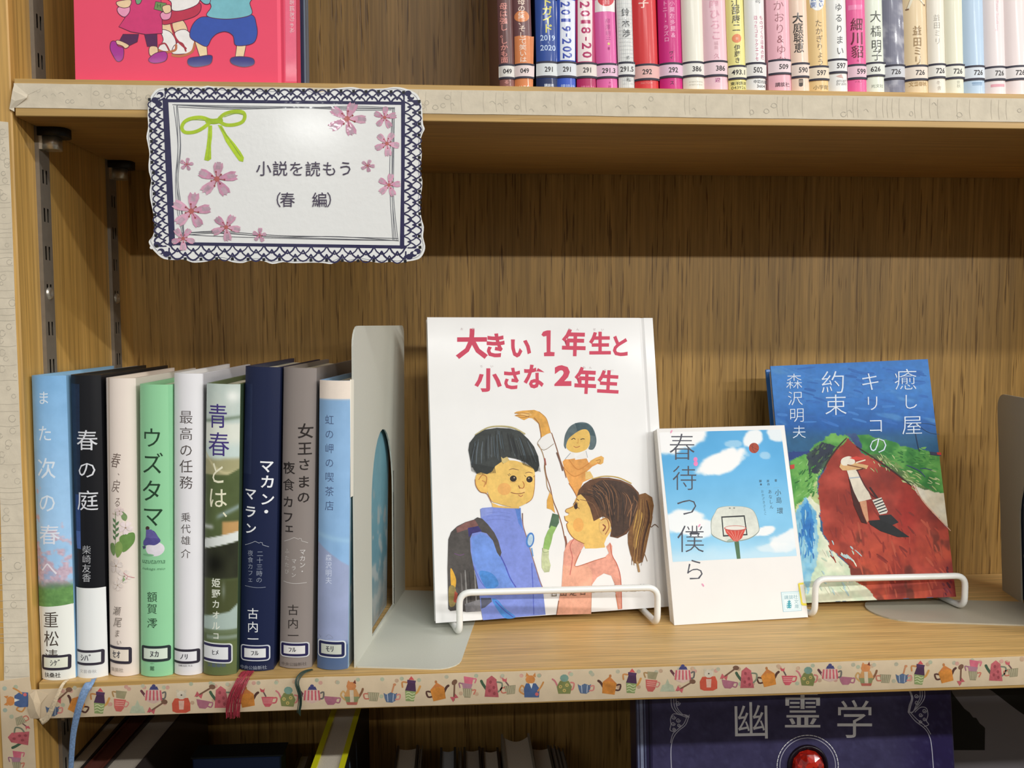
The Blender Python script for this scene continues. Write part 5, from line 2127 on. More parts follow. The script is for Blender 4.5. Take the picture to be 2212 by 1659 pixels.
for x in (790, 842, 900):
    p.stroke([(x, 580), (x+40, 577)], 1.6, '#7fb0cc')
p.poly([(952, 1328), (1090, 1320), (1102, 1462), (968, 1472)], '#a9ccd8')
p.poly([(956, 1332), (1087, 1324), (1098, 1458), (972, 1468)], '#dcebee')
p.poly([(964, 1340), (1080, 1332), (1090, 1450), (978, 1458)], '#b7d6de')
p.poly([(967, 1343), (1077, 1335), (1087, 1447), (981, 1455)], '#dfecee')
for q, cx, cy in (('講', 990, 1366), ('談', 1024, 1364), ('社', 1056, 1362), ('文', 1062, 1396), ('庫', 1066, 1430)):
    p.ch(q, cx, cy, 33, 32, '#8fb3bd', 0.01)
for k in range(4):
    y = 1398+k*14
    w_ = 12+k*4-(k == 3)*6
    p.poly([(1010, y-16), (1010+w_, y+4), (1012, y+2), (1012-w_, y+6)], '#3f9dae')
    p.stroke([(1010, y), (1010+w_, y-6)], 4, '#3f9dae')
    p.stroke([(1010, y), (1010-w_, y-4)], 4, '#3f9dae')
p.stroke([(1010, 1384), (1014, 1446)], 4, '#3f9dae')
o = p.build('cover_print', M_INK, t)
# yellow rimmed library sticker on its right edge
q = Print(p.map0, surf_plane(0.0), 3.2e-4)
q.zoom(1400, 880, 3.3175)
q.poly([(1074, 1268), (1082, 1262), (1112, 1258), (1137, 1425), (1108, 1424), (1096, 1416)], '#e9d84e', 0.1)
q.poly([(1087, 1276), (1113, 1272), (1133, 1408), (1112, 1408), (1106, 1400)], '#e9e6dc', 0.1)
q.build('library_sticker', M_INK, t)

# ---- painted blue and red book on the second stand
PT = [(1662, 794), (2005, 779), (2064, 1293), (1712, 1306)]
bw, bh = 0.1283, 0.1895
t = face_book('novel', (0.5266, 0.1038, 0.0044), -0.0863, 0.2255, 0.0442, bw, bh, 0.017, '#3572bb',
              'painted book cover: girl on a red road under deep blue sky', board=0.0018, spine='R', sq=0.003, rough=0.35, back='#2f6cb4')
p = cover_print(PT, bw, bh)
p.zoom(1640, 760, 2.6766)


def paint(X, Y):
    f = homog([(0, 0), (1, 0), (1, 1), (0, 1)], [((a-1640)*2.6766, (b-760)*2.6766) for a, b in PT])
    xs, ys = np.vectorize(f)(X, Y)
    n = fbm(X*14, Y*20, 5)
    n2 = fbm(X*40, Y*60, 9)
    wx, wy = xs+(n-0.5)*36+(n2-0.5)*12, ys+(fbm(X*13+5, Y*19, 15)-0.5)*34+(n2-0.5)*10
    sky = blend(hx('#2f6fbe'), hx('#4585cc'), fbm(X*3, Y*16, 21))
    sky = blend(sky, hx('#1f5aa5'), sstep(250, 480, ys))
    sky = blend(sky, hx('#5f9ad2'), sstep(0.62, 0.8, fbm(X*4+Y*4, Y*26-X*6, 25))*0.55)
    sky = blend(sky, hx('#2b5f80'), sstep(430, 520, wy)*0.8)
    c = sky

    def reg(poly, col_a, col_b, s_=8, seed=1, sx=1.0):
        nonlocal c
        m = inpoly(wx, wy, poly).astype(float)
        c = blend(c, blend(hx(col_a), hx(col_b), sstep(0.3, 0.7, fbm(X*s_*sx+Y*s_*0.8, Y*s_*1.5-X*s_*0.4, seed))), m)
    reg([(160, 590), (300, 580), (330, 600), (250, 640), (170, 640)], '#2e3f86', '#23407c', seed=2)
    reg([(170, 700), (180, 650), (280, 600), (320, 540), (360, 520), (420, 478), (500, 490), (540, 560), (430, 640), (370, 680), (300, 850),
         (200, 960)], '#3f8a3c', '#6fae55', 12, 31)
    reg([(275, 600), (330, 560), (360, 530), (400, 540), (440, 560), (400, 640), (340, 720), (290, 720)], '#2c3446', '#43604a', 12, 33)
    reg([(500, 490), (560, 500), (640, 500), (760, 530), (860, 560), (960, 590), (1060, 625), (1085, 840), (960, 800), (860, 760), (780, 700),
         (680, 640), (600, 590), (540, 540)], '#2f7a36', '#67a850', 12, 35)
    reg([(640, 600), (700, 610), (800, 660), (900, 760), (1080, 850), (1060, 860), (940, 810), (860, 790), (760, 700)], '#7fa05a', '#4b6a3e', 16, 39)
    reg([(500, 480), (560, 490), (600, 560), (590, 590), (550, 550)], '#2f3f70', '#3a5a86', 12, 41)
    reg([(370, 660), (330, 760), (340, 900), (300, 950), (210, 960), (215, 900), (280, 860)], '#d3d9a6', '#b9c98a', 14, 43)
    reg([(210, 960), (290, 840), (340, 900), (360, 1050), (420, 1150), (480, 1220), (700, 1450), (270, 1460), (230, 1200)], '#c9dcc0', '#e4e8cf', 8, 45)
    reg([(210, 960), (270, 850), (330, 950), (345, 1080), (330, 1250), (280, 1420), (250, 1300)], '#5fa9d6', '#9ccfe2', 10, 47)
    reg([(240, 930), (280, 870), (310, 960), (325, 1080), (300, 1180), (265, 1100)], '#2f74bf', '#3f8fd0', 10, 49)
    reg([(215, 940), (235, 1100), (270, 1460), (240, 1450)], '#8fc6d2', '#6fb2d0', 10, 51)
    reg([(880, 780), (1085, 840), (1110, 1040), (1060, 1000), (960, 900), (900, 830)], '#e6dfcc', '#d9cdb4', 10, 53)
    reg([(505, 508), (540, 540), (600, 595), (700, 640), (800, 720), (900, 800), (930, 860), (1010, 950), (1110, 1060), (1150, 1430),
         (690, 1450), (560, 1330), (480, 1210), (420, 1150), (370, 1050), (350, 950), (335, 850), (345, 760), (400, 640), (440, 580)],
        '#963428', '#b5483a', 8, 55)
    road = inpoly(wx, wy, [(505, 508), (540, 540), (600, 595), (700, 640), (800, 720), (900, 800), (930, 860), (1010, 950), (1110, 1060),
                           (1150, 1430), (690, 1450), (560, 1330), (480, 1210), (420, 1150), (370, 1050), (350, 950), (335, 850),
                           (345, 760), (400, 640), (440, 580)]).astype(float)
    c = blend(c, hx('#7a2c26'), road*sstep(0.5, 0.72, fbm(X*6, Y*9, 61))*0.7)
    c = blend(c, hx('#cf5b3e'), road*sstep(950, 1250, ys)*sstep(0.4, 0.7, fbm(X*9-Y*3, Y*5+X*5, 63))*0.75)
    c = blend(c, hx('#3f231f'), road*sstep(0.62, 0.72, fbm(X*11, Y*9, 65))*sstep(1000, 1100, ys)*0.5)
    c = blend(c, hx('#ad2f28'), road*np.exp(-((xs-850)/60)**2-((ys-960)/160)**2)*0.8)
    c = blend(c, hx('#7d2a2c'), road*sstep(950, 1120, xs)*sstep(1180, 1260, ys)*0.7)
    c = c*(1+0.16*(n2-0.5))[..., None]
    return c


p.field(0, 0, 0, 0, 170, 250, paint, 0.0, corners=[(0+(1662-1640)*2.6766, (794-760)*2.6766), ((2005-1640)*2.6766, (779-760)*2.6766),
                                                    ((2064-1640)*2.6766, (1293-760)*2.6766), ((1712-1640)*2.6766, (1306-760)*2.6766)])


def dab(x0, y0, x1, y1, w_, cs, n, L, ang, spread=0.3, mot=0.2):
    for k in range(n):
        x, y = rnd.uniform(x0, x1), rnd.uniform(y0, y1)
        a = ang+rnd.uniform(-spread, spread)
        l = L*rnd.uniform(0.5, 1.2)*0.7
        if max(x, x+l*math.cos(a)) > 972+(y-51)*0.115-8:
            continue
        p.stroke([(x, y), (x+l*math.cos(a)*0.5+2, y+l*math.sin(a)*0.5), (x+l*math.cos(a), y+l*math.sin(a))], rnd.uniform(w_*0.6, w_*1.3),
                 rnd.choice(cs), mot, taper=True, n=2, raise_=False)
    p.up()


dab(90, 100, 960, 420, 14, ['#3672c0', '#3069b6', '#3f7cc6', '#2e66b2'], 80, 130, 0.12)
dab(560, 980, 1080, 1380, 12, ['#bb5641', '#ae4434', '#9c3a30', '#b64c3a'], 50, 120, 1.2, 0.4)
dab(400, 780, 900, 1200, 10, ['#93362e', '#a33c31', '#86302a', '#aa4636'], 50, 100, 1.1, 0.5)
dab(700, 570, 1040, 700, 8, ['#4f9a48', '#2f7336', '#7ab862', '#3c8a40'], 70, 46, 0.35, 0.5)
dab(640, 600, 800, 690, 5, ['#b9c98a', '#cfd8a8', '#6f9a58'], 26, 44, 1.0, 0.4)
dab(820, 700, 1060, 800, 6, ['#a9bf78', '#55704a', '#c4cf9a', '#3d5a38'], 44, 50, 0.5, 0.4)
dab(190, 660, 330, 860, 9, ['#62a652', '#3c8038', '#86bf6e', '#2e6a34'], 44, 46, -0.9, 0.5)
dab(300, 560, 400, 700, 9, ['#26303f', '#33413c', '#4d6a4a'], 22, 40, -0.8, 0.5)
dab(230, 900, 320, 1200, 9, ['#2f74bf', '#6fb4dc', '#4a90cc', '#a8d4e4'], 34, 70, 1.5, 0.2)
dab(330, 1100, 560, 1400, 9, ['#dfe4c4', '#c4d8c4', '#b4d0d4', '#e8e8d4'], 34, 70, 0.9, 0.4)
dab(1040, 1250, 1120, 1410, 10, ['#7a2c38', '#5c2430', '#8f3a40'], 14, 50, 1.2, 0.3)
for a in ([(505, 510), (450, 570), (400, 640), (370, 700)], [(560, 560), (680, 640), (780, 710), (880, 790)]):
    p.stroke(a, 9, '#3d2a28', 0.4, taper=True)
p.stroke([(900, 790), (940, 870), (1020, 960), (1105, 1050)], 7, '#d8a890', 0.4, taper=True)
# pole and wires, red roofs
p.stroke([(903, 485), (918, 560), (926, 590)], 5, '#26385a')
p.stroke([(850, 435), (960, 428), (1020, 440)], 2.5, '#2b4a70')
p.stroke([(920, 440), (980, 480), (1040, 492)], 2.5, '#2b4a70')
p.poly([(985, 592), (1050, 600), (1052, 618), (990, 612)], '#3c3f5a', 0.3)
p.poly([(1026, 596), (1052, 598), (1052, 612), (1030, 610)], '#c4332e', 0.2)
p.poly([(176, 668), (202, 664), (202, 688), (180, 692)], '#c4453a', 0.2)
p.stroke([(850, 670), (920, 700), (960, 740)], 6, '#3a4a70', 0.3, taper=True)
p.stroke([(930, 690), (960, 690), (1000, 700)], 5, '#3a4a70', 0.3, taper=True)
# the girl
p.poly([(515, 740), (545, 900), (590, 1000), (625, 1010), (600, 960), (575, 880), (540, 760)], '#4a221f', 0.4)
p.poly([(632, 990), (700, 985), (760, 1010), (868, 1085), (800, 1085), (700, 1050), (640, 1012)], '#26282b', 0.4)
p.poly([(690, 960), (760, 955), (805, 1000), (770, 1015), (700, 990)], '#2a2c30', 0.4)
p.poly([(575, 870), (618, 875), (632, 990), (622, 1000), (600, 950)], '#d9a07c', 0.3)
p.poly([(505, 700), (560, 695), (590, 760), (620, 800), (648, 865), (575, 882), (545, 820)], '#e8dfcc', 0.25)
p.stroke([(520, 745), (585, 738)], 6, '#a9b4c4')
p.poly([(462, 680), (475, 640), (520, 650), (600, 665), (630, 672), (620, 692), (560, 695), (510, 700), (480, 700)], '#ddb27c', 0.3)
p.poly([(470, 655), (480, 630), (520, 618), (550, 640), (545, 662), (490, 672)], '#e9e2d2', 0.2, smooth=True)
p.poly([(520, 628), (560, 618), (615, 632), (560, 642)], '#d8473c', 0.2)
p.stroke([(560, 655), (610, 640)], 8, '#e9d9c0')
p.stroke([(510, 668), (610, 690)], 7, '#8a5a3c')
p.stroke([(600, 690), (560, 700)], 5, '#4a2a24')
p.stroke([(565, 700), (610, 790), (650, 840), (700, 870)], 7, '#5a2a2c')
p.stroke([(640, 800), (690, 870)], 9, '#3a2a2c')
p.poly([(652, 872), (705, 856), (742, 935), (735, 948), (695, 955)], '#e4e0d6', 0.1)
for k in range(5):
    p.stroke([(662+k*8, 884+k*15), (708+k*7, 866+k*16)], 6.5, '#2e2e34', smooth=False)
for q, cx, cy, s_ in (('癒', 846, 170, 140), ('し', 872, 300, 104), ('屋', 884, 436, 128), ('キ', 640, 182, 124), ('リ', 654, 308, 104), ('コ', 672, 438, 104),
                      ('の', 686, 552, 120), ('約', 424, 186, 150), ('束', 440, 318, 138), ('森', 197, 180, 100), ('沢', 204, 280, 94), ('明', 214, 377, 94), ('夫', 228, 476, 84)):
    p.ch(q, cx, cy, s_, s_*0.96, '#d9e6f6', -0.010, '', -0.02)
p.up()
p.build('cover_print', M_INK, t)

# ------------------------------------------------------------------ laminated sign hanging on the upper shelf
OUT = [(70, 200), (78, 160), (100, 115), (140, 75), (200, 68), (260, 72), (300, 60), (350, 62), (400, 58), (460, 66), (510, 52), (560, 62),
       (620, 72), (680, 74), (730, 72), (800, 74), (870, 76), (930, 82), (1000, 84), (1060, 72), (1110, 68), (1180, 72), (1240, 66),
       (1290, 88), (1340, 104), (1400, 92), (1450, 74), (1520, 66), (1590, 62), (1640, 70), (1700, 82), (1760, 74), (1830, 72),
       (1900, 62), (1960, 66), (2020, 84), (2070, 110), (2098, 150), (2112, 200), (2118, 280), (2122, 340), (2134, 375), (2118, 410),
       (2102, 470), (2112, 560), (2104, 640), (2100, 700), (2116, 760), (2112, 830), (2100, 900), (2102, 980), (2112, 1050),
       (2128, 1110), (2122, 1180), (2138, 1250), (2128, 1300), (2100, 1340), (2060, 1356), (2000, 1366), (1940, 1376), (1880, 1368),
       (1800, 1376), (1720, 1364), (1640, 1356), (1570, 1372), (1500, 1356), (1440, 1384), (1370, 1376), (1280, 1374), (1160, 1378),
       (1080, 1370), (1000, 1384), (930, 1362), (840, 1358), (780, 1376), (710, 1372), (640, 1352), (580, 1348), (520, 1364),
       (460, 1372), (400, 1372), (340, 1350), (280, 1354), (190, 1346), (130, 1300), (90, 1250), (78, 1215), (105, 1180),
       (122, 1120), (118, 1060), (105, 980), (88, 900), (84, 830), (94, 760), (78, 700), (74, 640), (80, 560), (66, 480), (58, 430),
       (70, 360), (66, 280)]
YS = -0.0032


def hpx(x, y):
    return 300+x/3.456, 170+y/3.456


sign = empty('laminated_sign', tuple(onY(618, 210, YS)))
tag(sign, 'laminated card with dark blue lace border and pink blossoms, on the upper shelf edge', 'sign')
sign.rotation_euler = (math.radians(-0.6), 0, 0)
og = sign.location
P4 = [(318, 186), (917, 186), (917, 571), (318, 571)]
D4 = [onY(a, b, YS) for a, b in P4]
sm = homog(P4, [(d[0]-og[0], d[2]-og[2]) for d in D4])
mb = MB()
pts = [sm(*hpx(*q)) for q in catmull(OUT, 3, True)]
mb.prism(pts, 0.0, 0.0006, axis=1)
mb.build('card', plain('laminated_card', '#eeeeec', 0.22, coat=1.0, var=0.01, scale=260, bump=0.12), sign)
p = Print(sm, surf_plane(0.0), 6e-5)
p.zoom(300, 170, 3.456)
NV = '#2c2a50'
inner = [(214, 172), (1948, 190), (1952, 1246), (262, 1222)]
c_in = [(215, 175), (1950, 192), (1945, 1245), (270, 1225)]


def along(poly, closed=True):
    return poly


# thin pencilled edge line just inside the cut
p.stroke([(x+(1086-x)*0.014, y+(715-y)*0.02) for x, y in OUT], 4, '#8b8b94', smooth=True, closed=True, n=2)


def lace(a, b, depth, n, flip, amp=0.0):
    """scalloped crochet band from corner a to b, growing outwards by depth"""
    a, b = np.array(a, float), np.array(b, float)
    d = (b-a)/np.hypot(*(b-a))
    nr = np.array([d[1], -d[0]])*flip
    h0_ = p.h
    L = np.hypot(*(b-a))
    p.stroke([tuple(a+d*L*t+nr*8) for t in np.linspace(0, 1, 20)], 24, NV, 0.2, smooth=False)
    st = L/n
    for row in range(3):
        h0 = 12+row*depth*0.26
        hh = depth*0.44
        for k in range(n+(row % 2)):
            c0 = (k-0.5*(row % 2))*st
            c1 = c0+st
            j = rnd.uniform(-0.08, 0.08)
            arc = []
            for t in np.linspace(0, 1, 7):
                u = min(max(c0+(c1-c0)*t, -4), L+4)
                arc.append(tuple(a+d*u+nr*(h0+hh*(1+j)*math.sin(PI*t)**0.75)))
            p.stroke(arc, rnd.uniform(9, 14), NV, 0.25, smooth=False, raise_=False)
    p.up()
    for k in range(n+1):
        q = a+d*(k*st)+nr*(depth*0.98+rnd.uniform(-6, 4))
        p.poly([tuple(q+np.array(w)) for w in ((-11, -10), (10, -12), (12, 10), (-9, 12))], '#15151c', 0.1, raise_=False)
    p.h = h0_+6e-6*(1+lace.n % 2)
    lace.n += 1


lace.n = 0
lace((200, 172), (1975, 192), 96, 19, 1)
lace((1962, 170), (1962, 1260), 138, 13, 1)
lace((1990, 1250), (235, 1224), 120, 15, 1)
lace((250, 1245), (196, 150), 120, 14, 1)
for (x0, y0, x1, y1) in ((206, 160, 262, 1236), (1975, 170, 1962, 1260)):
    p.stroke([(x0, y0), ((x0+x1)/2+3, (y0+y1)/2), (x1, y1)], 26, NV, 0.25)
for (x, y) in ((160, 120), (2030, 140), (2050, 1310), (170, 1290), (120, 160), (150, 190), (2075, 180), (2010, 110), (2080, 1290),
               (2020, 1330), (210, 1310), (140, 1240)):
    p.ell(x, y, 26, 22, NV, 0.3, 12, raise_=False)
p.up()
for (x, y) in ((150, 128), (2040, 128), (2062, 1302), (160, 1296), (100, 1262)):
    p.ell(x, y, 15, 12, '#ecebea', 0, 12, raise_=False)
p.up()
# sketchy grey double frame
for k in range(4):
    j = lambda: rnd.uniform(-9, 9)
    o = k*11
    p.stroke([(256+o+j(), 196+o*0.4+j()), (700, 205+o*.5+j()), (1200, 208+o*.5+j()), (1600, 212+o*.7+j()), (1912-o+j(), 214+o*.5+j())], 4.5, '#6e7078', 0.3)
    p.stroke([(1914-o*.6+j(), 216+j()), (1908-o+j()*.6, 600), (1898-o*.5+j(), 900), (1930-o+j(), 1210+j())], 4.5, '#6e7078', 0.3)
    p.stroke([(1932+j(), 1214-o*.5+j()), (1500, 1210-o+j()), (1000, 1186-o*.6+j()), (600, 1170-o+j()), (320+j(), 1170-o*.4+j())], 4.5, '#54565e', 0.3)
    p.stroke([(262+o+j(), 200+j()), (285+o+j(), 500), (268+o*.8+j(), 760), (300+o+j(), 1000), (330+o*.5+j(), 1180)], 4.5, '#6e7078', 0.3)
# yellow green bow
BG, BG2 = '#b5d22f', '#9fbf33'
p.stroke([(530, 310), (470, 290), (400, 295), (345, 320), (322, 365), (345, 400), (410, 400), (470, 375), (530, 330)], 26, BG, 0.35)
p.stroke([(600, 300), (640, 265), (710, 245), (775, 250), (792, 285), (770, 325), (710, 345), (650, 345), (610, 325)], 26, BG, 0.35)
p.stroke([(515, 315), (560, 320), (610, 312)], 40, '#a9c92e', 0.4)
p.poly([(520, 350), (548, 350), (548, 430), (540, 500), (542, 600), (520, 615), (490, 608), (505, 520), (515, 440)], BG, 0.4)
p.poly([(590, 345), (620, 350), (660, 420), (720, 490), (760, 545), (786, 590), (780, 622), (750, 615), (710, 560), (650, 470), (620, 400)], BG, 0.4)
p.stroke([(530, 360), (530, 480), (518, 600)], 6, BG2, 0.3)
p.stroke([(610, 360), (680, 460), (760, 580)], 6, '#8aa83c', 0.3)
p.stroke([(340, 335), (400, 308), (500, 312)], 5, BG2, 0.3)
p.stroke([(640, 285), (720, 260), (775, 268)], 5, BG2, 0.3)


def sakura(cx, cy, r, rot=0.0, sq=1.0, miss=()):
    for k in range(5):
        if k in miss:
            continue
        a = rot+2*PI*k/5-PI/2
        R_ = r*rnd.uniform(0.88, 1.05)
        pts = []
        for (t, s_) in ((0.06, 0.04), (0.45, 0.20), (0.75, 0.27), (1.0, 0.22), (0.92, 0.10), (1.04, 0.02), (0.86, -0.04), (1.0, -0.20), (0.75, -0.27),
                        (0.45, -0.20), (0.06, -0.04)):
            pts.append((cx+R_*(t*math.cos(a)-s_*math.sin(a)), cy+R_*sq*(t*math.sin(a)+s_*math.cos(a))))
        p.poly(pts, rnd.choice(['#d59bb4', '#dba6bc', '#cf93ae']), 0.45, raise_=False)
    p.up()
    for k in range(5):
        a = rot+2*PI*k/5-PI/2
        pts = [(cx+r*t*math.cos(a+o_), cy+r*t*sq*math.sin(a+o_)) for t, o_ in ((0.55, -.25), (0.95, -.1), (0.95, .12), (0.55, .2))]
        p.poly(pts, '#c2a3b2', 0.5, raise_=False)
    p.up()
    for k in range(7):
        a = rot+2*PI*k/7
        l = r*rnd.uniform(0.28, 0.42)
        p.stroke([(cx, cy), (cx+l*math.cos(a), cy+l*math.sin(a))], max(2.5, r*0.035), '#a4504e', 0.3, smooth=False, raise_=False)
        p.ell(cx+l*math.cos(a), cy+l*math.sin(a), r*0.05, r*0.05, '#9c4248', 0.2, 8, raise_=False)
    p.ell(cx, cy, r*0.14, r*0.14, '#b8645e', 0.3, 10)


for (x, y, r, ro, sq) in ((1555, 300, 150, .35, .85), (1835, 290, 88, .1, 1), (1852, 485, 100, .5, .95), (1868, 795, 88, .2, 1), (1708, 650, 54, .4, .9),
                          (360, 640, 54, .2, .95), (585, 750, 150, .1, .9), (395, 990, 150, .15, .9), (655, 1110, 112, .5, .9), (905, 1170, 54, .1, 1),
                          (335, 1195, 95, .6, .95)):
    sakura(x, y, r, ro, sq)
TX = '#4c4358'
for q, cx, cy in (('小', 934, 672), ('説', 1056, 672), ('を', 1178, 674), ('読', 1300, 676), ('も', 1424, 674), ('う', 1545, 672)):
    p.ch(q, cx, cy, 118, 118, TX, 0.004, 'serif')
for q, cx, cy in (('（', 1008, 905), ('春', 1112, 905), ('編', 1352, 906), ('）', 1460, 905)):
    p.ch(q, cx, cy, 118, 118, TX, 0.004, 'serif')
p.up()
p.build('sign_print', M_LAM, sign)

# ------------------------------------------------------------------ teapot pattern on the tapes


def tape_art(P):
    tr = {'cx': 0, 'cy': 0, 's': 1.0, 'r': 0.0}

    def T(x, y):
        ca, sa = math.cos(tr['r']), math.sin(tr['r'])
        x, y = x*tr['s']*tr.get('m', 1), y*tr['s']
        return (tr['cx']+x*ca-y*sa, tr['cy']+x*sa+y*ca)

    def pl(pts, c, m=0.3):
        P.poly([T(*q) for q in pts], c, m, raise_=False)

    def sk(pts, w, c):
        P.stroke([T(*q) for q in pts], w*tr['s'], c, 0.2, raise_=False, n=3)

    def el(x, y, rx, ry, c):
        a, b = T(x, y)
        P.ell(a, b, rx*tr['s'], ry*tr['s'], c, 0.3, 10, tr['r'], raise_=False)

    def spoon(c='#7b5a48', bow=True):
        sk([(-13, 11), (8, -8)], 3, c)
        el(11, -11, 6, 4.5, c)
        if bow:
            P.up()
            pl([(-14, 2), (-8, 8), (-3, 4), (-4, 14), (-10, 10), (-17, 13)], '#c9646a')

    def mug(c='#9c9275', h='#c97a66', ang=0):
        pl([(-11, -8), (11, -8), (8, 8), (-7, 8)], c)
        sk([(-10, -5), (-17, -4), (-15, 4), (-8, 4)], 2.6, h)
        P.up()
        for k in range(5):
            sk([(-8+k*4, -7), (-6+k*3, 7)], 0.9, '#c9c0a0')

    def bluecup(c='#5d6f8c'):
        pl([(-13, -8), (-8, -5), (0, -9), (8, -6), (12, -8), (9, 6), (3, 10), (-8, 9), (-11, 2)], c)
        sk([(11, -4), (17, -5), (16, 3), (9, 4)], 2.6, '#d68a80')
        P.up()
        sk([(-6, -6), (-5, 8)], 1.4, '#b8c0cc')
        sk([(5, -6), (4, 8)], 1.4, '#b8c0cc')

    def orange():
        sk([(-10, 0), (-20, -2), (-18, 8), (-10, 8)], 3.2, '#5a3b33')
        sk([(12, 2), (17, -6), (21, -9)], 4.5, '#5a3b33')
        pl([(-13, -4), (0, -17), (13, -7), (14, 14), (-9, 17)], '#d68b3e', 0.6)
        el(-1, -18, 2.4, 3, '#b97a4a')
        P.up()
        pl([(-13, -4), (0, -16), (13, -7), (0, -9)], '#cd7f46', 0.4)

    def tall():
        sk([(-8, -14), (-16, -14), (-15, -5)], 3, '#c98a52')
        sk([(8, 6), (13, 2), (17, -8)], 4, '#d29a55')
        pl([(-10, 0), (-6, -12), (8, -12), (10, 2), (7, 20), (-8, 20)], '#8fa068')
        P.up()
        pl([(-10, 1), (-6, -13), (8, -13), (10, 2)], '#4f3550')
        pl([(-7, -13), (-7, -19), (9, -18), (8, -13)], '#56395a')
        pl([(-5, -19), (0, -26), (6, -19)], '#d0585a')
        P.up()
        for k in range(3):
            sk([(-8, 6+k*5), (-3, 4+k*5), (3, 7+k*5), (8, 5+k*5)], 1.6, '#cfd2a4')

    def stacked():
        pl([(-9, -18), (11, -18), (8, -4), (-7, -5)], '#a09674')
        sk([(-9, -15), (-15, -15), (-12, -7)], 2.6, '#b08a5a')
        pl([(-11, -3), (11, -3), (8, 13), (4, 19), (-5, 19), (-9, 12)], '#cf6a62')
        sk([(11, 0), (16, 2), (13, 9), (8, 9)], 2.2, '#d68a80')
        P.up()
        for k in range(3):
            sk([(-8, 1+k*3.5), (8, 1+k*3.5)], 0.9, '#e8b8a8')

    def stacked3():
        pl([(-8, -22), (10, -20), (8, -8), (-6, -8)], '#d66f82')
        sk([(10, -18), (15, -18), (13, -11)], 2.2, '#d66f82')
        pl([(-11, -10), (9, -8), (6, 2), (-8, 2)], '#b08090')
        sk([(-10, -8), (-16, -9), (-14, -1)], 2.2, '#a06a80')
        P.up()
        pl([(-9, 0), (9, 0), (6, 17), (-5, 17)], '#9c9275')
        sk([(9, 3), (15, 2), (12, 10)], 2.4, '#cf7a66')
        P.up()
        for k in range(4):
            sk([(-6+k*4, 1), (-4+k*3, 15)], 0.9, '#c9c0a0')

    def striped(lid=0):
        sk([(-15, 1), (-22, -8)], 4.5, '#6a4048')
        sk([(14, -3), (21, -6), (20, 5), (13, 6)], 3, '#6f6a66')
        pl([(-17, 0), (-12, -9), (0, -13), (12, -9), (17, 0), (13, 10), (0, 15), (-12, 11)], '#d9b8ac')
        P.up()
        for k in range(5):
            x = -12+k*6
            pl([(x-1.4, -9), (x+1.4, -9), (x*1.15+1.6, 9), (x*1.15-1.6, 9)], '#c9606a')
        pl([(-8, -10-lid), (-5, -16-lid), (6, -16-lid), (9, -10-lid)], '#4a4a78')
        el(0, -17-lid, 3.5, 3, '#4a4a78')

    def bear():
        pl([(-16, 16), (-17, 2), (-12, -7), (12, -8), (16, 2), (16, 15), (8, 19), (-9, 19)], '#cf5a44')
        el(0, -13, 9, 8, '#d9cdb8')
        P.up()
        el(-7, -20, 3, 3, '#d0c2a8')
        el(7, -20, 3, 3, '#d0c2a8')
        pl([(-5, -3), (5, -3), (4, 13), (-4, 13)], '#e3b8a4')
        el(0, -13, 1.6, 1.4, '#5a4a40')

    def mauve():
        pl([(-14, -8), (11, -6), (8, 4), (4, 8), (-7, 8), (-11, 2)], '#b06f80')
        sk([(10, -4), (16, -4), (14, 4), (8, 3)], 2.6, '#b06f80')

    def pinkpot():
        sk([(-9, 4), (-16, -6), (-19, -12)], 5, '#47604a')
        pl([(-9, -15), (0, -22), (9, -15), (13, 18), (-13, 17)], '#bf6268', 0.6)
        sk([(10, -10), (19, -8), (18, 2), (12, 8)], 3, '#7f8470')
        P.up()
        for (x, y) in ((-2, -10), (4, 0), (-4, 6), (5, 11)):
            el(x, y, 2.6, 3.2, '#9c4a50')

    def pinkcup():
        pl([(-12, -4), (10, -4), (7, 9), (3, 14), (-5, 14), (-9, 8)], '#d0606a')
        sk([(10, -2), (16, -2), (14, 6), (8, 7)], 2.6, '#d0606a')
        sk([(-4, -5), (-10, -16)], 2.6, '#6f5a58')
        P.up()
        pl([(-15, -20), (-9, -16), (-6, -20), (-7, -12), (-13, -13)], '#c9545e')
        for k in range(3):
            sk([(-9, 0+k*3.4), (8, 0+k*3.4)], 0.9, '#eab0a8')

    def greenpot():
        sk([(-12, 2), (-17, -8), (-22, -12)], 3, '#cf7a80')
        sk([(12, -6), (18, -4), (16, 6), (11, 8)], 3, '#cf8078')
        pl([(-14, 2), (-8, -9), (8, -9), (14, 2), (11, 15), (-11, 15)], '#7f8450')
        P.up()
        el(0, -14, 8, 7, '#7a9a8c')
        for (x, y) in ((-7, 2), (5, -1), (0, 9)):
            el(x, y, 3.2, 3.2, '#c9b06a')
        P.up()
        for (x, y) in ((-7, 2), (5, -1), (0, 9)):
            el(x, y, 1.4, 1.4, '#7f8450')

    def catpot():
        sk([(-12, 10), (-20, 2), (-16, -6), (-12, -2)], 3, '#d0a468')
        sk([(12, 6), (18, -4), (20, -10)], 4, '#8a5f44')
        pl([(-14, 2), (-8, -10), (8, -10), (14, 2), (10, 18), (-9, 18)], '#d09a62')
        el(-1, -15, 9, 8, '#d28a56')
        pl([(-9, -20), (-6, -26), (-2, -21)], '#d28a56')
        pl([(2, -21), (6, -27), (8, -19)], '#7a3f30')
        P.up()
        pl([(-14, 4), (14, 4), (10, 14), (-10, 14)], '#8f9468')
        pl([(-10, 14), (10, 14), (9, 19), (-8, 19)], '#bf6a5c')
        P.up()
        pl([(-4, -8), (3, -8), (4, 14), (-3, 14)], '#dcc9ae')

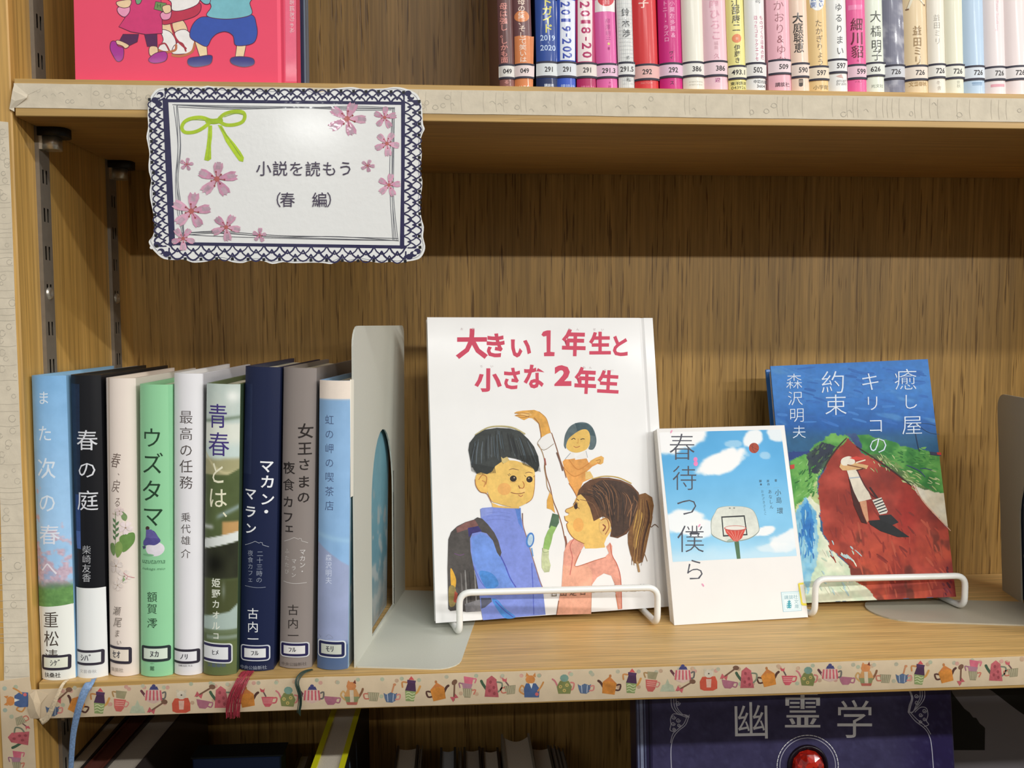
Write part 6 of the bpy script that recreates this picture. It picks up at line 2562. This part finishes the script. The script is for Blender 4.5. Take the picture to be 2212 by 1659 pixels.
    def suit():
        sk([(-14, 14), (-22, 8), (-18, -2), (-13, 2)], 3, '#d09050')
        pl([(-10, -6), (8, -6), (15, 4), (14, 20), (-13, 20), (-14, 4)], '#4f6590')
        el(-2, -13, 9, 8, '#d28a4c')
        pl([(-11, -18), (-9, -26), (-4, -20)], '#d28a4c')
        pl([(2, -20), (7, -26), (8, -17)], '#d28a4c')
        sk([(12, 8), (18, 0), (22, -8)], 3, '#d09050')
        P.up()
        pl([(-4, -6), (3, -6), (0, 4)], '#dfe0dc')
        el(10, 14, 3.4, 3.4, '#cf6a6a')

    def sugar():
        pl([(-14, 12), (-10, 0), (-4, -2), (0, -12), (4, -2), (10, 0), (14, 12)], '#b9bfa4', 0.4)

    def olive_spoon():
        sk([(-2, -8), (-8, -18)], 2.6, '#7a5a58')
        mug()
        pl([(-13, -24), (-7, -20), (-4, -23), (-5, -15), (-12, -17)], '#c9646a')

    def cupspoon():
        sk([(2, -8), (6, -22)], 3, '#c98a62')
        el(7, -23, 3, 2.5, '#c98a62')
        bluecup()
    fn = dict(spoon=spoon, mug=mug, blue=bluecup, orange=orange, tall=tall, stack=stacked, stack3=stacked3, striped=striped, bear=bear,
              mauve=mauve, pinkpot=pinkpot, pinkcup=pinkcup, green=greenpot, catpot=catpot, suit=suit, sugar=sugar, ospoon=olive_spoon,
              cupspoon=cupspoon)

    def draw(kind, x, y, r=0.0, s_=1.0, m=1, **k):
        tr.update(cx=x, cy=y, r=r, s=s_, m=m)
        h0 = P.h
        fn[kind](**k)
        P.h = h0
    return draw, pl, el, sk, tr


LOC = [('spoon', 136, 1503, 0), ('blue', 114, 1535, 0), ('orange', 168, 1522, .35), ('tall', 215, 1517, .05), ('stack', 259, 1514, .1),
       ('sugar', 297, 1526, 0), ('striped', 332, 1502, 0), ('spoon', 340, 1527, .15), ('bear', 392, 1517, 0), ('spoon', 443, 1494, .2),
       ('mauve', 440, 1521, .1), ('pinkpot', 478, 1508, -.05), ('orange', 533, 1508, -.05), ('pinkcup', 579, 1510, 0), ('green', 622, 1508, .05),
       ('striped', 674, 1502, 0), ('mauve', 716, 1513, 0), ('catpot', 760, 1500, 0), ('mug', 806, 1505, .05), ('cupspoon', 844, 1506, 0),
       ('tall', 887, 1491, .05), ('orange', 945, 1494, -.1), ('spoon', 982, 1492, -.8), ('stack3', 1010, 1487, .05), ('pinkpot', 1062, 1485, 0),
       ('ospoon', 1102, 1490, -.1), ('suit', 1148, 1483, 0), ('green', 1219, 1481, 0), ('blue', 1263, 1487, 0), ('orange', 1317, 1481, 0),
       ('tall', 1364, 1474, .05), ('stack', 1407, 1472, .08), ('sugar', 1442, 1480, 0), ('striped', 1475, 1458, 0), ('spoon', 1481, 1482, .2),
       ('bear', 1531, 1470, 0), ('spoon', 1576, 1454, .1), ('mauve', 1574, 1478, .1), ('pinkpot', 1613, 1466, -.05), ('orange', 1659, 1464, -.1),
       ('pinkcup', 1702, 1464, 0), ('green', 1745, 1464, .05), ('striped', 1793, 1456, 0), ('mauve', 1828, 1470, 0), ('catpot', 1871, 1460, 0),
       ('mug', 1912, 1466, .05), ('cupspoon', 1949, 1465, 0), ('tall', 1986, 1456, .08), ('orange', 2042, 1456, -.12), ('spoon', 2076, 1458, -.8),
       ('stack3', 2102, 1450, .05), ('pinkpot', 2151, 1451, 0), ('ospoon', 2188, 1453, -.1)]
Lp = [(60, 1490), (2212, 1418), (2212, 1560), (60, 1560)]
Ld = [onY(a, b, -0.00035) for a, b in Lp]
P = Print(homog(Lp, [(d[0]-0.002, d[2]+T2) for d in Ld]), surf_plane(-0.00035), 3e-5)
draw, pl, el, sk, tr = tape_art(P)
for k, (kd, x, y, r) in enumerate(LOC):
    yt = 1483-(x-200)*0.031
    for _ in range(2):
        xx = x+rnd.uniform(10, 26)
        P.ell(xx, yt+rnd.uniform(0, 8)+(34 if rnd.random() < 0.25 else 0), 4.6, 4.4, rnd.choice(['#c9a98c', '#b3b79c', '#d0a090', '#b9b49c']), 0.3, 10, raise_=False)
P.up(3)
for k, (kd, x, y, r) in enumerate(LOC):
    sc_ = 1.22-0.10*(x/2212)
    draw(kd, x, y, r, sc_, -1 if kd == 'orange' and k in (2, 29, 50) else 1)
    tr.update(cx=0, cy=0, r=0, s=1, m=1)
P.build('tape_print', M_TAPEINK, SH_LO)

Lp = [(0, 1470), (80, 1470), (80, 1660), (0, 1660)]
Ld = [onY(a, b, -0.00055) for a, b in Lp]
P = Print(homog(Lp, [(d[0], d[2]) for d in Ld]), surf_plane(-0.00055), 3e-5)
draw, pl, el, sk, tr = tape_art(P)
draw('suit', 38, 1512, -PI/2, 1.15)
draw('ospoon', 44, 1556, PI/2+1.2, 1.05)
draw('pinkpot', 42, 1594, -PI/2+.05, 1.15)
draw('stack3', 36, 1646, 0, 1.1)
for (x, y) in ((11, 1534), (70, 1502), (25, 1548), (10, 1487), (34, 1484)):
    P.ell(x, y, 5, 4.8, rnd.choice(['#c9a98c', '#b3b79c', '#a9b4a4']), 0.3, 10, raise_=False)
o = P.build('tape_print', M_TAPEINK, bc)
o.location = LB

# faint pattern on the grey tapes
GP = ['#beb4a2', '#c2b8a6', '#b8af9e']
Lp = [(31, 180), (2212, 213), (2212, 263), (31, 233)]
Ld = [onY(a, b, -0.00035) for a, b in Lp]
P = Print(homog(Lp, [(d[0]-0.002, d[2]-OPEN) for d in Ld]), surf_plane(-0.00035), 3e-5)
x = 70
while x < 2205:
    y0 = 180+(x-31)*0.0151
    y = y0+rnd.uniform(12, 42)
    k = rnd.randint(0, 2)
    w_ = rnd.uniform(3.5, 7)
    c = rnd.choice(GP)
    f_ = max(0.25, 1-x/1700)
    if rnd.random() < f_:
        if k == 0:
            P.stroke([(x+w_*math.cos(a), y+w_*0.9*math.sin(a)) for a in np.linspace(0, 5.6, 9)], 1.3, c, 0.2, raise_=False)
        elif k == 1:
            P.stroke([(x-w_, y+2), (x-w_/2, y-4), (x+w_/2, y-4), (x+w_, y+2), (x, y+5), (x-w_, y+2)], 1.3, c, 0.2, raise_=False)
        else:
            P.stroke([(x-w_, y), (x, y-3), (x+w_, y+3)], 1.3, c, 0.2, raise_=False)
    if rnd.random() < 0.4:
        P.stroke([(x+8, y0+4), (x+7, y0+26), (x+9, y0+46)], 0.8, '#c4baa8', 0.2, raise_=False)
    x += rnd.uniform(9, 20)
P.build('tape_print', M_TAPEINK, SH_UP)
Lp = [(0, 262), (30, 262), (62, 1470), (0, 1470)]
Ld = [onY(a, b, -0.00035) for a, b in Lp]
P = Print(homog(Lp, [(d[0], d[2]) for d in Ld]), surf_plane(-0.00035), 3e-5)
y = 285
while y < 1465:
    xr = 18+(y-264)*0.0385
    xl = 11 if y > 1400 else 0
    x = rnd.uniform(xl, xr-4)
    w_ = min(rnd.uniform(3.5, 8), max(2, (xr-xl)/3))
    c = rnd.choice(GP)
    if rnd.random() < 0.5:
        P.stroke([(min(max(x+w_*math.cos(a), xl), xr-1), y+w_*math.sin(a)) for a in np.linspace(0, 5.6, 9)], 1.2, c, 0.2, raise_=False)
    else:
        P.stroke([(xl, y), ((xl+xr)/2, y+rnd.uniform(-2, 2)), (xr-2, y-1)], 0.9, c, 0.2, raise_=False)
    y += rnd.uniform(8, 18)
o = P.build('tape_print', M_TAPEINK, bc)
o.location = LB


def local_px(M):
    """pixel -> (u, v) on the plane y = 0 of the frame M"""
    Mi = np.array(M.inverted())

    def f(px, py):
        o = Mi[:3, :3] @ CAM+Mi[:3, 3]
        d = Mi[:3, :3] @ ray(px, py)
        q = o+d*(-o[1]/d[1])
        return (float(q[0]), float(q[2]))
    return f


# ------------------------------------------------------------------ upper shelf, left: books facing out
PX0, PX1 = onY(163, 178, 0.010), onY(641, 178, 0.010)
pw = float(PX1[0]-PX0[0])
ph = 0.1895
PP = (float(PX0[0]), 0.010, ZU+0.0003)
t = face_book('picture_book', PP, 0.0, 0.035, 0.0, pw, ph, 0.016, '#f2506f',
              'hot pink cover with legs of dancing cartoon children, upper shelf at left', spine='R', sq=0.003, rough=0.5, coat=0.0, back='#d84a6e')
M = pose_frame(PP, 0.0, 0.035, 0.0)
p = Print(local_px(M), surf_plane(0.0), 8e-5)
p.zoom(0, 0, 2.7643)
OL = '#5e2440'


def outl(pts, c, w=4, oc=OL, m=0.15, sm=True):
    p.poly(pts, c, m, smooth=sm)
    p.stroke(pts, w, oc, 0, smooth=sm, closed=True, raise_=True)


p.poly([(1703, -60), (1768, -60), (1772, 488), (1706, 488)], '#f4708c', 0.1)
# middle child: white top, red skirt, socks and sandals
outl([(970, 120), (1030, 140), (1040, 200), (975, 190)], '#f3d2a8')
outl([(1030, 130), (1090, 120), (1120, 190), (1050, 200)], '#f3d2a8')
outl([(960, 180), (1015, 190), (1050, 245), (1040, 300), (985, 310), (945, 290), (975, 240)], '#f4efec')
outl([(1045, 195), (1110, 178), (1160, 240), (1150, 310), (1100, 322), (1030, 320), (1035, 280), (1060, 250)], '#f4efec')
p.stroke([(1020, 140), (1050, 230), (1110, 290)], 12, '#b53a48')
p.stroke([(940, 296), (985, 312), (1045, 300), (1052, 270)], 14, '#c4764e')
p.stroke([(1030, 330), (1080, 335), (1145, 310), (1165, 255)], 15, '#c4764e')
p.stroke([(950, 270), (985, 260), (1010, 300)], 10, '#a83a48')
p.stroke([(1055, 250), (1090, 262), (1110, 305)], 10, '#a83a48')
outl([(960, 70), (1100, 60), (1190, 18), (1198, 62), (1160, 100), (1060, 130), (970, 145)], '#c43a54')
outl([(960, -30), (1170, -40), (1185, 20), (1100, 60), (1030, 62), (1020, 10)], '#f4efec')
# left child: crimson dress, dark leggings, purple shoes
outl([(735, 205), (830, 205), (820, 250), (775, 272), (712, 245)], '#5a2a58', sm=False)
outl([(862, 205), (938, 205), (940, 280), (880, 278)], '#5a2a58', sm=False)
outl([(705, 240), (770, 270), (750, 290), (730, 275), (690, 260)], '#f3d2a8')
outl([(895, 280), (940, 282), (938, 330), (895, 330)], '#f3d2a8')
outl([(665, 250), (690, 248), (705, 275), (738, 290), (735, 350), (705, 368), (680, 340), (658, 290)], '#b0329a')
outl([(890, 350), (930, 318), (985, 308), (1000, 335), (985, 365), (930, 378), (895, 370)], '#b0329a')
outl([(770, 40), (790, -30), (960, -30), (968, 100), (970, 200), (870, 206), (780, 190), (710, 160), (745, 110)], '#d83e78', sm=False)
outl([(705, 45), (768, 34), (775, 70), (745, 102), (708, 80)], '#f2a0c0')
outl([(700, 10), (780, 0), (775, 38), (740, 48), (705, 36)], '#f3d2a8')
outl([(960, 80), (1020, 60), (1015, 110), (972, 118)], '#f2a0c0')
outl([(930, 10), (995, 20), (975, 70), (920, 55)], '#74965c', sm=False)
p.ch('H', 950, 35, 22, 24, '#43613a')
outl([(970, 40), (1015, 30), (1020, 70), (985, 80)], '#f3d2a8')
outl([(810, -30), (850, -30), (840, 18), (815, 22)], '#74a880')
# right child: light blue shirt, blue shorts
outl([(1165, 250), (1235, 275), (1240, 340), (1195, 345)], '#f6dcae', sm=False)
outl([(1415, 270), (1470, 268), (1455, 345), (1405, 345)], '#f6dcae', sm=False)
outl([(1128, 350), (1190, 338), (1258, 330), (1268, 352), (1250, 385), (1170, 400), (1125, 385)], '#2e2f86')
outl([(1385, 345), (1440, 338), (1510, 350), (1515, 385), (1460, 400), (1400, 388), (1376, 368)], '#2e2f86')
outl([(1230, 100), (1360, 112), (1500, 88), (1532, 150), (1535, 215), (1505, 262), (1410, 272), (1392, 215), (1350, 190), (1300, 200),
      (1265, 230), (1235, 278), (1180, 255), (1135, 220), (1145, 160), (1180, 115)], '#3b58b0')
outl([(1252, -30), (1500, -30), (1492, 20), (1502, 86), (1400, 112), (1300, 112), (1234, 92), (1262, 40)], '#7fc0cc')
outl([(1180, -30), (1252, -30), (1252, 20), (1215, 20)], '#7fc0cc')
p.ch('おばあちゃん', 1745, 100, 200, 34, '#f4c4cc', 0, '', PI/2)
for k, q in enumerate('家族のこと'):
    p.ch(q, 1742+k, 10+k*42, 30, 36, '#f2c0c8', 0.0)
p.build('cover_print', M_GLOSS, t)

q0, q1 = onY(300, 178, 0.032), onY(652, 178, 0.032)
t = face_book('book', (float(q0[0]), 0.0300, ZU+0.0003), 0.0, 0.035, 0.0, float(q1[0]-q0[0]), 0.19, 0.012, '#1d3160',
              'dark blue book showing as a thin strip behind the pink cover', spine='R', sq=0.003)
q0, q1 = onY(330, 178, 0.055), onY(665, 178, 0.055)
t = face_book('book', (float(q0[0]), 0.0480, ZU+0.0003), 0.0, 0.02, 0.0, float(q1[0]-q0[0]), 0.205, 0.014, '#7c8596',
              'grey blue book at the back, right edge showing beyond the pink cover', spine='R', sq=0.003)


# ------------------------------------------------------------------ bottom bay
def fore_book(loc, w, h, d, cover, page, label, rot=0.0, bd=0.0022, thick_page=None, group=None, hollow=0.0, back=None, name='book'):
    """book with its page edges towards the room: two boards, spine at the back, page block between"""
    t = empty(name, loc, (0, rot, 0))
    tag(t, label, 'book', group)
    mb = MB()
    mb.prism([(0, 0), (bd, 0), (bd, d-bd), (w-bd, d-bd), (w-bd, 0), (w, 0), (w, d), (0, d)], 0, h)
    mb.build('cover', stock(cover, 0.4), t)
    n = 8
    f = [(bd+(w-2*bd)*i/n, 0.003+hollow*math.sin(PI*i/n)) for i in range(n+1)]
    mb = MB()
    mb.prism(f+[(w-bd, d-bd), (bd, d-bd)], 0.002, h-0.003)
    mb.build('page_block', page, t)
    return t


PG1 = plain('old_page_edges', '#b8aea0', 0.85, var=0.12, scale=1500)
PG2 = plain('pale_page_edges', '#ddd2c0', 0.85, var=0.12, scale=1500)
PG3 = plain('bluish_page_edges', '#b6bcc4', 0.85, var=0.08, scale=1500)


def upright(near_l, near_r, far_l, zt, depth, cover, page, label, bd=0.002, y0=0.004, hollow=0.0, inset=0.0016, group=None):
    """standing book seen from above: near_l/near_r and far_l are pixels on its top face, at height zt"""
    A, B, F = onZ(*near_l, zt), onZ(*near_r, zt), onZ(*far_l, zt)
    yaw = -math.atan2(F[0]-A[0], F[1]-A[1])
    ca, sa = math.cos(yaw), math.sin(yaw)
    w = float((B[0]-A[0])*ca+(B[1]-A[1])*sa)
    k = (y0-A[1])/ca
    org = (float(A[0]-sa*k), y0, ZB+0.0002)
    h = zt-ZB
    t = empty('book', org, (0, 0, yaw))
    tag(t, label, 'book', group)
    mb = MB()
    mb.prism([(0, 0.001), (0.001, 0), (w-0.001, 0), (w, 0.001), (w, depth), (w-bd, depth), (w-bd, bd), (bd, bd), (bd, depth), (0, depth)], 0, h)
    mb.build('cover', stock(cover, 0.4), t)
    n = 8
    f = [(w-bd-(w-2*bd)*i/n, depth-0.003-hollow*math.sin(PI*i/n)) for i in range(n+1)]
    mb = MB()
    mb.prism([(bd, bd), (w-bd, bd)]+f, 0.002, h-inset)
    mb.build('page_block', page, t)
    return t, w, h


upright((139, 1657), (181, 1657), (236, 1551), -0.074, 0.165, '#2d2a2a', PG2,
        'upright book at the far left of the bottom bay, pale page tops', 0.0018, hollow=0.004)
upright((182.5, 1657), (224, 1657), (279, 1551), -0.074, 0.165, '#6a3a30', plain('brown_edges', '#6a3a30', 0.6),
        'upright book whose russet brown top lies between two page blocks', 0.0012)
upright((225.5, 1657), (298, 1657), (322, 1551), -0.074, 0.165, '#3a3230', PG1,
        'thick upright book with grey page tops, third from the left in the bottom bay', 0.0014, hollow=0.004)
# dark blue box-like volume
zt = -0.094
f0 = onZ(415, 1636, zt)
f1 = onZ(604, 1636, zt)
b0 = onZ(614, 1603, zt)
t = empty('storage_case', (float(f0[0]), float(f0[1]), ZB))
tag(t, 'dark blue upright case with blackish green top in the bottom bay', 'box')
w_, d_ = float(f1[0]-f0[0]), float(b0[1]-f0[1])
mb = MB()
mb.box(0, w_, 0, d_, 0, zt-ZB-0.0012, bev=0.001)
mb.build('case_body', stock('#22345c', 0.45), t)
mb = MB()
mb.box(-0.001, w_+0.002, -0.001, d_, zt-ZB-0.0012, zt-ZB, bev=0.0004)
mb.build('case_lid', stock('#1c2326', 0.5), t)
# fluorescent yellow book
t, wy, hy = upright((672, 1657), (744, 1657), (716, 1533), -0.078, 0.170, '#e3e020', PG2,
                    'upright book with fluorescent yellow boards and grey page tops', 0.0038, y0=0.006)
S = Print(lambda u, v: (u, v), lambda u, v, h: (wy+h, u, v), 3e-5)
S.poly([(0.002, 0.0), (0.17, 0.0), (0.17, hy-0.001), (0.002, hy-0.001)], '#14171a', 0.2)
for (a, b, c_, w0) in ((0.02, 0.14, hy-0.03, 0.005), (0.05, 0.15, hy-0.010, 0.006), (0.035, 0.13, hy-0.05, 0.005),
                       (0.085, 0.15, hy-0.012, 0.005), (0.075, 0.13, hy-0.045, 0.005)):
    S.stroke([(a, b), (a+0.006, (b+c_)/2), (a+0.001, c_)], w0, '#5d6f86', 0.4, taper=True)
S.build('side_print', M_INK, t)
# lower books further right, only the rear of their tops in frame
YF = 0.142
G_R = 'low books in the bottom bay right of the yellow one, seen from above'
rows = [(647, 673, 1627, '#5a4a3c', PG1, 'low brownish book top just left of the yellow book', 0),
        (858, 904, 1611, '#4a423c', PG2, 'book with cream page top, furthest left of the row right of the yellow book', 0.002),
        (906, 913, 1611, '#6f665c', PG1, 'very thin booklet right of the first cream page top', 0),
        (951, 985, 1615, '#3c3c40', PG3, 'book with bluish page top standing after the wide gap', 0.002),
        (990, 997, 1615, '#55504a', PG1, 'thin dark booklet right of the bluish page top', 0),
        (1001, 1038, 1614, '#3f3833', PG1, 'book with grey page top right of the thin dark booklet', 0.002),
        (1040, 1077, 1616, '#463b36', PG2, 'book with cream page top touching the tallest one of the row', 0.002),
        (1082, 1144, 1586, '#9a9282', PG2, 'tallest and thickest book of the row, hollow fore-edge and pale boards', 0.008),
        (1145, 1187, 1611, '#5a5248', PG2, 'book with pale page top right of the tallest one', 0.002),
        (1189, 1197, 1609, '#6a5f58', PG1, 'thin booklet next after the pale page top', 0),
        (1198, 1206, 1612, '#4f4640', PG1, 'middle one of the last three thin booklets', 0),
        (1207, 1216, 1616, '#5f554d', PG1, 'thin booklet ending the row, nearest the purple book', 0)]
for (xa, xb, yt, cv, pg, lb, hol) in rows:
    zt_ = float(onY(xa, yt, YF)[2])
    ka = (982-xa)/(700-yt)          # the tops run towards the vanishing point of the depth direction
    upright((xa+ka*(1700-yt), 1700), (xb+(982-xb)/(700-yt)*(1700-yt), 1700), (xa, yt), zt_, YF-0.006, cv, pg, lb,
            min(0.0018, 0.0022 if xb-xa > 20 else 0.0006), y0=0.006, hollow=hol, group=G_R)

# deep purple book with a red gem
Tg = 0.16
a, b = onY(1371, 1512, 0.058), onY(2050, 1492, 0.058)
zr = float(a[2])
P0 = (float(a[0])-0.0015, 0.058-math.tan(Tg)*(zr-ZB), ZB+0.0004)
gw = float(b[0]-a[0])+0.001
gh = 0.292
t = face_book('picture_book', P0, 0.0, Tg, -0.008, gw, gh, 0.022, '#2b2748',
              'deep purple book with white brush title and a red gem, bottom bay', spine='L', sq=0.004, rough=0.32, coat=0.4,
              hinge=False)
M = pose_frame(P0, 0.0, Tg, -0.008)
p = Print(local_px(M), surf_plane(0.0), 8e-5)
p.zoom(1300, 1400, 2.4254)


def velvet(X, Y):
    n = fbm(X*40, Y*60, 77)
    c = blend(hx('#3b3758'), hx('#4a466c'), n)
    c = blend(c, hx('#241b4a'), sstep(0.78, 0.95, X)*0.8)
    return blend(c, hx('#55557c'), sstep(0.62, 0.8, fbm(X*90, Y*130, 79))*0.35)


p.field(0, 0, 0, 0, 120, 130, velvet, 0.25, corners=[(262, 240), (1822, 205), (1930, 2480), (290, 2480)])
for (x, w_, c) in ((192, 10, '#6b7292'), (210, 16, '#8b93b0'), (228, 8, '#5a6180'), (250, 7, '#1a1a30')):
    p.stroke([(x-6, 240), (x-2, 400), (x+4, 700)], w_, c, 0.3)
WH = '#fbfbff'
for q, cx, cy, r in (('幽', 782, 378, -.02), ('霊', 1052, 322, 0), ('学', 1324, 372, 0)):
    p.ch(q, cx, cy, 206, 214, WH, 0.012 if q != '霊' else 0.0, 'serif' if q != '霊' else '', r)
    if q == '霊':
        for ox in (-3, 3):
            p.ch(q, cx+ox, cy, 206, 214, WH, 0.0, '', r)
    p.up()
SV = '#c4c4d4'


def curl(pts, w=4):
    p.stroke(pts, w, SV, 0.2)


for off in (0, 14, 26):
    curl([(362+off, 255), (368+off, 310), (400+off*.8, 345), (440-off*.3, 350), (458-off*.4, 362)])
curl([(458, 350), (440, 400), (405, 430), (380, 460), (366, 500), (362, 560), (368, 700)])
curl([(448, 352), (430, 395), (398, 425), (372, 450), (360, 495)])
curl([(440, 362), (410, 350), (375, 345), (360, 370), (362, 400), (358, 430), (385, 438)])
for (x, y, r) in ((398, 288, 13), (376, 362, 12), (374, 396, 11), (400, 378, 12), (404, 404, 10), (378, 424, 9)):
    p.stroke([(x+r*k*math.cos(a), y+r*k*math.sin(a)) for a, k in zip(np.linspace(0, 8.5, 16), np.linspace(1, 0.25, 16))], 3.6, SV, 0.2)
for off in (0, 13, 24):
    curl([(1690-off, 215), (1690-off, 260), (1665-off*.8, 300), (1625+off*.2, 335), (1605+off*.6, 335)])
    curl([(1605+off*.3, 215), (1622+off*.3, 260), (1610+off*.4, 300), (1604+off*.3, 335)])
curl([(1604, 335), (1640, 380), (1690, 420), (1715, 460), (1728, 520), (1742, 700)])
curl([(1612, 332), (1650, 372), (1698, 412), (1722, 450)])
curl([(1640, 335), (1670, 310), (1700, 315), (1708, 350), (1700, 380), (1712, 400), (1690, 410)])
for (x, y, r) in ((1648, 250, 12), (1650, 285, 12), (1690, 328, 12), (1670, 350, 11), (1690, 372, 10), (1668, 385, 9)):
    p.stroke([(x+r*k*math.cos(a), y+r*k*math.sin(a)) for a, k in zip(np.linspace(0, 8.5, 16), np.linspace(1, 0.25, 16))], 3.6, SV, 0.2)
# stitched rings
cx, cy = 1078, 618
for k in range(46):
    a0 = 2*PI*k/46
    p.stroke([(cx+160*math.cos(a), cy+162*math.sin(a)) for a in (a0, a0+0.05, a0+0.1)], 4, WH, 0, smooth=False, raise_=False)
p.up()
p.stroke([(cx+146*math.cos(a), cy+148*math.sin(a)) for a in np.linspace(0, 2*PI, 49)[:-1]], 3.5, '#c9c9da', 0.1, closed=True, smooth=False)
p.build('cover_print', M_GLOSS, t)
u, v = p.map(cx, cy)
u2, _ = p.map(cx+98, cy)
R_ = abs(u2-u)
mb = MB()      # dark socket
n = 32
rg = [(u+R_*k*math.cos(2*PI*i/n), yy, v+R_*k*math.sin(2*PI*i/n)) for k, yy in ((1.1, -0.0004), (1.04, -0.0020), (0.95, -0.0021), (0.88, -0.0006)) for i in range(n)]
mb.add(rg, [(j*n+i, j*n+(i+1) % n, (j+1)*n+(i+1) % n, (j+1)*n+i) for j in range(3) for i in range(n)], 0, True)
mb.add([(u+R_*math.cos(2*PI*i/n), -0.0005, v+R_*math.sin(2*PI*i/n)) for i in range(n)], [tuple(range(n))])
mb.build('gem_setting', stock('#1a0f1c', 0.3), t)
gm, nt, b_ = newmat('red_gem')
tcn = nt.nodes.new('ShaderNodeTexCoord')
vz = nt.nodes.new('ShaderNodeTexVoronoi')
vz.inputs['Scale'].default_value = 260
nt.links.new(tcn.outputs['Object'], vz.inputs['Vector'])
rp = nt.nodes.new('ShaderNodeValToRGB')
rp.color_ramp.elements[0].color = lin('#6a0808')+(1,)
rp.color_ramp.elements[1].color = lin('#f0321e')+(1,)
nt.links.new(vz.outputs['Color'], rp.inputs['Fac'])
nt.links.new(rp.outputs['Color'], b_.inputs['Base Color'])
b_.inputs['Roughness'].default_value = 0.05
b_.inputs['Coat Weight'].default_value = 1.0
rr = random.Random(3)
mb = MB()
rings = []
for k, yy, nn, ph in ((0.86, -0.0008, 12, 0), (0.72, -0.0055, 12, 0.26), (0.42, -0.0082, 6, 0.1)):
    rings.append([(u+R_*k*math.cos(2*PI*i/nn+ph), yy-rr.uniform(0, 0.0006), v+R_*k*math.sin(2*PI*i/nn+ph)) for i in range(nn)])
V = rings[0]+rings[1]+rings[2]
F = []
for i in range(12):
    F += [(i, (i+1) % 12, 12+i), ((i+1) % 12, 12+(i+1) % 12, 12+i)]
for i in range(6):
    F += [(12+2*i, 12+(2*i+1) % 12, 24+i), (12+(2*i+1) % 12, 24+(i+1) % 6, 24+i), (12+(2*i+1) % 12, 12+(2*i+2) % 12, 24+(i+1) % 6)]
F.append(tuple(24+i for i in range(6)))
mb.add(V, F)
mb.build('gem', gm, t)

# grey book with a black silhouette, half hidden at the right
a = onY(2046, 1500, 0.096)
P0 = (float(a[0])-0.05, 0.105-math.tan(0.12)*0.29, ZB+0.0004)
t = face_book('picture_book', P0, 0.0, 0.12, 0.0, 0.20, 0.285, 0.012, '#6e6a6e',
              'grey book with a black silhouette on its cover, lower right corner', spine='R', sq=0.003, rough=0.4, hinge=False)
M = pose_frame(P0, 0.0, 0.12, 0.0)
p = Print(local_px(M), surf_plane(0.0), 8e-5)
p.zoom(1892, 1360, 6.9125)
p.poly([(1000, 880), (1110, 880), (1150, 960), (1250, 1090), (1320, 1180), (1400, 1240), (1450, 1310), (1500, 1320), (1550, 1400),
        (1600, 1440), (1630, 1470), (1625, 1800), (1000, 1800)], '#0d0e0c', 0.1)
p.poly([(1640, 860), (1740, 920), (1870, 1020), (2000, 1120), (2120, 1210), (2300, 1330), (2300, 860)], '#0d0c0a', 0.1)
p.build('cover_print', M_INK, t)

# navy book pressed against the far side of the right bookend
t = empty('book')
t.matrix_world = be2.matrix_basis.copy() @ Matrix.Translation((TH+0.0008, 0.004, 0.0022))
tag(t, 'dark navy book seen through the opening of the bookend at the right edge', 'book')
mb = MB()
mb.prism([(0, 0.002), (0.002, 0), (0.020, 0), (0.022, 0.002), (0.022, 0.112), (0.020, 0.112), (0.020, 0.002), (0.002, 0.002),
          (0.002, 0.112), (0, 0.112)], 0, 0.150)
mb.build('cover', stock('#232c3c', 0.4), t)
mb = MB()
mb.box(0.002, 0.020, 0.003, 0.109, 0.002, 0.147)
mb.build('page_block', M_PAGE, t)
S = Print(lambda u, v: (u, v), lambda u, v, h: (-h, u, v), 3e-5)
for k in range(26):
    a, b = rnd.uniform(0.02, 0.10), rnd.uniform(0.01, 0.11)
    S.ell(a, b, 0.0012, 0.0016, rnd.choice(['#5b6a72', '#3d5a4a', '#8a8f86', '#6a4a50']), 0.3, 8, raise_=False)
S.build('side_print', M_INK, t)
